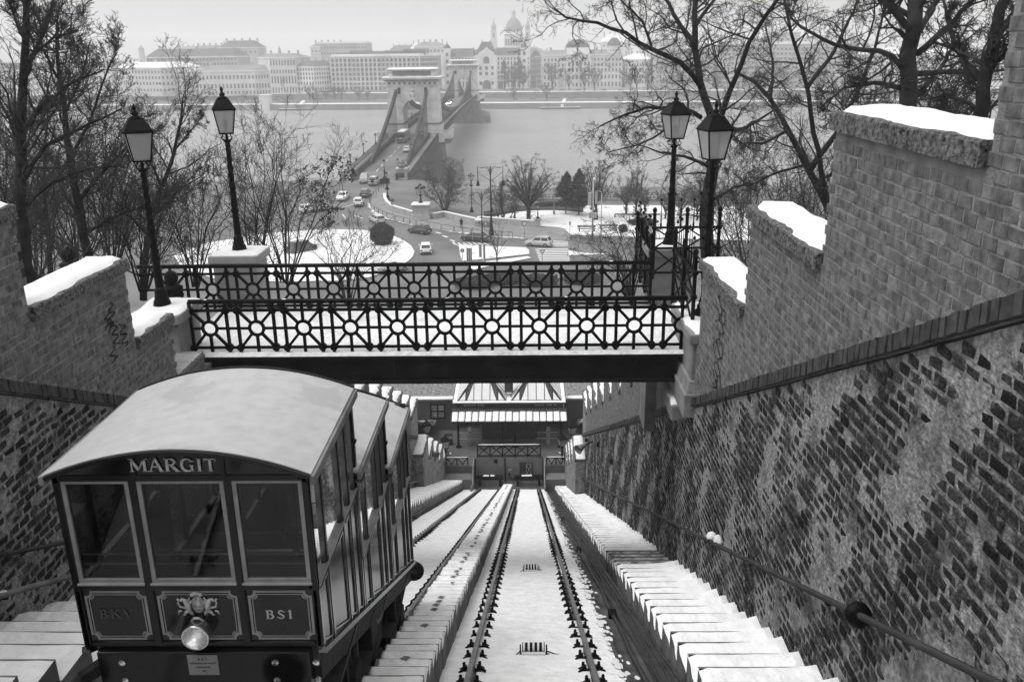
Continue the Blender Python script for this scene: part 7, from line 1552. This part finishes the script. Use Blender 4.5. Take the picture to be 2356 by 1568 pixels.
def grow(limbs, levels, seed, up=.1, rcap=.04):
    """limbs: [(points, r0, r1)]; levels: (children, length ratio, angle, curl, K, r ratio, tmin). returns per-level segment arrays"""
    r = np.random.RandomState(seed); out = []
    K0 = 9; paths = np.stack([resample(p, K0) for p, a, b in limbs]); rad = np.stack([np.linspace(a, b, K0) for p, a, b in limbs])
    for (nc, lr, an, curl, K, rr, tmin) in levels:
        N, Kp, _ = paths.shape; L = np.linalg.norm(np.diff(paths, axis=1), axis=2).sum(1)
        M = N*nc; idx = np.repeat(np.arange(N), nc); t = r.uniform(tmin, 1.0, M)*(Kp-1); t[::nc] = Kp-1.001
        i0 = np.floor(t).astype(int).clip(0, Kp-2); f = (t-i0)[:, None]
        base = paths[idx, i0]*(1-f)+paths[idx, i0+1]*f; br = rad[idx, i0]*(1-f[:, 0])+rad[idx, i0+1]*f[:, 0]
        tg = paths[idx, i0+1]-paths[idx, i0]; tg /= np.linalg.norm(tg, axis=1, keepdims=True)+1e-9
        q = r.normal(size=(M, 3)); q -= (q*tg).sum(1, keepdims=True)*tg; q /= np.linalg.norm(q, axis=1, keepdims=True)+1e-9
        A = np.radians(r.normal(an, an*.3, M))[:, None]; d = tg*np.cos(A)+q*np.sin(A)
        ln = np.maximum(L[idx]*lr*r.uniform(.5, 1.2, M)*(1.15-.55*t/(Kp-1)), .05); st = (ln/(K-1))[:, None]
        r0 = np.minimum(br*.8, np.minimum(br*rr+.0008, rcap)); rcap *= .6; pth = [base]; cur = base; dd = d
        for k in range(K-1):
            dd = dd+r.normal(size=(M, 3))*curl+np.array([0, 0, up]); dd /= np.linalg.norm(dd, axis=1, keepdims=True); cur = cur+dd*st; pth.append(cur)
        paths = np.stack(pth, 1); rad = np.stack([r0*(1-.72*k/(K-1)) for k in range(K)], 1)
        out.append((paths, rad))
    return out
def tree(name, label, limbs, levels, seed, m='bark', tw='twig', up=.1, cat='tree', group=None, rmin=.004, leaves=None, base=None, lim_n=9, rcap=.032):
    """limbs in world coordinates"""
    base = Vector(base or limbs[0][0][0]); t = thing(name, label, cat, base, group=group); b = MB()
    bb = np.array(base)
    for p, a, c in limbs:
        q = resample(p, 12)-bb; q[1:-1] += np.random.RandomState(seed).normal(size=(10, 3))*min(a, .12)*.22; b.tube([tuple(x) for x in q], list(np.linspace(a, c, 12)), lim_n)
    b.build('trunk', m, t, smooth=True)
    lv = grow([(np.array(p)-bb, a, c) for p, a, c in limbs], levels, seed, up, rcap); parts = []; ends = []
    for i, (P, Rr) in enumerate(lv):
        Rr = np.maximum(Rr, rmin); n = 5 if i == 0 else (4 if i == 1 else 3)
        V, F = segs_mesh(P[:, :-1].reshape(-1, 3), P[:, 1:].reshape(-1, 3), Rr[:, :-1].ravel(), Rr[:, 1:].ravel(), n); parts.append((V, F))
    me = np_mesh('crown', parts, tw); o = bpy.data.objects.new('crown', me); col.objects.link(o); o.parent = t
    if leaves:
        n, s, mm, sel = leaves; E = lv[-1][0].reshape(-1, 3); r = np.random.RandomState(seed+5)
        if sel: E = E[sel(E+bb)]
        if len(E): 
            C_ = E[r.randint(0, len(E), n)]+r.normal(size=(n, 3))*s*.6
            lo = bpy.data.objects.new('leaves', leaf_mesh(C_, s, r, mm)); col.objects.link(lo); lo.parent = t
    return t
def leaf_mesh(C_, s, r, m, flat=0.0):
    n = len(C_); a = r.normal(size=(n, 3)); a[:, 2] *= 1-flat; a /= np.linalg.norm(a, axis=1, keepdims=True); b = r.normal(size=(n, 3)); b -= (a*b).sum(1, keepdims=True)*a; b /= np.linalg.norm(b, axis=1, keepdims=True)
    sz = s*r.uniform(.6, 1.3, (n, 1)); V = np.stack([C_-a*sz, C_+b*sz*.5, C_+a*sz, C_-b*sz*.5], 1).reshape(-1, 3); F = np.arange(n*4).reshape(-1, 4)
    return np_mesh('leaves', [(V, F)], m)
mat('leaf_dead', .05, .8, .4, 20, 0, c2=.09); mat('evergreen', .03, .8, .3, 3, 0, c2=.055); mat('needles', .025, .8, .3, 2, 0, c2=.05); mat('twig_grey', .05, .85, .3, 4, 0, c2=.075)
def W(pts, Y, dy=None, ys=None):
    """limb from image-plane sketch at depth Y, with its own depth wander"""
    out = []
    for i, (u, v) in enumerate(pts): out.append(tuple(at(u, v, Y=Y+(dy or 0)*i/(max(1, len(pts)-1))+.05*math.sin(i*2.1+u))))
    return out
RT = 'bare trees on the slope behind the tall brick wall'; LT = 'bare trees on the slope behind the car'
L4 = [(13, .42, 50, .28, 6, .5, .12), (8, .5, 52, .34, 5, .5, .12), (6, .52, 52, .38, 4, .55, .1), (2, .7, 45, .4, 3, .7, .2)]
# forked tree behind the lamps
Y = 26
limbs = [([tuple(at(1632, 760, Y=Y))]+W([(1630, 620), (1625, 500), (1638, 390), (1645, 305)], Y), .24, .17), (W([(1645, 305), (1614, 205), (1600, 110), (1602, 0), (1610, -140)], Y, 1.5), .13, .05), (W([(1645, 310), (1682, 205), (1725, 100), (1772, 20), (1840, -70)], Y, -2), .09, .04),
         (W([(1614, 200), (1560, 140), (1500, 113), (1440, 78), (1380, 52), (1310, 46), (1276, 20)], Y, -3), .085, .022), (W([(1600, 110), (1560, 50), (1530, -10), (1480, -60)], Y, 2), .08, .03), (W([(1612, 270), (1570, 250), (1500, 246), (1440, 262), (1380, 290)], Y, -2.5), .07, .015), (W([(1640, 390), (1580, 360), (1520, 350), (1460, 330)], Y, 2), .06, .015),
         (W([(1655, 290), (1700, 300), (1740, 280), (1800, 240)], Y, 2.5), .08, .02), (W([(1625, 470), (1690, 430), (1740, 420)], Y, 1.5), .05, .015), (W([(1600, 60), (1650, -10), (1700, -80)], Y, 1), .06, .02), (W([(1500, 113), (1480, 50), (1440, 10), (1400, -20)], Y, -2), .04, .012), (W([(1570, 250), (1530, 300), (1480, 330), (1400, 350)], Y-2, 0), .04, .012)]
tree('bare_tree', 'dark bare tree with a forked trunk directly behind the two lantern posts', limbs, L4, 5, 'bark', 'twig', up=.02, group=RT)
Y = 31
limbs = [([tuple(at(1925, 640, Y=Y))]+W([(1908, 475), (1862, 392), (1812, 300), (1772, 232), (1728, 182), (1690, 165)], Y, 1), .19, .05), (W([(1905, 470), (1888, 390), (1872, 300), (1858, 200), (1820, 90), (1800, -20)], Y, -1.5), .11, .04), (W([(1862, 392), (1930, 300), (1980, 200), (2010, 110), (2040, 0)], Y, 2), .11, .03),
         (W([(1812, 300), (1760, 330), (1700, 330)], Y, -1), .06, .02), (W([(1858, 200), (1920, 120), (1960, 30), (1990, -50)], Y, 1), .08, .03), (W([(1772, 232), (1780, 150), (1760, 60)], Y, 2), .07, .02), (W([(1880, 420), (1950, 380), (2000, 330)], Y, 1), .06, .02), (W([(1850, 380), (1780, 400), (1720, 430), (1690, 400)], Y, -2), .05, .015)]
tree('bare_tree', 'slanting bare tree with two crossing stems behind the second snowy coping', limbs, L4, 6, group=RT, up=.03)
Y = 16
limbs = [([tuple(at(2080, 420, Y=Y))]+W([(2085, 250), (2090, 160), (2100, 60), (2112, -60), (2120, -140)], Y), .17, .11), (W([(2082, 168), (2045, 122), (1950, 110), (1885, 92), (1840, 60), (1810, 20)], Y, -1.5), .055, .015), (W([(2105, 170), (2180, 166), (2250, 165), (2330, 160)], Y, 1), .055, .02), (W([(2096, 75), (2062, 35), (2040, -25), (2030, -70)], Y, -1), .07, .04), (W([(2106, 80), (2150, 15), (2172, -40)], Y, 1), .06, .03), (W([(2108, 125), (2180, 62), (2245, -5), (2300, -60)], Y, -1.2), .06, .025),
         (W([(2082, 205), (2010, 190), (1940, 205), (1895, 240)], Y, -1), .05, .012), (W([(2100, 230), (2160, 160), (2200, 100), (2240, 40)], Y, 1.5), .05, .015), (W([(2096, 40), (2000, -20), (1900, -40)], Y, .5), .05, .015)]
tree('bare_tree', 'stout grey-barked bare tree rising behind the topmost snowy coping', limbs, [(11, .4, 50, .25, 6, .5, .12), (7, .48, 50, .3, 5, .5, .12), (6, .5, 50, .35, 4, .55, .1), (2, .6, 45, .3, 3, .7, .2)], 7, 'bark_pale', 'twig', group=RT, up=.06)
Y = 14
limbs = [([tuple(at(2235, 420, Y=Y))]+W([(2250, 270), (2270, 180), (2292, 80), (2312, 0), (2330, -70)], Y), .13, .07), (W([(2268, 190), (2220, 150), (2190, 80), (2170, 0)], Y, 1), .06, .02), (W([(2290, 90), (2340, 20), (2380, -40)], Y, 1), .06, .03), (W([(2275, 160), (2330, 110), (2380, 90)], Y, -.7), .05, .02), (W([(2255, 250), (2180, 220), (2120, 230)], Y, 1), .035, .01)]
tree('bare_tree', 'slim bare tree against the brick wall edge, next to the stout grey-barked tree', limbs, [(11, .42, 50, .25, 6, .5, .12), (7, .5, 50, .3, 5, .5, .12), (6, .5, 50, .35, 4, .55, .1), (2, .6, 45, .3, 3, .7, .2)], 8, 'bark', 'twig', group=RT, up=.08)
# left slope
L4b = [(15, .42, 42, .18, 6, .45, .08), (8, .5, 42, .22, 5, .5, .12), (6, .52, 40, .25, 4, .55, .12), (2, .7, 36, .25, 3, .65, .2)]
def left_tree(label, Y, trunk, limbs_, seed, r0, r1, L=L4b, up=.1, **k):
    lim = [([tuple(at(trunk[0][0], trunk[0][1]+90, Y=Y))]+W(trunk, Y), r0, r1)]+[(W(p, Y, dy), a, c) for p, dy, a, c in limbs_]
    return tree('bare_tree', label, lim, L, seed, group=LT, up=up, **k)
left_tree('thick dark bare tree at the edge of the left slope thicket', 19, [(70, 650), (58, 560), (45, 440), (50, 300), (56, 150), (62, 0), (66, -90)], [([(55, 300), (110, 230), (170, 190), (240, 160)], 1, .06, .015), ([(48, 420), (110, 330), (180, 300), (280, 250)], -1, .06, .015), ([(52, 350), (20, 270), (-20, 200)], 1, .05, .015), ([(56, 180), (90, 100), (120, 20), (130, -50)], 1, .05, .02), ([(60, 100), (30, 30), (10, -40)], -1, .04, .015), ([(58, 140), (120, 90), (180, 70)], -1.5, .04, .012), ([(50, 480), (120, 420), (200, 390), (280, 380)], 1.5, .05, .012)], 11, .17, .05)
left_tree('bare tree with a long slanting trunk behind the near lantern post', 23, [(215, 620), (185, 520), (165, 400), (150, 280), (140, 150), (132, 50)], [([(175, 470), (230, 400), (300, 330), (380, 290)], 1, .06, .015), ([(160, 370), (210, 270), (240, 180), (270, 120)], -1, .05, .015), ([(150, 260), (190, 170), (210, 90)], 1, .04, .012), ([(145, 200), (100, 120), (80, 40)], -1, .04, .012), ([(190, 540), (260, 500), (340, 470), (420, 460)], 2, .05, .012)], 12, .15, .035)
left_tree('leaning bare tree between the near and the far lantern posts', 27, [(330, 600), (345, 520), (372, 430), (398, 350), (415, 280), (420, 230)], [([(350, 500), (420, 430), (470, 400)], 1, .05, .012), ([(372, 430), (330, 340), (310, 270)], -1, .05, .012), ([(398, 350), (440, 300), (470, 260)], 1, .035, .01), ([(340, 540), (270, 470), (220, 400)], 1, .05, .012)], 13, .12, .03)
left_tree('young bare tree deep in the left slope thicket', 33, [(120, 640), (110, 540), (100, 430), (105, 330), (110, 240)], [([(108, 520), (60, 420), (30, 350)], 1, .05, .012), ([(102, 450), (170, 360), (210, 300)], 1, .05, .012), ([(105, 350), (60, 270), (50, 200)], -1, .04, .01)], 14, .13, .03)
# thicket shrubs: several stems fanning up from one foot
def shrub(label, u, v, Y, hpx, wpx, seed, n=9, leaves=None, group='shrubs on the left slope', rmin=.005, lev=None, tw='twig', up=.1, name='bare_shrub', below=60):
    r = random.Random(seed); lim = []; n = max(5, int(n*.95))
    for i in range(n):
        s = (i+.5)/n*2-1+r.uniform(-.2, .2); hh = hpx*(1-.35*s*s)*r.uniform(.75, 1.0); dy = r.uniform(-2, 2)
        pts = [(u+wpx*.04*s, v+below), (u+wpx*.12*s, v), (u+wpx*.26*s+r.uniform(-.07, .07)*wpx, v-hh*.38), (u+wpx*.42*s+r.uniform(-.08, .08)*wpx, v-hh*.7), (u+wpx*.5*s+r.uniform(-.1, .1)*wpx, v-hh)]
        lim.append((W(pts, Y, dy), .032*Y/30, .006*Y/30))
    return tree(name, label, lim, lev or [(9, .45, 42, .17, 6, .5, .12), (6, .5, 44, .2, 5, .55, .1), (5, .55, 44, .22, 4, .6, .1)], seed, 'bark', tw, up=up, cat='shrub', group=group, rmin=rmin, leaves=leaves, lim_n=6)
shrub('bare shrub with a few clinging dead leaves at its right edge, above the far railing', 660, 590, 38, 300, 300, 21, 11, leaves=(700, .075, 'leaf_dead', lambda E: (E[:, 0] > at(690, 450, Y=38).x) & (E[:, 2] < at(700, 370, Y=38).z) & (E[:, 2] > at(700, 530, Y=38).z)))
shrub('tall bare shrub just right of the far lantern post', 590, 600, 30, 290, 170, 22, 8)
shrub('bare shrub with wispy tops between the lantern posts', 450, 600, 28, 260, 220, 23, 10)
shrub('low dense bare shrub under the leaning tree', 330, 610, 24, 230, 260, 24, 12)
shrub('bare thicket shrub beside the thick dark tree', 180, 600, 26, 280, 280, 25, 12)
shrub('bare thicket shrub at the outer edge of the left slope', 20, 600, 24, 330, 260, 26, 12)
shrub('tall bare shrub crowding the near lantern post from behind', 260, 560, 30, 300, 240, 34, 10)
shrub('bare shrub crowding the slanting trunk on the left slope', 90, 620, 30, 330, 260, 35, 12)
shrub('small bare shrub spreading over the snowy island behind the far railing', 800, 640, 60, 130, 200, 27, 9, rmin=.007)
shrub('drooping twiggy shrub beside the spiked fence, above the road', 1450, 620, 48, 110, 230, 28, 12, group='shrubs on the right slope', rmin=.006, up=-.05)
shrub('twiggy shrub tangle behind the lantern posts on the right slope', 1720, 600, 42, 250, 260, 29, 12, group='shrubs on the right slope', rmin=.006)
shrub('twiggy shrub tangle under the slanting tree', 1850, 560, 38, 200, 220, 30, 12, group='shrubs on the right slope', rmin=.006)
shrub('low shrub behind the second snowy coping', 1790, 640, 34, 150, 200, 31, 10, group='shrubs on the right slope', rmin=.006)
shrub('shrub between the stout tree and the slanting tree', 1990, 300, 30, 150, 220, 32, 9, group='shrubs on the right slope', rmin=.006)
shrub('shrub at the wall edge beside the slim tree', 2180, 300, 24, 140, 200, 33, 9, group='shrubs on the right slope', rmin=.006)
# trees on the square and in the park
def auto_tree(name, label, base, H, Wd, seed, r0, trunk=.28, n=9, lev=None, leaves=None, group='bare trees in the riverside park', rmin=.011, tw='twig_grey', m='bark', stems=1, up=.06):
    r = random.Random(seed); lim = []; bx_, by_, bz_ = base
    for s in range(stems):
        ox, oy = (r.uniform(-.3, .3), r.uniform(-.3, .3)) if stems > 1 else (0, 0); top = (bx_+ox*3, by_+oy*3, bz_+H*trunk)
        lim.append(([(bx_+ox*.5, by_+oy*.5, bz_-.3), (bx_+ox*2, by_+oy*2, bz_+H*trunk*.5), top], r0, r0*.75))
        for i in range(n//stems):
            a = 6.283*(i+r.random()*.6)/max(1, n//stems); rad = Wd*.5*r.uniform(.55, 1.0)*(1 if i else .2); hz_ = H*(r.uniform(.78, 1.0) if rad < Wd*.35 else r.uniform(.55, .85)); z0 = bz_+H*trunk*r.uniform(.7, 1.0)
            lim.append(([(top[0], top[1], z0), (bx_+rad*.45*math.cos(a), by_+rad*.45*math.sin(a), bz_+H*trunk+(hz_-H*trunk)*.45), (bx_+rad*.8*math.cos(a), by_+rad*.8*math.sin(a), bz_+H*trunk+(hz_-H*trunk)*.8), (bx_+rad*math.cos(a), by_+rad*math.sin(a), bz_+hz_)], r0*.5, r0*.1))
    return tree(name, label, lim, lev or [(10, .4, 44, .2, 5, .5, .2), (8, .48, 44, .25, 4, .55, .15), (7, .55, 44, .25, 3, .6, .15)], seed, m, tw, up=up, group=group, rmin=rmin, leaves=leaves, base=(bx_, by_, bz_), lim_n=7, rcap=.08)
def ft(u, v, top, wpx, dz=0.1): p = gp(*F_(u, v), dz); h = at(*F_(u, top), Y=p.y).z-p.z; return p, h, wpx*.2075*p.y/2000
p, h, w_ = ft(735, 790, 62, 640); auto_tree('bare_tree', 'big round-crowned bare tree standing behind the long parapet', p, h, w_, 41, .4, .26, 20, lev=[(10, .34, 48, .22, 5, .5, .25), (9, .46, 48, .28, 4, .55, .15), (7, .5, 48, .28, 3, .6, .15)], up=.01)
p, h, w_ = ft(425, 775, 370, 330); auto_tree('bare_tree', 'small many-stemmed bare tree left of the big round-crowned tree', p, h, w_, 42, .14, .12, 10, stems=4)
p, h, w_ = ft(585, 785, 480, 260); auto_tree('bare_tree', 'smallest many-stemmed bare tree, at the foot of the big round-crowned tree', p, h, w_, 43, .12, .12, 8, stems=3)
p, h, w_ = ft(1490, 770, 135, 400); auto_tree('bare_tree', 'dense bare tree behind the pale antenna mast', p, h, w_, 44, .28, .25, 12, stems=2)
p, h, w_ = ft(1815, 715, 240, 330); auto_tree('bare_tree', 'slender bare tree in the park behind the log rails', p, h, w_, 45, .2, .25, 9)
p, h, w_ = ft(1920, 722, 190, 260); auto_tree('bare_tree', 'slender bare tree beside the taller leaning pole', p, h, w_, 46, .16, .2, 9)
p, h, w_ = ft(2020, 718, 430, 170); auto_tree('bare_tree', 'short bare tree right of the leaning poles', p, h, w_, 47, .14, .25, 7)
p, h, w_ = ft(385, 1275, 830, 330); auto_tree('bare_tree', 'bare sapling on the traffic island in front of the zebra crossing', p, h, w_, 48, .09, .3, 8, rmin=.012, lev=[(6, .45, 38, .15, 5, .5, .2), (5, .5, 38, .2, 4, .55, .2)], group='bare trees on the square')
p = gp(*E_(1640, 640)); h = at(*E_(1700, 80), Y=p.y).z-p.z; auto_tree('bare_tree', 'bushy tree with withered leaves between lamp-cluster pillar and river', (p.x+1.2, p.y+3, 6.5), h+1.5, 9.5, 49, .2, .15, 12, stems=3, leaves=(3500, .11, 'leaf_dead', None), group='bare trees on the square')
for i, (u, v, top, wpx) in enumerate(((2250, 760, 420, 260), (2420, 800, 300, 300), (2600, 780, 380, 300), (2850, 800, 330, 320), (3100, 820, 420, 300))):
    p, h, w_ = ft(u, v, top, wpx); auto_tree('bare_tree', 'bare park tree half hidden behind the lantern posts and slope trees', p, h, w_, 50+i, .18, .25, 8)
# conifers
def conifer(label, base, H, Wd, seed, m='needles', group='conifers in the park', cat='tree', trunk=.18, layers=None):
    r = np.random.RandomState(seed); t = thing('conifer', label, cat, base, group=group); MB().tube([(0, 0, -.3), (.1, 0, H*.5), (0, 0, H*.95)], [H*.018, H*.012, .03], 7).build('trunk', 'bark', t, smooth=True)
    C_ = []; nb = 46
    for i in range(nb):
        z = H*(trunk+(1-trunk)*(i/nb)**.9); rad = Wd*.5*(1-(i/nb)**1.6)*r.uniform(.55, 1.05)+.3; a = r.rand()*6.28; c = np.array([rad*.65*math.cos(a), rad*.65*math.sin(a), z+.15*rad])
        C_.append(c+r.normal(size=(230, 3))*np.array([rad*.3, rad*.3, H*.022]))
    lo = bpy.data.objects.new('crown', leaf_mesh(np.concatenate(C_), .16, r, m)); col.objects.link(lo); lo.parent = t; return t
p, h, w_ = ft(1145, 705, 262, 215); conifer('dark conifer in the park, the bushier of two', p, h, w_, 61); p, h, w_ = ft(1290, 722, 232, 215); conifer('dark conifer in the park, the taller of two', p, h, w_, 62)
# clipped round bush and low evergreens
def bush(label, base, rx, ry, rz_, seed, n=9000, s=.11, name='clipped_bush', group=None, lump=.08):
    r = np.random.RandomState(seed); d = r.normal(size=(n, 3)); d /= np.linalg.norm(d, axis=1, keepdims=True);     k = (r.rand(n)**.25)*(1+lump*fbm(d[:, 0]*6, d[:, 1]*6+d[:, 2]*5, seed)); C_ = d*k[:, None]*np.array([rx, ry, rz_*.55])+np.array([0, 0, rz_*.5]); C_[:, 2] = np.abs(C_[:, 2])
    t = thing(name, label, 'bush', base, group=group); MB().lathe([(rx*.7, .05), (rx*.84, rz_*.45), (rx*.6, rz_*.78), (.1, rz_*.92)], 12, M=Matrix.Scale(ry/rx, 3, Vector((0, 1, 0)))).build('inner_mass', 'needles', t, smooth=True)
    lo = bpy.data.objects.new('leaves', leaf_mesh(C_, s, r, 'evergreen')); col.objects.link(lo); lo.parent = t; return t
bush('round clipped evergreen bush on the snowy traffic island', gp(*E_(975, 985), .15), 1.85, 1.85, 3.0, 71, 12000)
for i, (u, v, sx) in enumerate(((2000, 830, 2.6), (1780, 905, .7), (1000, 640, 3.6), (1250, 640, 2.2))):
    bush(['low clipped hedge in the park beyond the log rails', 'dark clipped stump of a shrub by the park fence', 'flat dark hedge under the conifers', 'flat dark hedge right of the conifers'][i], gp(*F_(u, v), .1), sx, .9, 1.1, 72+i, 4000, .12)
for i, (u, v) in enumerate(((1090, 660), (1160, 650), (1240, 655), (1340, 650))): 
    p = gp(u, v); bush(['low dark evergreen shrub behind the far railing, by the banners', 'low dark evergreen shrub behind the far railing, by the bare sapling', 'low dark evergreen shrub behind the far railing, below the yield sign', 'low dark evergreen shrub behind the far railing, right of the zebra crossing'][i], p, 2.6, 1.8, 1.3, 80+i, 3500, .12, 'evergreen_shrub', lump=.2)
# far bank trees
zC = lambda x, y: ((1800+x*.33956)*.5752, (20+y*.33956)*.5752)
zB = lambda x, y: ((1150+x*.29711)*.5752, (150+y*.29711)*.5752)
fp = []
for s in range(3): fp.append(auto_tree('bare_tree', 'hazy bare tree on the far embankment', (900+10*s, 700, 8), 14, 11, 90+s, .28, .25, 9, lev=[(7, .42, 40, .2, 4, .5, .2), (6, .5, 40, .25, 3, .6, .15), (4, .55, 40, .25, 3, .6, .15)], group='bare trees on the far bank', rmin=.055))
spots = [zC(1210, 1010), zC(1580, 1022), zC(750, 1010), zC(1140, 1130), zC(750, 1130), zC(860, 1000), zC(1700, 1015), zC(1400, 1010)]+[zB(x, 720) for x in (620, 700, 780, 860, 960, 1080, 1170, 1260, 1330)]+[zB(1080, 850), zB(640, 850), zB(400, 850), zB(960, 850), zB(730, 850), zB(300, 850), zB(520, 850)]+[(x, 212) for x in (500, 540, 600, 660, 700, 1450, 1490, 1560, 1650, 1740, 1800, 1880, 1960)]
for i, (u, v) in enumerate(spots):
    low_ = v > 225; p = at(u, v, z=4.0 if low_ else 8.0); sc_ = r4.uniform(.55, .75) if low_ else r4.uniform(.85, 1.25)
    if i < 3: o = fp[i]; o.location = p; o.scale = (sc_*1.2,)*3
    else: dup(fp[i % 3], p, r4.uniform(0, 6), scale=sc_)
p = at(*zC(640, 1000), z=8); conifer('tall hazy conifer in front of the gabled palace', p, 25*p.y/690*.86, 9.5, 95, group='conifers on the far bank'); p = at(*zC(820, 995), z=8); conifer('broad hazy conifer in front of the gabled palace', p, 22, 12, 96, group='conifers on the far bank')
# ================================================================== winter haze
hm = bpy.data.materials.new('haze_air'); hm.use_nodes = True; hn = hm.node_tree; hn.nodes.remove(hn.nodes['Principled BSDF'])
pv = hn.nodes.new('ShaderNodeVolumePrincipled'); pv.inputs['Color'].default_value = (.97, .97, .97, 1); pv.inputs['Density'].default_value = .00054; pv.inputs['Anisotropy'].default_value = .2
hn.links.new(pv.outputs[0], hn.nodes['Material Output'].inputs['Volume'])
MATS['haze_air'] = hm
b = MB(); b.bx(-1700, 1700, -60, 5000, -3, 130); hz_o = b.build('haze', 'haze_air', kind='stuff')
print('OBJS', len(bpy.data.objects), 'TRIS', sum(len(m.polygons)*2*1 for m in bpy.data.meshes))
